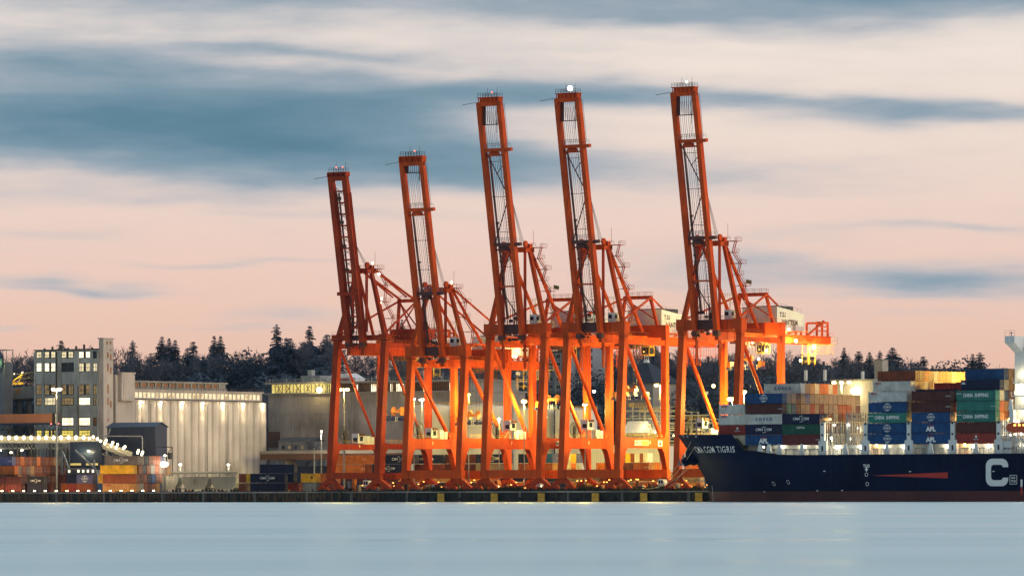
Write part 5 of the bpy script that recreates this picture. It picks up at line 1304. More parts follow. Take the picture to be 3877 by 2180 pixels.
# --- lit conveyor gallery
vc = 34.0; uc = Qu(-60, vc); cv = thing('conveyor_gallery', 'long conveyor gallery lined with bright lamps, sloping down at its east end', 'conveyor', uc, vc, DECK)
Pc = lambda px, py, y=0.: Vector((Qu(px, vc) - uc, y, zz(py, px, vc) - DECK))
b = MB(); A, B_, D_ = Pc(-60, 1660), Pc(335, 1661), Pc(490, 1722)
for a, c in ((A, B_), (B_, D_)): b.beam(a + Vector((0, .8, -.45)), c + Vector((0, .8, -.45)), 1.6, .9, (0, 1, 0)); b.beam(a + Vector((0, 1.5, .6)), c + Vector((0, 1.5, .6)), .08, 1.2, (0, 1, 0))
b.build('belt_housing', 'hopper', cv)
b = MB()
for a, c in ((A, B_), (B_, D_)):
    for y in (0, 1.6):
        q0, q1 = a + Vector((0, y, -1.0)), c + Vector((0, y, -1.0)); dn = Vector((0, 0, -1.9))
        b.tube(q0, q1, .10, 5); b.tube(q0 + dn, q1 + dn, .12, 5); m = int((q1 - q0).length / 1.6)
        for k in range(m):
            s0, s1 = q0.lerp(q1, k / m), q0.lerp(q1, (k + 1) / m); b.tube(s0 if k % 2 else s0 + dn, s1 + dn if k % 2 else s1, .07, 4)
    b.rail(a + Vector((0, -.1, 0)), c + Vector((0, -.1, 0)), h=1.1, r=.04, step=2)
b.build('truss', 'steel_grey', cv)
lamps = [(8 + 28.3 * k, 1652) for k in range(-1, 12)] + [(342, 1655), (356, 1650), (372, 1657), (384, 1666), (405, 1663), (400, 1674), (430, 1671), (424, 1682), (448, 1679), (443, 1690), (476, 1687), (470, 1693), (527, 1702), (543, 1708), (524, 1710), (540, 1716)]
for i, (px, py) in enumerate(lamps):
    big = i < 13
    o = MB().ball((0, 0, 0), .48 if big else .34, 8, 6, 1.25).build('lamp', 'lamp_warm', cv); o.location = Pc(px, py, -.35)
    if big: 
        pz = MB().tube((0, 0, 0), (0, .2, 1.1), .06, 4).build('lamp_post', 'steel_grey', cv); pz.location = Pc(px + 3, py, -.3)
        light(cv, Pc(px, py, -.6), 420, (1, .75, .35), .35)
    elif i % 2: light(cv, Pc(px, py, -.6), 320, (1, .75, .35), .3)
for px in (60, 128, 185, 250, 330): # support bents
    q = Pc(px, 1690); b = MB()
    for y in (0, 1.6): b.beam(q + Vector((-.8, y, 0)), Vector((q.x - 1.4, y, 0)), .3, .3); b.beam(q + Vector((.8, y, 0)), Vector((q.x + 1.4, y, 0)), .3, .3); b.tube(q + Vector((-.8, y, -2)), Vector((q.x + 1.3, y, 4)), .1, 5)
    b.build('support_leg', 'steel_dark', cv)
for (px, py, w) in ((10, 1700, 500), (92, 1700, 500), (51, 1708, 200), (345, 1703, 600)):
    o = MB().ball((0, 0, 0), .42, 8, 6, .7).build('lamp', 'lamp_warm', cv); o.location = Pc(px, py, -1.2); light(cv, Pc(px, py + 3, -1.4), w, (1, .85, .45), .3)
# --- orange clad bridge conveyor above
vo = 44.0; uo = Qu(-70, vo); oc = thing('enclosed_conveyor', 'rust orange clad box conveyor bridge with red end lights, above the lit gallery', 'conveyor', uo, vo, DECK)
Po = lambda px, py: Vector((Qu(px, vo) - uo, 0, zz(py, px, vo) - DECK))
a, c = Po(-70, 1598), Po(197, 1561)
b = MB(); b.box(a.x, c.x, 0, 3, a.z, c.z)
for k in range(40): b.box(a.x + k * .75, a.x + k * .75 + .1, -.04, -.002, a.z, c.z)
b.build('cladding', 'orange_clad', oc)
b = MB(); b.box(a.x, c.x, .1, 2.9, Po(0, 1605).z, a.z - .003); b.build('base_beam', 'navy_clad', oc)
b = MB(); z0, z1 = Po(0, 1623).z, Po(0, 1605).z - .1
for y in (.3, 2.7):
    b.tube((a.x, y, z0), (c.x + 2, y, z0), .1, 5)
    for k in range(30): x = a.x + k; b.tube((x, y, z0 if k % 2 else z1), (x + 1, y, z1 if k % 2 else z0), .07, 4)
b.build('truss', 'steel_dark', oc)
b = MB(); x = c.x; 
b.box(x + .003, x + .5, .2, 2.8, a.z - .8, c.z + .2); b.box(x + 1.6, x + 2.1, .2, 2.8, a.z - .8, c.z + .1); b.box(x + .5, x + 1.6, .2, 2.8, a.z - 1.0, a.z - .3); b.build('end_frame', 'steel_dark', oc)
b = MB(); b.box(x + .5, x + 1.3, 1.2, 2.6, a.z - .2, c.z - .1); b.build('lit_cab', 'win_cream', oc)
for px, py in ((197, 1600), (225, 1599)): o = MB().ball((0, 0, 0), .26, 8, 6).build('warning_light', 'lamp_red', oc); o.location = Po(px, py) + Vector((0, -.4, 0))
for px in (30, 110, 185): q = Po(px, 1623); b = MB(); b.box(q.x - .3, q.x + .3, .3, .9, 0, q.z); b.box(q.x - .3, q.x + .3, 2.1, 2.7, 0, q.z); b.build('support_leg', 'steel_dark', oc)
# grey sloping conveyor at the edge of the picture and green dust stack
vb = 66.0; u0 = Qu(-40, vb); bg = thing('sloping_conveyor', 'grey clad sloping conveyor bridge meeting the grain elevator', 'conveyor', u0, vb, DECK)
q = lambda px, py: Vector((Qu(px, vb) - u0, 1.5, zz(py, px, vb) - DECK))
b = MB(); b.beam(q(-40, 1496), q(133, 1478), 3, 4.2, (0, 1, 0)); b.build('cladding', 'wall_grey', bg)
b = MB(); b.beam(q(-40, 1516) , q(133, 1504), 3.2, .5, (0, 1, 0)); 
for px in (20, 60, 100): k_ = q(px, 1510); b.box(k_.x - .35, k_.x + .35, .3, 2.7, -1, k_.z)
b.build('support_leg', 'steel_dark', bg)
b = MB(); k_ = q(70, 1475); b.box(k_.x - .6, k_.x + .6, -.08, -.003, k_.z - .8, k_.z + .8); b.build('window', 'window_amber', bg)
b = MB(); y = 3.5
for px, py in ((0, 1418), (30, 1415), (60, 1412), (95, 1408), (130, 1405)): k_ = q(px, py); b.box(k_.x - .15, k_.x + .15, y, y + .3, k_.z - 7, k_.z)
b.beam(q(-40, 1420), q(133, 1404), .3, .5, (0, 1, 0)); b.beam(q(-40, 1440), q(133, 1424), .3, .4, (0, 1, 0))
for k in range(8): p0, p1 = q(-40 + 22 * k, 1442 - 2 * k), q(-18 + 22 * k, 1420 - 2 * k); b.tube(p0, p1, .14, 5)
b.build('roof_frame', 'steel_dark', bg)
b = MB(); b.beam(q(32, 1445), q(78, 1412), .8, .4, (0, 1, 0)); b.beam(q(32, 1448), q(78, 1446), .6, .8, (0, 1, 0)); b.tube(q(60, 1446), q(70, 1420), .2, 5); b.build('loading_spout', 'yellow_rail', bg)
for px, py in ((45, 1433), (75, 1428)): light(bg, q(px, py) + Vector((0, -2.5, 1)), 500, (1, .8, .3), .3); o = MB().ball((0, 0, 0), .22, 6, 5).build('lamp', 'lamp_warm', bg); o.location = q(px, py - 22)
vg = 58.0; ug = Qu(2, vg); gs = thing('dust_collector', 'green lit dust collector with a frame on top, against the bare trees', 'machine', ug, vg, DECK)
zt_ = zz(1322, 4, vg) - DECK
b = MB(); b.box(-6, 2.0, 0, 4, 0, zt_ - 4); b.build('body', 'wall_grey', gs)
b = MB(); b.path([(.5, -.8, zt_ - 6), (1.2, -.8, zt_ - 2.5), (-.2, -.8, zt_ - .5), (-3, -.8, zt_ - .1)], .9, 10); b.build('duct', 'conifer', gs)
b = MB()
for x in (-2, 2.4): b.box(x - .1, x + .1, .2, .4, zt_ - 4, zt_); b.box(x - .1, x + .1, 3.6, 3.8, zt_ - 4, zt_)
b.box(-2.2, 2.6, .1, 3.9, zt_ + .003, zt_ + .3); b.build('frame', 'steel_grey', gs); light(gs, (1.5, -2.5, zt_ - 4.5), 350, (.75, 1, .3), .3)
# loading frame of blue steel with a control room under the gallery
vl = 30.0; ul = Qu(230, vl); lf = thing('loading_frame', 'blue steel loading frame with five small lit windows, under the conveyor gallery', 'frame', ul, vl, DECK)
ql = lambda px, py, y=0.: Vector((Qu(px, vl) - ul, y, zz(py, px, vl) - DECK))
b = MB()
for a, c in (((235, 1700), (235, 1800)), ((237, 1705), (262, 1772)), ((285, 1700), (362, 1772)), ((362, 1770), (368, 1800)), ((240, 1770), (362, 1771)), ((356, 1735), (358, 1772))): b.beam(ql(*a), ql(*c), .5, .5)
b.box(ql(235, 1800).x - .3, ql(235, 1800).x + .3, -.3, .3, 0, ql(235, 1800).z); b.box(ql(368, 1800).x - .3, ql(368, 1800).x + .3, -.3, .3, 0, ql(368, 1800).z); b.build('frame', 'wall_blue', lf)
b = MB(); p0, p1 = ql(241, 1790), ql(357, 1774); b.box(p0.x, p1.x, 1, 4, 0, p1.z); cr_ = b.build('control_room', 'wall_grey', lf)
for px in (255, 290, 308, 326, 345): k_ = ql(px, 1779); multi(cr_, 'window', 'win_bright', [(k_.x - .4, k_.x + .4, .9, .997, k_.z - .45, k_.z + .45)])
for px0, px1 in ((243, 282), (302, 346)): multi(lf, 'lit_opening', 'hall_yellow', [(ql(px0, 1757).x, ql(px1, 1757).x, 3.2, 3.4, ql(px0, 1757).z, ql(px0, 1749).z)])
b = MB(); p0 = ql(240, 1748); p1 = ql(358, 1690); b.box(p0.x, p1.x, 3.5, 6, p1.z - 14, p1.z + 2); b.build('back_wall', 'navy_clad', lf); light(lf, ql(290, 1710, 1.5), 420, (.9, 1, .5), .3)
# --- hopper wagons
vh = 22.0
for i, (x0, x1) in enumerate(((584, 681), (687, 794), (798, 901))):
    uh = Qu(x0, vh); Lh = Qu(x1, vh) - uh - .4
    h = thing('hopper_wagon', ['pale grain hopper wagon coupled to the container stacks end', 'middle pale grain hopper wagon with an oval mark', 'pale grain hopper wagon beside the navy containers'][i], 'wagon', uh, vh, DECK, group='grain hopper wagons')
    z0, z1, z2 = zz(1849, x0, vh) - DECK, zz(1837, x0, vh) - DECK, zz(1803, x0, vh) - DECK
    b = MB(); b.prism([(1.9, z1 - 1.0), (Lh - 1.9, z1 - 1.0), (Lh - .5, z1 + 1.0), (Lh - .3, z2 - .5), (Lh - .3, z2), (.3, z2), (.3, z2 - .5), (.5, z1 + 1.0)], 'y', 0, 2.9)
    for k in range(9): b.box(1 + k * (Lh - 2) / 8.5, 1.1 + k * (Lh - 2) / 8.5, -.07, -.002, z1, z2 - .2)
    b.box(.2, Lh - .2, -.12, 3.0, z2 + .002, z2 + .22); b.build('hopper_body', 'hopper', h)
    b = MB(); b.rail((.5, .3, z2 + .2), (Lh - .5, .3, z2 + .2), h=.7, r=.04, step=1.2); b.box(0, Lh, .9, 2.0, .9, 1.25); b.box(-.4, 0, 1.3, 1.6, .9, 1.2); b.build('frame', 'steel_dark', h)
    for x in (1.3, 2.9, Lh - 2.9, Lh - 1.3):
        for y in (.6, 2.1): w = MB(); w.tube((x, y, .46), (x, y + .14, .46), .46, 12); w.build('wheel', 'steel_dark', h)
    if i == 1:
        b = MB(); c0 = Lh * .48; zc = (z1 + z2) / 2
        for k in range(14): a0, a1 = k * .4488, (k + 1) * .4488; b.tube((c0 + .35 * math.cos(a0), -.1, zc + .7 * math.sin(a0)), (c0 + .35 * math.cos(a1), -.1, zc + .7 * math.sin(a1)), .05, 4)
        b.build('emblem', 'steel_dark', h)
b = MB(); b.box(-30, 60, -1.5, 4.5, 0, .22); bl = place(b.build('rail_track', 'concrete_dark'), Qu(700, vh), vh, DECK + .004); struct(bl)
# pipe and weeds along the silo foot
b = MB(); b.tube((0, 0, zz(1786, 700, 30) - DECK), (Qu(900, 30) - Qu(610, 30), 0, zz(1786, 700, 30) - DECK), .35, 8)
for k in range(9): b.box(k * 3.4, k * 3.4 + .3, -.2, .2, 0, zz(1786, 700, 30) - DECK)
tag(place(b.build('ground_pipe', 'hopper'), Qu(610, 30), 30, DECK), 'pale horizontal pipe running behind the hopper wagons', 'pipe')
b = MB(); q2 = lambda px, py: Vector((Qu(px, 30) - Qu(640, 30), 0, zz(py, px, 30) - DECK))
b.path([q2(592, 1688), q2(653, 1689), q2(653, 1786)], .14, 5); b.tube(q2(653, 1690), q2(628, 1722), .12, 5); b.path([q2(592, 1689), q2(592, 1786)], .14, 5); b.tube(q2(592, 1786), Vector((q2(592, 1786).x, 0, 0)), .14, 5); b.tube(q2(653, 1786), Vector((q2(653, 1786).x, 0, 0)), .14, 5)
b.box(q2(632, 1715).x, q2(640, 1715).x, .5, 2, q2(632, 1735).z, q2(632, 1710).z)
tag(place(b.build('steel_gantry', 'steel_dark'), Qu(640, 30), 30, DECK), 'open dark steel gantry frame standing over the hopper wagons', 'frame')
# --- container stacks at the west end (turned a little against the cranes' quay)
RZ = math.radians(7.7); TC = TH - RZ
class Yard:
    def __init__(s, px, v, where): s.u, s.v, s.where = Qu(px, v), v, where
    def at(s, a, w): # a along the stack, w across (inland)
        return s.u + a * math.cos(RZ) - w * math.sin(RZ), s.v + a * math.sin(RZ) + w * math.cos(RZ)
    def put(s, a, row, tier, color, L=12.19, brand=None, label=None, z=0.0):
        if color == 'tan' and row > 1 and label is None and R.random() < .55: color = R.choice(['brown', 'rust', 'maroon'])
        u, v = s.at(a + L / 2, 1.22 + (row - 1) * 2.52)
        cn = {'white': 'off-white', 'taupe': 'grey brown'}.get(color, color)
        lb = label or (f'{cn} container, {ORD[tier-1]} from the ground at the front of the {s.where}' if row == 1 else f'{cn} container end, {ORD[row-1]} row back, {ORD[tier-1]} up in the {s.where}')
        return container(color, u, v, DECK + (tier - 1) * (HC + .02) + z, lb, L=L, rz=RZ, group='containers stacked by the grain terminal', brand=brand)
yA = Yard(-70, 5.0, 'tall rusty stack')
eA = 11.4
ENDS = {4: ['rust', 'orange', 'rust', 'tan', 'brown', 'orange', 'tan', 'rust', 'rust', 'tan', 'taupe', 'rust', 'tan'], 3: ['taupe', 'rust', 'taupe', 'tan', 'rust', 'rust', 'tan', 'rust', 'tan', 'rust', 'brown', 'rust', 'tan', 'rust']}
yA.put(-.6, 1, 4, 'violet', brand='side'); yA.put(.4, 1, 3, 'orange', label='plain yellow-orange container, third from the ground in the tall rusty stack')
for i in range(12): yA.put(-.6, i + 2, 4, ENDS[4][i])
for i in range(13): yA.put(.1, i + 2, 3, ENDS[3][i])
for i in range(13): yA.put(.1, i + 2, 2, ['tan', 'rust', 'tan', 'taupe', 'tan', 'rust', 'rust', 'tan', 'tan', 'rust', 'rust', 'tan', 'rust'][i]); 
for i in range(8, 14): yA.put(1.5, i + 1, 1, ['rust', 'brown', 'rust', 'rust', 'tan', 'brown'][i - 8])
yF = Yard(20, 1.5, 'low front row on trailers')
for i, (px, c2, c1, br) in enumerate(((-38, 'brown', 'rust', None), (20, 'brown', 'maroon', None), (96, 'black', 'navy', 'cmas'))):
    a = (Qu(px, 1.5) - yF.u)
    nm = ['at the edge of the picture', 'between two dark gaps', 'with white lettering'][i]
    yF.put(a, 1, 2, c2, 6.06, brand=br, label=f'brown short container {nm}, upper box in the low front row' if c2 == 'brown' else 'black short container with white lettering, upper box of the low front row', z=-.55)
    yF.put(a, 1, 1, c1, 6.06, label=f'{c1} short container {nm}, lower box of the low front row' if i < 2 else 'navy short container under the black lettered box in the low front row', z=-.0 - .55 + .55)
yB = Yard(389, 4.0, 'yellow topped stack')
yB.put(0, 1, 1, 'tan', brand='oocl'); yB.put(0, 1, 2, 'rust', brand='oocl'); yB.put(-.9, 1, 3, 'yellow', label='bright yellow container, third from the ground in the stack before the navy shed'); yB.put(.7, 1, 4, 'taupe', brand='cma', label='grey brown container with white lettering on top of the yellow one')
EB = {4: ['taupe', 'navy', 'rust', 'tan', 'rust', 'violet'], 3: ['rust', 'navy', 'rust', 'grey', 'tan', 'taupe', 'rust', 'tan'], 2: ['brown', 'rust', 'navy', 'blue', 'tan', 'rust', 'tan'], 1: ['grey', 'rust', 'brown', 'rust', 'tan', 'blue', 'rust']}
for tr, cs in EB.items():
    for i, c in enumerate(cs): yB.put([.0, -.2, -.4, .3][tr - 1], i + 2, tr, c)
yC = Yard(288, 7.0, 'short boxes next to the yellow topped stack')
for (px, tr, c, br) in ((290, 1, 'rust', None), (290, 2, 'violet', 'globe'), (262, 1, 'red', None), (260, 2, 'navy', None), (242, 1, 'orange', None), (230, 2, 'brown', None), (360, 1, 'blue', None), (364, 2, 'yellow', None)):
    r_ = 1 if px in (290,) else 2
    row = 1 if px == 290 else (2 if px < 290 else 1)
    a = (Qu(px, 7.0 + (row - 1) * 2.5) - yC.u)
    if px in (242, 230): row = 3; a = Qu(px, 12.0) - yC.u + .4
    yC.put(a, row, tr, c, 6.06, brand=br, label=f'{c} short container, {"upper" if tr == 2 else "lower"} one of the short boxes between the two tall stacks')
# --- navy containers east of the silos, yellow container by the old crane
yD = Yard(948, 9.0, 'navy stack beside the hopper wagons')
yD.put(0, 1, 1, 'navy', label='navy container on the ground in the stack beside the hopper wagons'); yD.put(0, 1, 2, 'navy', brand='cma', label='navy container with white lettering beside the hopper wagons'); yD.put(1.9, 2, 3, 'navy', label='navy container on top of the stack beside the hopper wagons')
yD.put(1.9, 2, 2, 'navy', label='navy container set back behind the lettered navy one'); yD.put(1.9, 2, 1, 'navy', label='navy container on the ground behind the lettered navy stack')
for i, (c, k) in enumerate((('rust', 2), ('yellow', 2), ('rust', 1), ('tan', 1))):
    row = 1 + i % 2; yD.put(-5.6 + (2.6 if i % 2 else 0), 2, k, c, 2.99 if i % 2 else 2.99, label=f'{c} half-length container tucked behind the wagon end of the navy stack, {"upper" if k == 2 else "lower"}')
container('red', Qu(1110, 14), 14, DECK, 'red container low beside the navy stack, partly behind it', L=6.06, group='containers stacked by the grain terminal')
for i, (px, tr, c, br) in enumerate(((1148, 2, 'yellow', None), (1146, 1, 'grey', None), (1222, 2, 'orange', None), (1220, 1, 'rust', None))):
    o = container(c, Qu(px, 16) + 3.05, 16, DECK + (tr - 1) * (HC + .02), f'{c} short container, {"upper" if tr == 2 else "lower"} one beside the water leg of the old crane', L=6.06, group='containers stacked by the grain terminal')
    if c == 'yellow': lettering(o, 'M', .8, (1.2, -1.26, 1.5), 'black_letter', bold=.04); 
# ---------------------------------------------------------------- terminal yard behind the cranes
def yard_box(px, v, tier, color, label, L=12.19, brand=None): return container(color, Qu(px, v - 1.22) + L / 2, v, DECK + (tier - 1) * (HC + .02), label, L=L, group='containers in the yard behind the cranes', brand=brand)
YD = [ # start column, depth, tier, colour, length, marking, where
 (1268, 36, 4, 'orange', 12.19, 'side', 'bright orange container on top of the stack behind the old crane'), (1377, 36, 4, 'orange', 6.06, None, 'short bright orange container beside the long one behind the old crane'),
 (1262, 36, 3, 'orange', 12.19, 'side', 'orange container, third up behind the old crane'), (1372, 36, 3, 'rust', 4.0, None, 'rust container next to navy, third up behind the old crane'),
 (1410, 36, 3, 'navy', 12.19, 'cma', 'navy lettered container, third up between the two western cranes'), (1450, 36, 4, 'navy', 12.19, 'cma', 'navy lettered container topping the stack between the two western cranes'),
 (1555, 40, 4, 'navy', 12.19, 'cma', 'navy lettered container seen through the portal of the second crane'), (1565, 40, 3, 'maroon', 12.19, None, 'maroon container under the navy one in the portal of the second crane'),
 (1688, 40, 4, 'brown', 12.19, None, 'brown container between second and third crane, top of its stack'), (1688, 40, 3, 'brown', 12.19, None, 'brown container between second and third crane, below the top'),
 (1802, 36, 4, 'navy', 12.19, 'cma', 'navy lettered container seen through the portal of the third crane'), (1802, 36, 3, 'taupe', 12.19, None, 'grey brown container under the navy one in the portal of the third crane'),
 (1962, 40, 4, 'navy', 6.06, None, 'short navy container by the landward leg of the third crane'), (1962, 40, 3, 'rust', 6.06, 'side', 'short rust container by the landward leg of the third crane'),
 (2062, 36, 4, 'blue', 3.0, None, 'blue half-length container between third and fourth crane'), (2092, 36, 4, 'violet', 3.0, 'side', 'violet half-length container between third and fourth crane'), (2058, 36, 3, 'rust', 3.0, None, 'rust half-length container under the blue one'), (2092, 36, 3, 'tan', 3.0, None, 'tan half-length container under the violet one'),
 (2320, 38, 4, 'rust', 3.0, None, 'rust half-length container behind the fourth crane beside another'), (2290, 38, 4, 'red', 3.0, None, 'red half-length container behind the fourth crane landward leg'), (2258, 38, 3, 'orange', 3.0, None, 'orange half-length container low behind the fourth crane'), (2288, 38, 3, 'rust', 6.06, None, 'short rust container low behind the fourth crane'),
 (2397, 34, 3, 'rust', 5.6, 'side', 'rust container with white mark in the east portal of the fourth crane'), (2345, 36, 3, 'brown', 6.06, None, 'brown short container beside the marked rust one'), (2455, 36, 3, 'tan', 2.99, None, 'tan half-length container next to the marked rust one'), (2480, 36, 3, 'orange', 2.99, None, 'orange half-length container at the end of the portal row'),
 (2590, 30, 3, 'rust', 12.19, None, 'rust container partly behind the ship bow, third up'),]
for i in range(11):
    for tr in (1, 2):
        c = R.choice(['rust', 'brown', 'orange', 'maroon', 'tan', 'navy', 'rust', 'taupe'])
        yard_box(1262 + i * 126, 37, tr, c, f'{c} container {"on the ground" if tr == 1 else "second up"} in the row behind the cranes, {ORD[i]} from the west')
for (px, v, tr, c, L, br, lb) in YD: yard_box(px, v, tr, c, lb, L, br)
# white lit tanktainers / reefers seen end-on
for i, (px, py0, py1, c) in enumerate(((2150, 1710, 1745, 'cream'), (2170, 1718, 1750, 'yellow'), (2190, 1713, 1743, 'violet'), (2150, 1747, 1772, 'cream'), (2170, 1752, 1772, 'orange'), (2188, 1745, 1772, 'white'), (2358, 1714, 1746, 'green'), (2376, 1714, 1746, 'yellow'), (2393, 1714, 1730, 'rust'), (2410, 1713, 1728, 'white'), (2428, 1713, 1728, 'rust'), (2443, 1713, 1728, 'white'))):
    v = 46; u = Qu(px, v) + 1.0; tr = 4 if py0 < 1730 else 3
    cn = {'white': 'off-white'}.get(c, c)
    o = container(c, u, v, DECK + (tr - 1) * (HC + .02), f'{cn} small container end behind the fourth crane, {ORD[i % 6]} along the {["upper lit row", "lower lit row", "east lit row"][(1 if tr == 3 else 0) if i < 6 else 2]}', L=2.99, group='containers in the yard behind the cranes')
    o.scale = (.62, 1, 1)
# trucks and small machines under the cranes
def tractor(px, v, cabcol, label, load=None):
    u = Qu(px, v); t = thing('terminal_tractor', label, 'truck', u, v, DECK, group='terminal tractors on the quay')
    b = MB(); b.box(0, 11.5, -1.0, 1.0, .95, 1.25); b.box(10, 14.6, -1.1, 1.1, .8, 1.2); ch = b.build('chassis', 'steel_dark', t)
    b = MB(); b.prism([(12.2, 1.2), (14.5, 1.2), (14.5, 2.2), (14.1, 3.4), (12.4, 3.5), (12.2, 3.4)], 'y', -1.15, .75); cb = b.build('cab', cabcol, t)
    b = MB(); b.box(12.5, 13.1, -1.19, -1.152, 2.2, 3.1); b.box(13.35, 14.0, -1.19, -1.152, 2.2, 3.1); b.build('window', 'glass_dark', cb)
    for x in (.9, 2.0, 3.1, 10.6, 13.8):
        for y in (-1.0, .6): w = MB(); w.tube((x, y, .52), (x, y + .38, .52), .52, 12); w.build('wheel', 'tyre', t)
    o = MB().ball((14.55, -.8, 1.5), .14, 6, 5).build('headlight', 'lamp_warm', t); o = MB().box(-.05, .05, -.9, .9, 1.0, 1.2).build('tail_light', 'lamp_amber', t)
    return t
tractor(2368, 4.2, 'white_paint', 'white cab terminal tractor with an empty trailer, beside the ship bow')
tractor(1905, 9, 'white_paint', 'white cab terminal tractor parked under the third crane')
tractor(1262, 9, 'white_paint', 'white cab terminal tractor parked under the old crane')
tractor(1745, 9, 'amber_plastic', 'orange cab terminal tractor parked between second and third crane')
def gear(name, px, v, fn, mat, label, cat, group=None):
    b = MB(); fn(b); return tag(place(b.build(name, mat), Qu(px, v), v, DECK), label, cat, group)
def cab_fn(w, h):
    def f(b): b.box(0, w, 0, 1.2, 0, h); b.box(.1, w - .1, -.05, -.002, .2, h - .2); b.box(-.05, w + .05, -.1, 1.3, h + .002, h + .12)
    return f
gear('switch_cabinet', 1316, 3, cab_fn(1.3, 3.2), 'steel_grey', 'pale blue grey switch cabinet under the old crane', 'cabinet')
gear('switch_cabinet', 1333, 3, cab_fn(.9, 4.0), 'amber_plastic', 'tall orange cabinet under the old crane, beside the grey one', 'cabinet')
gear('notice_board', 1640, -1.2, lambda b: (b.box(-.5, .5, 0, .06, .9, 2.1), b.tube((0, .03, 0), (0, .03, .9), .05, 5), b.box(-.2, .2, -.02, -.003, 1.2, 1.7)), 'white_paint', 'small white notice board at the quay edge below the second crane', 'sign')
for i, px in enumerate((1578, 1588, 1690, 1742, 1753)):
    gear('bollard_cover', px, -1.4, lambda b: (b.tube((0, 0, 0), (0, 0, 1.2), .28, 10), b.ball((0, 0, 1.25), .28, 10, 6)), 'steel_grey', 'short round grey steel post at the quay edge near the second crane', 'post', 'round grey posts at the quay edge')
# small working lamps glinting under the cranes
for k in range(90):
    u = R.uniform(-222, -70); v = R.uniform(2, 26); z = R.uniform(.6, 3.4)
    o = MB().box(-.10, .10, -.10, .10, 0, z).box(-.16, .16, -.16, .16, z + .002, z + .28).build('work_lamp', ['steel_dark', 'lamp_amber'])
    o.data.polygons.foreach_set('material_index', [0] * 6 + [1] * 6)
    place(o, u, v, DECK); tag(o, 'small amber work lamp glinting under the cranes', 'lamp', 'small amber work lamps under the cranes')
# stacked gear (twist-lock bins) under the cranes
for k in range(64):
    u = R.uniform(-222, -80); v = R.uniform(1.5, 18); w = R.uniform(.8, 2.0); h = R.uniform(.8, 2.2)
    b = MB(); b.box(0, w, 0, 1.2, .1, h)
    for q in range(int(w / .3)): b.box(q * .3, q * .3 + .06, -.05, -.003, .1, h)
    b.box(-.05, w + .05, -.06, 1.26, h + .002, h + .08)
    place(b.build('gear_bin', ['steel_grey', 'wood_dark', 'orange_clad', 'girder_brown'][k % 4]), u, v, DECK)
    tag(bpy.data.objects[-1] if False else C.objects[-1], f'{["grey", "brown", "orange", "dark brown"][k % 4]} gear bin standing among the bogies of the cranes', 'bin', f'{["grey", "brown", "orange", "dark brown"][k % 4]} gear bins under the cranes')
# ---------------------------------------------------------------- storage tanks
def tank(px0, px1, v, py_top, label, railcol='yellow_rail'):
    uc = (Qu(px0, v) + Qu(px1, v)) / 2; r = (px1 - px0) / 2 / S(uc, v); h = Zof(py_top, uc, v) - DECK
    t = thing('storage_tank', label, 'tank', uc, v, DECK, group='white storage tanks behind the cranes')
    b = MB(); b.tube((0, 0, 0), (0, 0, h), r, 48); b.build('shell', 'tank_white', t, smooth=False)
    b = MB(); b.tube((0, 0, h + .002), (0, 0, h + r * .12), r, 48, .2)
    b.build('roof', 'tank_white', t)
    b = MB()
    for k in range(40):
        a0, a1 = k * math.pi / 20, (k + 1) * math.pi / 20
        p, q = Vector((r * math.cos(a0), r * math.sin(a0), h)), Vector((r * math.cos(a1), r * math.sin(a1), h))
        b.tube(p + Vector((0, 0, 1.1)), q + Vector((0, 0, 1.1)), .05, 4); b.tube(p + Vector((0, 0, .55)), q + Vector((0, 0, .55)), .04, 4); b.tube(p, p + Vector((0, 0, 1.1)), .05, 4)
    b.build('railing', railcol, t)
    b = MB()
    for k in range(14):
        a = -2.6 + k * .16; b.box(r * math.cos(a) * 1.02 - .5, r * math.cos(a) * 1.02 + .5, r * math.sin(a) * 1.02 - .5, r * math.sin(a) * 1.02 + .5, h * (.96 - k * .066) - .12, h * (.96 - k * .066)); 
    b.build('spiral_stair', railcol, t)
    for k in range(3): b = MB(); z = h * (k + 1) / 4; b.tube((0, 0, z - .03), (0, 0, z + .03), r + .02, 48); b.build('ring_seam', 'steel_grey', t)
    return t, r, h
t1 = tank(1556, 1722, 118, 1536, 'white storage tank seen between the legs of the second crane')
t2 = tank(1742, 1926, 120, 1538, 'white storage tank with spiral stair, between second and third crane')
t3 = tank(1945, 2098, 116, 1550, 'white storage tank brightly lit orange, behind the third crane')
t4 = tank(2102, 2262, 118, 1552, 'white storage tank behind the fourth crane')
# long pale warehouse
vw = 96; u0 = Qu(2215, vw); L = Qu(2530, vw) - u0; h = Zof(1690, u0, vw) - DECK
wh = thing('warehouse', 'long low pale warehouse wall lit by yard lamps, behind the fourth crane', 'warehouse', u0, vw, DECK)
b = MB(); b.box(0, L, 0, 10, 0, h); b.box(L * .33, L * .36, -.25, -.003, 0, h + .3)
for k in range(40): b.box(L * k / 40, L * k / 40 + .08, -.05, -.002, 0, h - .1)
b.build('wall', 'tank_white', wh)
b = MB(); b.box(-.3, L + .3, -.3, 10.3, h + .31, h + .5); b.rail((0, 0, h + .5), (L, 0, h + .5), r=.05, step=1.6); b.build('roof', 'yellow_rail', wh)
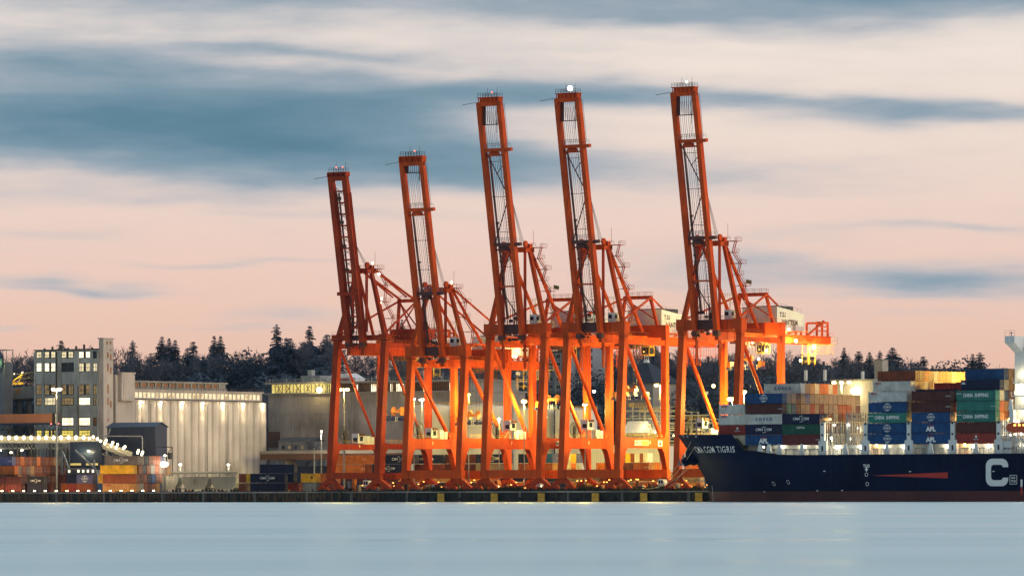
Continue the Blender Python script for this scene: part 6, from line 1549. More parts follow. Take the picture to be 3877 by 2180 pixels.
# tents
def tent(px0, px1, v, py0, py1, label):
    u = Qu(px0, v); w = Qu(px1, v) - u; z0, z1 = Zof(py1, u, v) - ground_z(u, v), Zof(py0, u, v) - ground_z(u, v)
    o = thing('tent', label, 'tent', u, v, ground_z(u, v), group='pale tents')
    b = MB(); b.prism([(0, z0), (4, z1), (8, z0)], 'x', 0, w); b.build('canopy', 'tent', o)
    b = MB()
    for x in (.3, w / 2, w - .3):
        for y in (.2, 7.8): b.box(x - .1, x + .1, y - .1, y + .1, 0, z0)
    b.box(.2, w - .2, 2, 7, 0, z0 - .05); b.build('frame', 'steel_grey', o)
tent(2352, 2426, 106, 1594, 1640, 'pale grey fabric tent with gable roof, behind the fourth crane'); tent(2414, 2490, 112, 1592, 1640, 'second pale tent, lower behind the pipes')
# process yard: pipe racks and yellow platforms
for i, (px, py0, w) in enumerate(((2396, 1540, 14), (2440, 1560, 18), (2620, 1588, 12))):
    v = 110 + 4 * i; u = Qu(px, v); h = Zof(py0, u, v) - DECK
    t = thing('pipe_rack', ['tall pipe rack with yellow platform near the fourth crane', 'low grey pipe rack behind the tents', 'yellow lit pipe rack behind the ship bow'][i], 'pipe rack', u, v, DECK)
    b = MB()
    for x in np.linspace(0, w, 4):
        for y in (0, 4): b.box(x - .15, x + .15, y - .15, y + .15, 0, h)
    for z in np.linspace(h * .4, h, 4): b.box(0, w, -.15, .15, z - .2, z); b.box(0, w, 3.85, 4.15, z - .2, z)
    b.build('frame', 'steel_grey', t)
    b = MB()
    for z in np.linspace(h * .4, h * .95, 7): b.tube((-6, .6, z), (w + 6, .6, z), .22, 6)
    for x in np.linspace(0, w, 5): b.tube((x, -.4, h * .3), (x, -.4, h * .8), .18, 6)
    b.build('pipe', 'hopper', t)
    b = MB()
    for z in (h * .62, h): b.box(-1, w * .5, -1.2, 0, z - .1, z); b.rail((-1, -1.2, z), (w * .5, -1.2, z), r=.06, step=1); b.rail((-1, -1.2, z), (-1, 2, z), r=.06, step=1)
    b.build('platform', 'yellow_rail', t)
    for k in range(3): o = MB().ball((0, 0, 0), .22, 6, 5).build('lamp', 'lamp_warm', t); o.location = (k * w / 3, -1.3, h * .62 + 2)
    light(t, (w / 2, -3, h * .8), 900, (1, .75, .3), .3)
# ---------------------------------------------------------------- concrete hall with a lit top storey
vh_ = 170; uh = Qu(1017, vh_); L = Qu(1800, vh_) - uh
ha = thing('concrete_hall', 'huge stained concrete hall with a lit glazed top storey', 'building', uh, vh_, DECK)
z0 = Zof(1489, uh + L * .3, vh_) - DECK; z1 = Zof(1450, uh + L * .3, vh_) - DECK
b = MB(); b.box(0, L, 0, 30, -2, z0)
for z in (z0 * .35, z0 * .58, z0 * .8): b.box(0, L, -.12, -.003, z - .15, z + .15)
for x in (3, L * .2, L * .42, L * .62, L * .8): b.box(x, x + .35, -.1, -.002, 0, z0)
b.build('wall', 'concrete_dark', ha)
b = MB(); b.box(-1, L + .5, -1.6, 31, z0 + .003, z0 + .5); b.box(-1, L + .5, -1.0, 31, z1, z1 + .7); b.build('floor_slab', 'concrete', ha)
xs_ = lambda px: Qu(px, vh_) - uh
b = MB(); b.box(xs_(1020), xs_(1245), 1.5, 1.8, z0 + .5, z1); b.build('glazing', 'hall_yellow', ha)
b = MB(); b.box(xs_(1246), xs_(1795), 2.2, 2.5, z0 + .5, z1); b.build('glazing', 'window_amber', ha)
for (p0, p1) in ((1332, 1342), (1393, 1420), (1430, 1440), (1466, 1473), (1489, 1500), (1504, 1519), (1690, 1699)): multi(ha, 'lit_window', 'win_bright', [(xs_(p0), xs_(p1), 2.0, 2.19, z0 + .6, z1 - .4)])
b = MB()
for k in range(70): x = xs_(1240) + k * (xs_(1795) - xs_(1240)) / 70; b.box(x, x + .16, -.2, .1, z0 + .5, z1)
for k in range(16): x = xs_(1020) + k * (xs_(1240) - xs_(1020)) / 16; b.box(x, x + .14, 1.2, 1.4, z0 + .5, z1)
for k in range(7): x = xs_(1040) + k * 4.2; b.tube((x, 1.0, z0 + .5), (x + 2.4, 1.0, z1), .09, 4); b.tube((x + 2.4, 1.0, z0 + .5), (x, 1.0, z1), .09, 4)
b.build('mullion', 'steel_dark', ha)
b = MB(); b.rail((0, -1, z1 + .7), (L, -1, z1 + .7), h=1.0, r=.06, step=2.5)
for k in range(12): b.box(k * L / 12, k * L / 12 + .25, .5, .75, z1 + .7, z1 + 2.0)
b.build('railing', 'steel_grey', ha)
b = MB(); b.box(xs_(1100), xs_(1175), 6, 12, z1 + .7, z1 + 3.0); b.box(xs_(1120), xs_(1135), 7, 9, z1 + 3, z1 + 5); b.build('roof_unit', 'steel_grey', ha)
b = MB(); b.box(xs_(1745), xs_(1801), -3, 26, -2, Zof(1438, uh + L, vh_) - DECK); b.build('stair_block', 'concrete', ha)
b = MB(); x0, x1 = xs_(1017), xs_(1060); b.box(x0, x1, -.3, -.004, z0 * .46, z0 * .62); b.box(x0, x0 + .8, -.35, -.301, z0 * .3, z0 * .36); b.build('louvre_panel', 'girder_brown', ha)
b = MB(); c = (xs_(1214), -.6, Zof(1474, uh + xs_(1214), vh_) - DECK); b.ball(c, .95, 10, 7); b.build('lamp', 'lamp_warm', ha); light(ha, (c[0], c[1] - 3, c[2]), 1600, (1, .75, .25), .5)
# white canopy on its roof
u = Qu(1232, vh_ + 6); w = Qu(1347, vh_ + 6) - u; z = z1 + .7 + DECK
cn = thing('roof_canopy', 'white tent canopy with red lettering on the roof of the concrete hall', 'canopy', u, vh_ + 6, z)
b = MB(); b.prism([(0, .9), (w * .25, 2.7), (w * .72, 2.9), (w, .9)], 'y', 0, 6); b.box(.3, w - .3, .3, 5.7, 0, .9); b.build('canopy', 'tent', cn); b = MB(); b.box(w * .45, w * .8, -.06, -.003, .5, 1.3); b.build('banner', 'red_letter', cn)
# overpass
vo_ = 132; uo_ = Qu(985, vo_); L = Qu(1700, vo_) - uo_
ov = thing('road_overpass', 'brown girder road overpass with concrete parapet, in front of the concrete hall', 'bridge', uo_, vo_, DECK)
za, zb, zc = Zof(1737, uo_ + L / 2, vo_) - DECK, Zof(1714, uo_ + L / 2, vo_) - DECK, Zof(1702, uo_ + L / 2, vo_) - DECK
b = MB(); b.box(0, L, 0, .5, za, zb); b.box(0, L, 7.5, 8, za, zb); b.build('girder', 'girder_brown', ov)
b = MB(); b.box(0, L, -.3, .1, zb + .003, zc); b.box(0, L, .101, 8.3, zb + .003, zb + .35); b.build('parapet', 'concrete', ov)
for k in range(4): b = MB(); x = L * (k + .5) / 4; b.box(x - .7, x + .7, 2, 6, -1, za - .003); b.build('pier', 'concrete_dark', ov)
# low dark sheds below the overpass
for i, (px0, px1, py0, lb) in enumerate(((1110, 1240, 1765, 'low dark green flat shed under the overpass'), (1030, 1130, 1770, 'low grey shed with bare wall beside the navy containers'))):
    v = 112 + 8 * i; u = Qu(px0, v); w = Qu(px1, v) - u; h = Zof(py0, u, v) - DECK
    t = thing('utility_shed', lb, 'shed', u, v, DECK); b = MB(); b.box(0, w, 0, 8, -.2, h); b.build('wall', 'wall_grey' if i else 'navy_clad', t); b = MB(); b.box(-.3, w + .3, -.3, 8.3, h + .002, h + .3); b.build('roof', 'roof_dark', t); b = MB(); b.box(w * .4, w * .55, -.08, -.003, 0, 2.6); b.build('door', 'steel_grey', t)
u = Qu(1055, 150); t = thing('site_office', 'dark site office with paired windows before the concrete hall', 'building', u, 150, DECK); w = Qu(1190, 150) - u; h0 = Zof(1700, u, 150) - DECK; h1 = Zof(1660, u, 150) - DECK
b = MB(); b.box(0, w, 0, 6, -1, h1 - .8); b.build('wall', 'wall_grey', t); b = MB(); b.prism([(-.4, h1 - .8), (3, h1 + .6), (6.4, h1 - .8)], 'x', -.3, w + .3); b.build('roof', 'roof_dark', t)
for k in range(5): b = MB(); x = w * (.1 + .18 * k); b.box(x, x + 1.0, -.08, -.003, h1 - 3.4, h1 - 2.2); b.build('window', 'win_dim' if k % 2 else 'glass_dark', t)
# ---------------------------------------------------------------- apartment towers
def tower(px0, px1, v, py_top, floors, label, split=0):
    u = Qu(px0, v); w = (Qu(px1, v) - u); g = ground_z(u, v); h = Zof(py_top, u, v) - g
    t = thing('apartment_tower', label, 'building', u, v, g)
    b = MB(); b.box(0, w, 0, 14, -3, h)
    for k in range(1, split + 1): b.box(w * k / (split + 1) - .3, w * k / (split + 1) + .3, -.5, -.003, 0, h)
    b.build('wall', 'tower_grey', t)
    b = MB(); b.box(-.3, w + .3, -.3, 14.3, h + .003, h + .6); b.box(w * .3, w * .7, 4, 9, h + .6, h + 2.6); b.build('roof', 'roof_dark', t)
    nx = max(2, int(w / 4.2))
    rr = random.Random(int(px0))
    for f in range(floors):
        z = h - (f + 1) * 2.9 + .6
        if z < 1: break
        for k in range(nx):
            x = w * (k + .5) / nx
            if split and abs((k + .5) / nx - .5) < .04: continue
            fr = MB().box(x - 1.05, x + 1.05, -.05, -.003, z - .18, z + 1.6).build('window', 'white_paint', t)
            MB().box(x - .92, x - .04, -.08, -.052, z, z + 1.45).box(x + .04, x + .92, -.08, -.052, z, z + 1.45).build('pane', 'win_cream' if rr.random() < .12 else 'glass_dark', fr)
        multi(t, 'window', 'glass_dark', [(w + .003, w + .08, 3, 5, z, z + 1.4)])
    for f in range(0, floors, 1):
        z = h - (f + 1) * 2.9
        if z < 2: break
        b = MB(); b.box(w * .02, w * .02 + 2.6, -1.2, -.004, z - .1, z); b.box(w * .02, w * .02 + 2.6, -1.2, -1.12, z + .002, z + .9); b.build('balcony', 'tower_grey', t)
tower(1950, 2000, 400, 1372, 14, 'grey apartment tower with dark windows beside the stair block of the concrete hall')
tower(2072, 2130, 380, 1335, 18, 'grey apartment tower seen between third and fourth crane, the lower of two', 0)
tower(2138, 2216, 390, 1284, 22, 'tallest grey apartment tower, with vertical ribs', 3)
# church with pyramid roof and white cupola
v = 330; u = Qu(2449, v); g = ground_z(u, v); zt = Zof(1336, u, v) - g; zr = Zof(1372, u, v) - g; ze = Zof(1452, u, v) - g
t = thing('church', 'dark pyramid roofed church with a white cupola', 'church', u, v, g)
b = MB(); k_ = 9.5; b.box(-k_ * .85, k_ * .85, -k_ * .85, k_ * .85, -4, ze + .5); b.build('wall', 'wall_cream', t)
b = MB(); b.add([(-k_, -k_, ze), (k_, -k_, ze), (k_, k_, ze), (-k_, k_, ze), (-.8, -.8, zr), (.8, -.8, zr), (.8, .8, zr), (-.8, .8, zr)], [(0, 1, 5, 4), (1, 2, 6, 5), (2, 3, 7, 6), (3, 0, 4, 7), (3, 2, 1, 0), (4, 5, 6, 7)]); b.build('roof', 'roof_navy', t)
b = MB(); b.tube((0, 0, zr - .2), (0, 0, zr + .8), 1.3, 8, 1.0)
for k in range(6): a = k * 1.047; b.tube((.8 * math.cos(a), .8 * math.sin(a), zr + .6), (.8 * math.cos(a), .8 * math.sin(a), zr + 2.2), .16, 6)
b.tube((0, 0, zr + 2.2), (0, 0, zt - 1), 1.05, 8, .12); b.tube((0, 0, zt - 1), (0, 0, zt), .08, 5); b.build('cupola', 'white_paint', t)
# ---------------------------------------------------------------- houses on the hillside
def surface_v(px, py, v0=210, v1=620):
    """depth at which the hillside shows at a picture position"""
    for k in range(200):
        v = v0 + (v1 - v0) * k / 199; u = Qu(px, v)
        if ground_z(u, v) >= Zof(py, u, v): return v
    return v1
def house(px, py, w, h, label, wall='wall_grey', lit=1, gable='front', roof='roof_dark'):
    v = surface_v(px, py + 4) ; u = Qu(px, v); g = ground_z(u, v)
    t = thing('hillside_house', label, 'house', u, v, g - .3, group='houses on the hillside')
    d = 7.0
    b = MB(); b.box(-w / 2, w / 2, 0, d, -3, h)
    if gable == 'front': b.prism([(-w / 2, h), (w / 2, h), (0, h + w * .38)], 'y', 0, d)
    else: b.prism([(0, h), (d, h), (d / 2, h + 2.6)], 'x', -w / 2, w / 2)
    b.build('wall', wall, t)
    b = MB()
    if gable == 'front':
        for s in (-1, 1): b.add([(0, -.5, h + w * .38 + .25), (s * (w / 2 + .5), -.5, h - .15), (s * (w / 2 + .5), d + .5, h - .15), (0, d + .5, h + w * .38 + .25), (0, -.5, h + w * .38 + .02), (s * (w / 2 + .5), -.5, h - .4), (s * (w / 2 + .5), d + .5, h - .4), (0, d + .5, h + w * .38 + .02)], [(0, 1, 2, 3), (4, 5, 6, 7), (0, 1, 5, 4), (1, 2, 6, 5), (2, 3, 7, 6)])
    else:
        for y in (-.5, d + .5): b.add([(-w / 2 - .4, d / 2, h + 2.9), (w / 2 + .4, d / 2, h + 2.9), (w / 2 + .4, y, h - .15), (-w / 2 - .4, y, h - .15), (-w / 2 - .4, d / 2, h + 2.65), (w / 2 + .4, d / 2, h + 2.65), (w / 2 + .4, y, h - .4), (-w / 2 - .4, y, h - .4)], [(0, 1, 2, 3), (4, 5, 6, 7), (2, 3, 7, 6), (0, 3, 7, 4), (1, 2, 6, 5)])
    rf = b.build('roof', roof, t)
    b = MB(); b.box(w * .2, w * .2 + .7, d / 2 - .4, d / 2 + .4, h + 1, h + w * .2 + 2.6); b.build('chimney', 'girder_brown', rf)
    n = max(2, int(w / 2.6)); fl = 2 if h > 4.5 else 1
    for f in range(fl):
        for k in range(n):
            x = -w / 2 + w * (k + .5) / n; z = .9 + f * 2.7; on = (k + f * 2) % n < lit
            b = MB(); b.box(x - .62, x + .62, -.06, -.003, z - .1, z + 1.5); fr = b.build('window', 'white_paint', t)
            b = MB(); b.box(x - .5, x + .5, -.09, -.062, z, z + 1.4); b.build('pane', 'win_cream' if on else 'glass_dark', fr)
    return t
HS = [(2609, 1425, 6.5, 5.4, 'white trimmed gabled house with a lit attic, between the legs of the fifth crane', 'wall_blue', 1, 'front'), (2640, 1447, 14, 5.6, 'wide grey house with dim lit windows, below the gabled one', 'wall_grey', 2, 'side'), (2692, 1452, 7, 5.2, 'small blue grey house beside the yellow lit crane leg', 'wall_blue', 0, 'side'),
      (2620, 1492, 12, 5.0, 'flat fronted grey house lower on the slope by the fifth crane', 'wall_grey', 1, 'side'), (2862, 1475, 8, 5.0, 'gabled grey house behind the backmost crane brace', 'wall_grey', 1, 'front'), (2828, 1465, 6, 4.2, 'small house with one amber window east of the fifth crane leg', 'wall_cream', 1, 'front'), (2700, 1500, 8, 4.2, 'low dark house beside the pipe yard', 'wall_blue', 1, 'side'),
      (3085, 1446, 9, 4.2, 'pale roofed house among trees above the deck containers', 'wall_grey', 0, 'side'), (3030, 1415, 8, 4.5, 'half hidden house high on the slope above the pale lettered container', 'wall_grey', 0, 'side'), (1222, 1378, 8, 4.6, 'house with a white dormer high on the hill west of the old crane', 'wall_blue', 1, 'front'), (1185, 1382, 10, 4.0, 'long roofed house high on the hill beside the one with the dormer', 'wall_grey', 0, 'side'),
      (1075, 1434, 12, 3.6, 'pale roofed long house above the concrete hall', 'wall_grey', 0, 'side'), (908, 1440, 9, 4.4, 'brown gabled house behind the silo gallery', 'wall_cream', 0, 'front'), (938, 1466, 9, 3.6, 'blue roofed house at the end of the silo gallery', 'wall_blue', 0, 'front'), (700, 1440, 10, 3.8, 'low house half hidden above the silo gallery', 'wall_grey', 1, 'side'), (1450, 1430, 10, 4.2, 'grey house behind the diagonal of the old crane', 'wall_grey', 1, 'side'),
      (1640, 1425, 9, 4.4, 'house with dim window behind the second crane', 'wall_grey', 1, 'front'), (2240, 1470, 10, 4.8, 'house with bright porch beside the tallest tower', 'wall_grey', 2, 'side'), (2300, 1425, 9, 4.5, 'blue gabled house between the fourth crane legs', 'wall_blue', 1, 'front'), (2430, 1480, 12, 4.5, 'house with purple string lights below the church', 'wall_cream', 1, 'side'), (2560, 1530, 16, 5.5, 'wide beige flat building with one lit window, by the mast lamp', 'wall_cream', 1, 'side')]
for a in HS: house(*a[:5], wall=a[5], lit=a[6], gable=a[7])
# beige warehouse with a lit end wall behind the ship
v = 190; u = Qu(3150, v); w = Qu(3305, v) - u; g = ground_z(u, v); h = Zof(1446, u, v) - g
t = thing('warehouse', 'pale ribbed warehouse lit by a glaring wall lamp, behind the deck containers', 'warehouse', u, v, g)
b = MB(); b.box(0, w, 0, 20, -4, h)
for k in range(30): b.box(w * k / 30, w * k / 30 + .12, -.08, -.003, 0, h - .2)
b.build('wall', 'tank_white', t); b = MB(); b.box(-.4, w + .4, -.4, 20.4, h + .003, h + .6); b.build('roof', 'steel_grey', t)
x = Qu(3247, v) - u; z = Zof(1484, u, v) - g; b = MB(); b.ball((x, -1.6, z), 1.5, 10, 7, .7); b.build('lamp', 'lamp_warm', t); light(t, (x, -3.5, z), 1500, (1, .72, .2), .6)
# beige tower block
v = 260; u = Qu(3311, v); g = ground_z(u, v); h = Zof(1366, u, v) - g; w = Qu(3341, v) - u
t = thing('lift_tower', 'plain beige windowless tower block rising behind the ship', 'tower', u, v, g); b = MB(); b.box(0, w, 0, 4, -4, h); b.build('wall', 'wall_cream', t); b = MB(); b.box(-.15, w + .15, -.15, 4.15, h + .002, h + .3); b.build('coping', 'concrete', t)
for i, (px, y0, y1) in enumerate(((3052, 1388, 1480), (3124, 1387, 1480), (3267, 1393, 1450))):
    v = 250; u = Qu(px, v); g = ground_z(u, v); z1 = Zof(y0, u, v) - g; zd = Zof(y0 + 33, u, v) - g
    t = thing('antenna_mast', ['thin antenna mast with a white drum above the pale lettered container', 'thin antenna mast with a white drum next to the twin mast lamps', 'thin antenna mast with a white drum above the ribbed warehouse'][i], 'mast', u, v, g, group='antenna masts behind the ship')
    b = MB(); b.tube((0, 0, -2), (0, 0, z1), .16, 6, .06); b.build('pole', 'steel_grey', t); b = MB(); b.tube((.0, 0, zd - 2.0), (.0, 0, zd + 1.6), .6, 10); b.build('drum', 'white_paint', t)
# ---------------------------------------------------------------- trees
TR = random.Random(21)
def conifer_mesh(h, wid, seed, ragged=.5):
    r = random.Random(seed); b = MB(); z = h * .06
    while z < h * .985:
        t = z / h; rad = wid * ((1 - t) ** .68) * r.uniform(1 - ragged, 1.08) + .12
        n = 6 + int(9 * (1 - t)); a0 = r.uniform(0, 6.28)
        for k in range(n):
            a = a0 + 6.283 * k / n + r.uniform(-.35, .35); ln = rad * r.uniform(.55, 1.1); dr = -ln * r.uniform(.15, .5)
            dx, dy = math.cos(a), math.sin(a); px, py = -dy, dx
            m = 4
            for j in range(m):
                s0 = ln * (j + .2) / m; s = s0 + ln / m * 1.25; wd = (.20 + .36 * (1 - j / m)) * ln * .46
                zz0 = z + dr * (s0 / ln) ** 1.4; zz1 = z + dr * (s / ln) ** 1.4
                for sg in (-1, 1):
                    jz = r.uniform(-.25, .25)
                    b.add([(dx * s0, dy * s0, zz0 + .1), (dx * s + px * wd * .3 * sg, dy * s + py * wd * .3 * sg, zz1), (dx * (s0 + s) / 2 + px * wd * sg, dy * (s0 + s) / 2 + py * wd * sg, (zz0 + zz1) / 2 - wd * .5 + jz)], [(0, 1, 2)])
                b.add([(dx * s0, dy * s0, zz0 + .15), (dx * s, dy * s, zz1 + .05), (dx * (s0 + s) / 2, dy * (s0 + s) / 2, zz1 - wd * .9)], [(0, 1, 2)])
        z += h * r.uniform(.014, .026)
    b.add([(-.08, 0, h * .9), (.08, 0, h * .9), (0, 0, h)], [(0, 1, 2)])
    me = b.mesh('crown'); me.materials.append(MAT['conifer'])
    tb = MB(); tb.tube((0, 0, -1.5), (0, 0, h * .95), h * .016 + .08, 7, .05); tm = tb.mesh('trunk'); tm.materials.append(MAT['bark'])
    return me, tm
def bare_mesh(h, seed, spread=1.0):
    r = random.Random(seed); b = MB(); tb = MB()
    def br(p, d, ln, rad, lv):
        q = p + d * ln
        if lv <= 1: tb.tube(p, q, rad, 5, rad * .65)
        else:
            s = d.cross(Vector((r.uniform(-1, 1), r.uniform(-1, 1), r.uniform(-1, 1))))
            if s.length < 1e-3: s = d.orthogonal()
            s.normalize(); s *= max(rad, .032); b.add([p - s, p + s, q + s * .5, q - s * .5], [(0, 1, 2, 3)])
        if lv >= 6: return
        n = 3 if lv < 5 else 4
        for k in range(n):
            ax = Vector((r.gauss(0, 1), r.gauss(0, 1), r.gauss(0, .5) + .15)); nd = (d + ax * .52 * spread).normalized(); nd.z = max(nd.z, -.05) + .10; nd.normalize()
            br(p.lerp(q, r.uniform(.55, 1)), nd, ln * r.uniform(.58, .84), rad * .55, lv + 1)
    br(Vector((0, 0, -1)), Vector((r.uniform(-.06, .06), 0, 1)).normalized(), h * .27, h * .017, 0)
    zm = max(p[2] for p in b.v); b.v = [(p[0] * h / zm, p[1] * h / zm, p[2] * h / zm) for p in b.v]; tb.v = [tuple(c * h / zm for c in p) for p in tb.v]
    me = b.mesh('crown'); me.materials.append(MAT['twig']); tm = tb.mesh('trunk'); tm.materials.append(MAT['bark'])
    return me, tm
def broad_mesh(h, wid, seed):
    r = random.Random(seed); b = MB(); cl = []
    for k in range(16): a = r.uniform(0, 6.28); q = wid * math.sqrt(r.random()) * .72; cl.append((q * math.cos(a), q * math.sin(a), h * r.uniform(.3, .88), wid * r.uniform(.22, .46)))
    for (cx, cy, cz, cr) in cl:
        for k in range(240):
            d = Vector((r.gauss(0, 1), r.gauss(0, 1), r.gauss(0, .85))).normalized() * cr * r.uniform(.7, 1.12); c = Vector((cx, cy, cz)) + d
            e1 = Vector((r.gauss(0, 1), r.gauss(0, 1), r.gauss(0, 1))).normalized() * r.uniform(.12, .30); e2 = e1.orthogonal().normalized() * r.uniform(.10, .22)
            b.add([c - e1, c + e2, c + e1, c - e2], [(0, 1, 2, 3)])
    zm = max(p[2] for p in b.v); b.v = [(p[0], p[1], p[2] * h / zm) for p in b.v]
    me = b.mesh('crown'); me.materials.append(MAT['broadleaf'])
    tb = MB(); tb.tube((0, 0, -1.5), (0, 0, h * .5), h * .03, 7, h * .015)
    for (cx, cy, cz, cr) in cl[:7]: tb.tube((0, 0, h * .3), (cx, cy, cz), h * .012, 5, .04)
    tm = tb.mesh('trunk'); tm.materials.append(MAT['bark'])
    return me, tm
CON = [conifer_mesh(18, 5.0, 1, .55), conifer_mesh(18, 4.2, 2, .45), conifer_mesh(18, 5.8, 3, .65), conifer_mesh(18, 4.8, 4, .30)]
BAR = [bare_mesh(14, 11), bare_mesh(14, 12, 1.15), bare_mesh(14, 13, .85)]
BRO = [broad_mesh(10, 5.0, 31), broad_mesh(10, 6.0, 32), broad_mesh(10, 4.2, 33)]
def tree(kind, px, py_top, v, hpx, label, var=None, wide=1.0, group=None):
    u = Qu(px, v); g = ground_z(u, v); zt = Zof(py_top, u, v); h = max(zt - g, hpx / S(u, v))
    lib, hh, nm = {'c': (CON, 18, 'conifer_tree'), 'b': (BAR, 14, 'bare_tree'), 's': (BRO, 10, 'evergreen_tree')}[kind]
    me, tm = lib[TR.randrange(len(lib)) if var is None else var]
    t = thing(nm, label, 'tree', u, v, zt - h, TR.uniform(0, 6.28), group or 'trees on the hill')
    k = h / hh; w = k * wide * TR.uniform(.92, 1.08) * (1.22 if kind == 'c' else 1); t.scale = (w, w, k)
    for m, n_ in ((me, 'crown'), (tm, 'trunk')):
        o = bpy.data.objects.new(n_, m); C.objects.link(o); o.parent = t
# skyline trees one can tell apart: kind, column, top row, depth, height in rows, label
SK = [('c', 233, 1283, 430, 60, 'small dark conifer showing above the grain elevator roof', 3, 1.2), ('c', 503, 1280, 420, 130, 'dark conifer standing alone by the stair tower', 0, 1.0), ('c', 572, 1331, 430, 75, 'small pointed conifer west of the triple group', 1, 1.2),
      ('c', 614, 1268, 440, 140, 'tall conifer, west one of the triple group', 1, 1.1), ('c', 641, 1275, 445, 135, 'slim conifer in the middle of the triple group', 3, .9), ('c', 664, 1281, 440, 130, 'conifer at the east end of the triple group', 1, 1.1), ('c', 733, 1288, 440, 115, 'broad low conifer beyond the triple group', 2, 1.2), ('c', 712, 1312, 430, 90, 'dense small conifer beside the broad low one', 3, 1.3),
      ('c', 812, 1266, 440, 150, 'twin topped tall conifer above the silo gallery, west stem', 3, .85), ('c', 836, 1266, 442, 150, 'twin topped tall conifer above the silo gallery, east stem', 1, .95), ('c', 772, 1345, 380, 110, 'dark drooping conifer lower on the slope above the silo gallery', 2, 1.2), ('c', 808, 1376, 372, 90, 'bushy dark conifer low on the slope above the silo gallery', 3, 1.5),
      ('s', 928, 1308, 430, 100, 'round topped dark tree above the end of the silo gallery', 1, 1.1), ('s', 948, 1340, 400, 100, 'broad dark evergreen lower beside the round topped tree', 0, 1.0), ('c', 1049, 1219, 440, 175, 'tallest ragged conifer on the skyline west of the cranes', 0, .95), ('c', 1085, 1275, 430, 130, 'dark conifer close behind the tallest ragged one', 3, 1.2), ('c', 1100, 1275, 405, 140, 'dense dark conifer clump in front of the tallest ragged one', 1, 1.5), ('c', 1040, 1310, 400, 120, 'bushy dark conifer below the tallest ragged one', 2, 1.4),
      ('c', 1173, 1229, 440, 170, 'second tall ragged conifer, with wide sweeping branches', 2, 1.0), ('c', 1150, 1290, 425, 120, 'short dark conifer beside the wide branched one', 3, 1.4), ('c', 1240, 1262, 430, 120, 'flat topped dark tree beside the leg of the old crane', 3, 1.6), ('c', 1198, 1340, 372, 85, 'low dark conifer above the concrete hall lamp', 3, 1.8),
      ('c', 1523, 1205, 470, 190, 'conifer tip showing above the red machine house', 1, .8), ('c', 2483, 1300, 430, 120, 'conifer behind the festoon cables of the fourth crane', 1, 1.1), ('c', 2460, 1312, 420, 110, 'dark conifer near the church cupola', 3, 1.2),
      ('c', 3197, 1315, 430, 115, 'dark conifer at the tail of the fifth crane', 1, 1.0), ('c', 3252, 1330, 430, 100, 'dense dark conifer above the ribbed warehouse', 2, 1.3), ('c', 3293, 1333, 430, 100, 'pointed conifer beside the beige tower', 3, 1.0), ('c', 3332, 1326, 435, 105, 'ragged conifer behind the beige tower', 0, 1.0), ('c', 3381, 1316, 430, 115, 'tall broad conifer east of the beige tower', 3, 1.6), ('s', 3445, 1352, 420, 80, 'round dark tree above the lit container ends', 0, 1.0),
      ('c', 3497, 1350, 430, 80, 'dark conifer above the row of lit container ends', 2, 1.4), ('s', 3660, 1344, 430, 90, 'round crowned dark tree west of the tall conifer by the bridge', 1, 1.0), ('c', 3684, 1340, 432, 95, 'slim conifer between the round tree and the one by the bridge', 1, 1.0), ('c', 3711, 1332, 430, 105, 'dark ragged conifer close to the ship bridge', 0, 1.3), ('b', 3795, 1374, 420, 60, 'bare round crowned tree next to the ship bridge', 1, 1.6)]
for a in SK: tree(a[0], a[1], a[2], a[3], a[4], a[5], a[6], a[7])
tops = [(0, 1330), (60, 1300), (110, 1302), (140, 1330), (350, 1300), (440, 1296), (480, 1310), (560, 1340), (700, 1325), (780, 1320), (870, 1335), (900, 1330), (985, 1312), (1020, 1320), (1140, 1290), (1210, 1270), (1260, 1270), (1400, 1330), (1700, 1350), (2250, 1340), (2330, 1300), (2520, 1310), (2700, 1325), (2890, 1310), (3000, 1318), (3120, 1330), (3220, 1330), (3420, 1350), (3580, 1375), (3740, 1380), (3877, 1385)]
def top_at(px):
    for (a, ya), (b_, yb) in zip(tops[:-1], tops[1:]):
        if px <= b_: return ya + (yb - ya) * max(0, px - a) / (b_ - a)
    return tops[-1][1]
for k in range(120):
    px = -30 + 3940 * (k + TR.uniform(-.3, .3)) / 120; v = TR.uniform(395, 450)
    tree('b', px, top_at(px) + TR.uniform(-6, 26), v, 95, 'leafless grey tree in the belt of bare trees on the hilltop', None, 1.0, 'bare trees on the hilltop')
for k in range(50):
    px = -30 + 3940 * (k + TR.uniform(-.4, .4)) / 50; v = TR.uniform(300, 400)
    tree('s', px, top_at(px) + TR.uniform(75, 125), v, 50, 'dark bushy evergreen on the slope under the hilltop trees', None, 1.2, 'bushy evergreens on the slope')
for (px, py, hp, lb) in ((1168, 1640, 45, 'small bare tree before the concrete hall'), (1015, 1440, 40, 'bare tree behind the silo end'), (2180, 1500, 60, 'dark round tree at the foot of the tallest tower'), (2680, 1480, 70, 'dark tree beside the yellow lit crane leg'), (2655, 1500, 80, 'dark tree in the pipe yard behind the ship bow')):
    tree('b' if 'bare' in lb else 's', px, py, 150 if py > 1600 else 250, hp, lb)
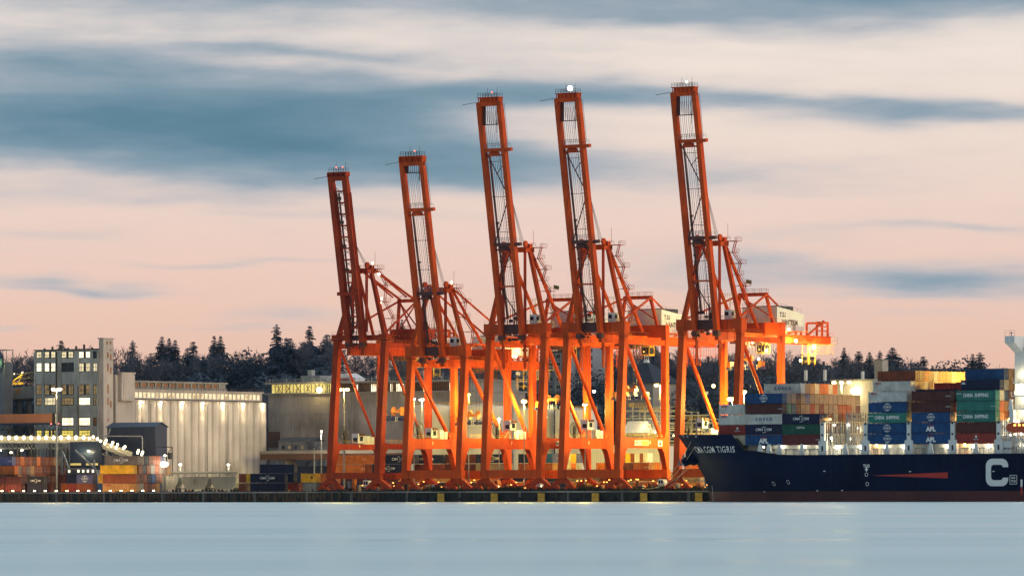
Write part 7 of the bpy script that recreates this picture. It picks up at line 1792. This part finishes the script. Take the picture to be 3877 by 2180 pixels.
# woodland filling the slope: one mass of scrub and twigs
wv, wf = [], []
rng = np.random.default_rng(5)
b = MB(); r = random.Random(77)
for k in range(900):
    v = r.uniform(230, 520); px = r.uniform(-60, 3940); u = Qu(px, v); g = ground_z(u, v); h = r.uniform(3, 8); w = r.uniform(1.5, 3.5)
    for j in range(26):
        c = Vector((u + r.gauss(0, w * .5), v + r.gauss(0, w * .5), g + h * (.1 + .9 * r.random() ** .8)))
        e1 = Vector((r.gauss(0, 1), r.gauss(0, .6), r.gauss(0, 1))).normalized() * r.uniform(.4, 1.1); e2 = e1.orthogonal().normalized() * r.uniform(.08, .5)
        b.add([c - e1, c + e2, c + e1 * .8, c - e2], [(0, 1, 2, 3)])
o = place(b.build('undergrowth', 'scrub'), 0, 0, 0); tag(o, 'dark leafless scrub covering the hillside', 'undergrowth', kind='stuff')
# street lamps on the hill
for i, (px, py, rad, mt, lb) in enumerate(((609, 1385, .55, 'lamp_sodium', 'upper of two close orange street lamps in the hillside trees'), (617, 1389, .5, 'lamp_sodium', 'lower of two close orange street lamps in the hillside trees'), (635, 1420, .3, 'lamp_amber', 'tiny orange street lamp below the close pair'), (884, 1391, .75, 'lamp_sodium', 'bright orange street lamp above the silo gallery'), (950, 1441, .5, 'lamp_sodium', 'orange street lamp by the end of the silo gallery'), (982, 1437, .55, 'lamp_sodium', 'orange street lamp west of the concrete hall'),
        (1020, 1424, .5, 'lamp_sodium', 'orange street lamp above the concrete hall corner'), (1120, 1420, .35, 'lamp_warm', 'small white street lamp on the roofline above the concrete hall'), (2702, 1462, .65, 'lamp_sodium', 'orange street lamp beside the yellow lit crane leg'), (2437, 1463, .3, 'lamp_pink', 'purple string light below the church'), (2250, 1482, .5, 'lamp_white', 'white porch lamp beside the tallest tower'), (2822, 1437, .4, 'lamp_amber', 'amber lamp east of the fifth crane leg'))):
    v = surface_v(px, py + 30) if py < 1450 else 240
    u = Qu(px, v); g = ground_z(u, v); z = Zof(py, u, v) - g
    t = thing('street_lamp', lb, 'lamp', u, v, g, group='lamps on the hillside'); b = MB(); b.tube((0, 0, -1), (0, 0, z), .09, 6, .06); b.build('pole', 'steel_dark', t); b = MB(); b.ball((0, 0, z), rad, 8, 6); b.build('lamp_head', mt, t)
# ---------------------------------------------------------------- yard light masts: the lamps that light the cranes
def mast(px, py, v, label, heads, mt='lamp_sodium', watts=0, col=(1, .46, .10), rad=.7, pole='galvanised', size=.8, gap=2.6):
    u = Qu(px, v); z = Zof(py, u, v) - DECK
    t = thing('light_mast', label, 'lamp', u, v, DECK)
    b = MB(); k_ = .19 if 1500 < px < 2800 else .32; b.tube((0, 0, 0), (0, 0, z + .3), k_, 10, k_ * .55); b.box(-.6, .6, -.5, .5, 0, .7); b.build('pole', pole, t)
    b = MB(); b.box(-gap * (heads - 1) / 2 - .3, gap * (heads - 1) / 2 + .3, -.12, .12, z, z + .22); b.build('cross_arm', 'steel_dark', t)
    for k in range(heads):
        x = (k - (heads - 1) / 2) * gap
        b = MB(); b.ball((x, 0, z - .15), rad * (.8 if 1500 < px < 2450 else 1), 10, 7, .7); b.build('lamp_head', mt, t)
        b = MB(); b.box(x - rad * .7, x + rad * .7, -.4, .4, z + .25, z + .45); b.build('hood', 'steel_dark', t)
    if watts:
        light(t, (0, 0, z - rad - .6), watts * (.85 if 1500 < px < 2800 else 1), col, size)
    return t
SOD = (1, .82, .20); WRM = (1, .68, .28)
mast(1303, 1471, 9, 'twin headed orange lamp mast between the legs of the old crane', 2, watts=24000, col=SOD)
mast(215, 1468, 9, 'twin headed yellow lamp mast in front of the grain elevator', 2, 'lamp_warm', 20000, (1, .62, .2))
mast(2500, 1457, 24, 'twin headed orange lamp mast between fourth and fifth crane', 2, watts=46000, col=SOD)
mast(3187, 1448, 34, 'twin headed orange lamp mast behind the tall bay of the ship', 3, watts=40000, col=SOD)
mast(1985, 1517, 12, 'single orange lamp mast glaring inside the third crane', 1, watts=19000, col=SOD, rad=1.1)
mast(2773, 1510, 14, 'big orange lamp mast beside the yellow lit crane leg', 2, watts=60000, col=(1, .86, .18), rad=.9, gap=1.5)
mast(2818, 1483, 40, 'orange lamp mast east of the big one by the fifth crane', 1, watts=30000, col=SOD, rad=.8)
mast(1568, 1508, 12, 'white lamp mast behind the second crane water leg', 1, 'lamp_white', 15000, (1, .82, .24), rad=.6)
mast(1598, 1510, 70, 'twin headed white lamp mast on the tank yard behind the second crane', 2, 'lamp_white', 26000, WRM, rad=.5, gap=1.2)
mast(1775, 1491, 20, 'warm lamp mast beside the second crane', 1, watts=24000, col=SOD, rad=.65)
mast(1890, 1583, 10, 'warm lamp mast at the foot of the third crane diagonal', 1, 'lamp_warm', 18000, (1, .82, .20), rad=.65)
mast(2066, 1577, 40, 'yellow lamp mast between third and fourth crane', 1, 'lamp_warm', 25000, (1, .82, .20), rad=.65)
mast(2215, 1530, 16, 'warm lamp mast in front of the fourth tank', 2, 'lamp_warm', 24000, (1, .82, .20), rad=.45, gap=1.0)
mast(2645, 1590, 20, 'yellow lamp mast behind the ship bow', 1, 'lamp_warm', 44000, (1, .82, .20), rad=.5)
mast(622, 1752, 20, 'glaring white yard lamp beside the hopper wagons', 1, 'lamp_white', 1400, (1, .83, .52), rad=1.25, size=.6)
mast(625, 1719, 19, 'small white lamp mast above the glaring yard lamp', 1, 'lamp_white', 800, (1, .85, .5), rad=.35)
mast(683, 1753, 34, 'white floodlight at the foot of the silo bins, west one', 1, 'lamp_white', 2500, (1, .83, .5), rad=.45)
mast(865, 1754, 34, 'white floodlight at the foot of the silo bins, east one', 1, 'lamp_white', 2500, (1, .83, .5), rad=.40)
mast(1217, 1630, 112, 'slim pale lamp post before the concrete hall', 1, 'lamp_white', 30000, (1, .74, .5), rad=.3)
mast(1190, 1695, 105, 'thin yellowish lamp post under the overpass', 1, 'hopper', 0, rad=.2)
mast(1560, 1680, 58, 'extra orange lamp low behind the second crane portal', 1, watts=16000, col=SOD, rad=.4)  # low lamp added to strengthen the light on the crane feet
mast(2140, 1700, 52, 'extra orange lamp low behind the fourth crane portal', 1, watts=22000, col=SOD, rad=.4)  # likewise added, for more light low on the legs
for (px, zz_, w, lb) in ((3150, 29.5, 3500, 'quay light mast hidden behind the ship, lighting the tall bay behind the bow'), (3545, 32.5, 95000, 'quay light mast hidden behind the ship, lighting the top row of container ends')):
    u = Qu(px, SV); t = thing('light_mast', lb, 'lamp', u, -1.0, DECK)  # unseen masts, added where the glow on the container ends suggests them
    b = MB(); b.tube((0, 0, 0), (0, 0, zz_), .34, 10, .18); b.build('pole', 'galvanised', t); b = MB(); b.ball((0, 0, zz_ + .3), .6, 10, 7, .6); b.build('lamp_head', 'lamp_sodium', t)
    light(t, (-1.2, -1.0, zz_ + .3), w, (1, .56, .07), .6)
for k in range(15):  # kerb glints modelled as lamps, with light added to warm the container fronts
    px = 8 + k * 41; u = Qu(px, -2.4)
    t = thing('kerb_light', 'small warm kerb light on the quay edge before the container stacks', 'lamp', u, -2.45, DECK, group='kerb lights on the west quay edge')
    b = MB(); b.box(-.22, .22, -.1, .1, .28, .36); b.tube((0, 0, 0), (0, 0, .28), .06, 6); b.build('base', 'steel_dark', t)
    b = MB(); b.box(-.35, .35, -.12, .12, .362, .62); b.build('lamp_head', 'lamp_warm', t)
    light(t, (0, .1, 1.0), 620, (1, .62, .22), .15)
# ---------------------------------------------------------------- thin evening air between the camera and the hill
hz = bpy.data.materials.new('haze'); hz.use_nodes = True; t = hz.node_tree; t.nodes.clear()
o_ = t.nodes.new('ShaderNodeOutputMaterial'); pv = t.nodes.new('ShaderNodeVolumePrincipled')
pv.inputs['Color'].default_value = (.45, .68, 1.0, 1); pv.inputs['Density'].default_value = 1.1e-5; pv.inputs['Anisotropy'].default_value = 0.0
t.links.new(pv.outputs[0], o_.inputs['Volume']); MAT['haze'] = hz
b = MB(); b.box(-900, 900, -60, 3600, -3, 175); o = b.build('haze', 'haze'); tag(o, kind='stuff')
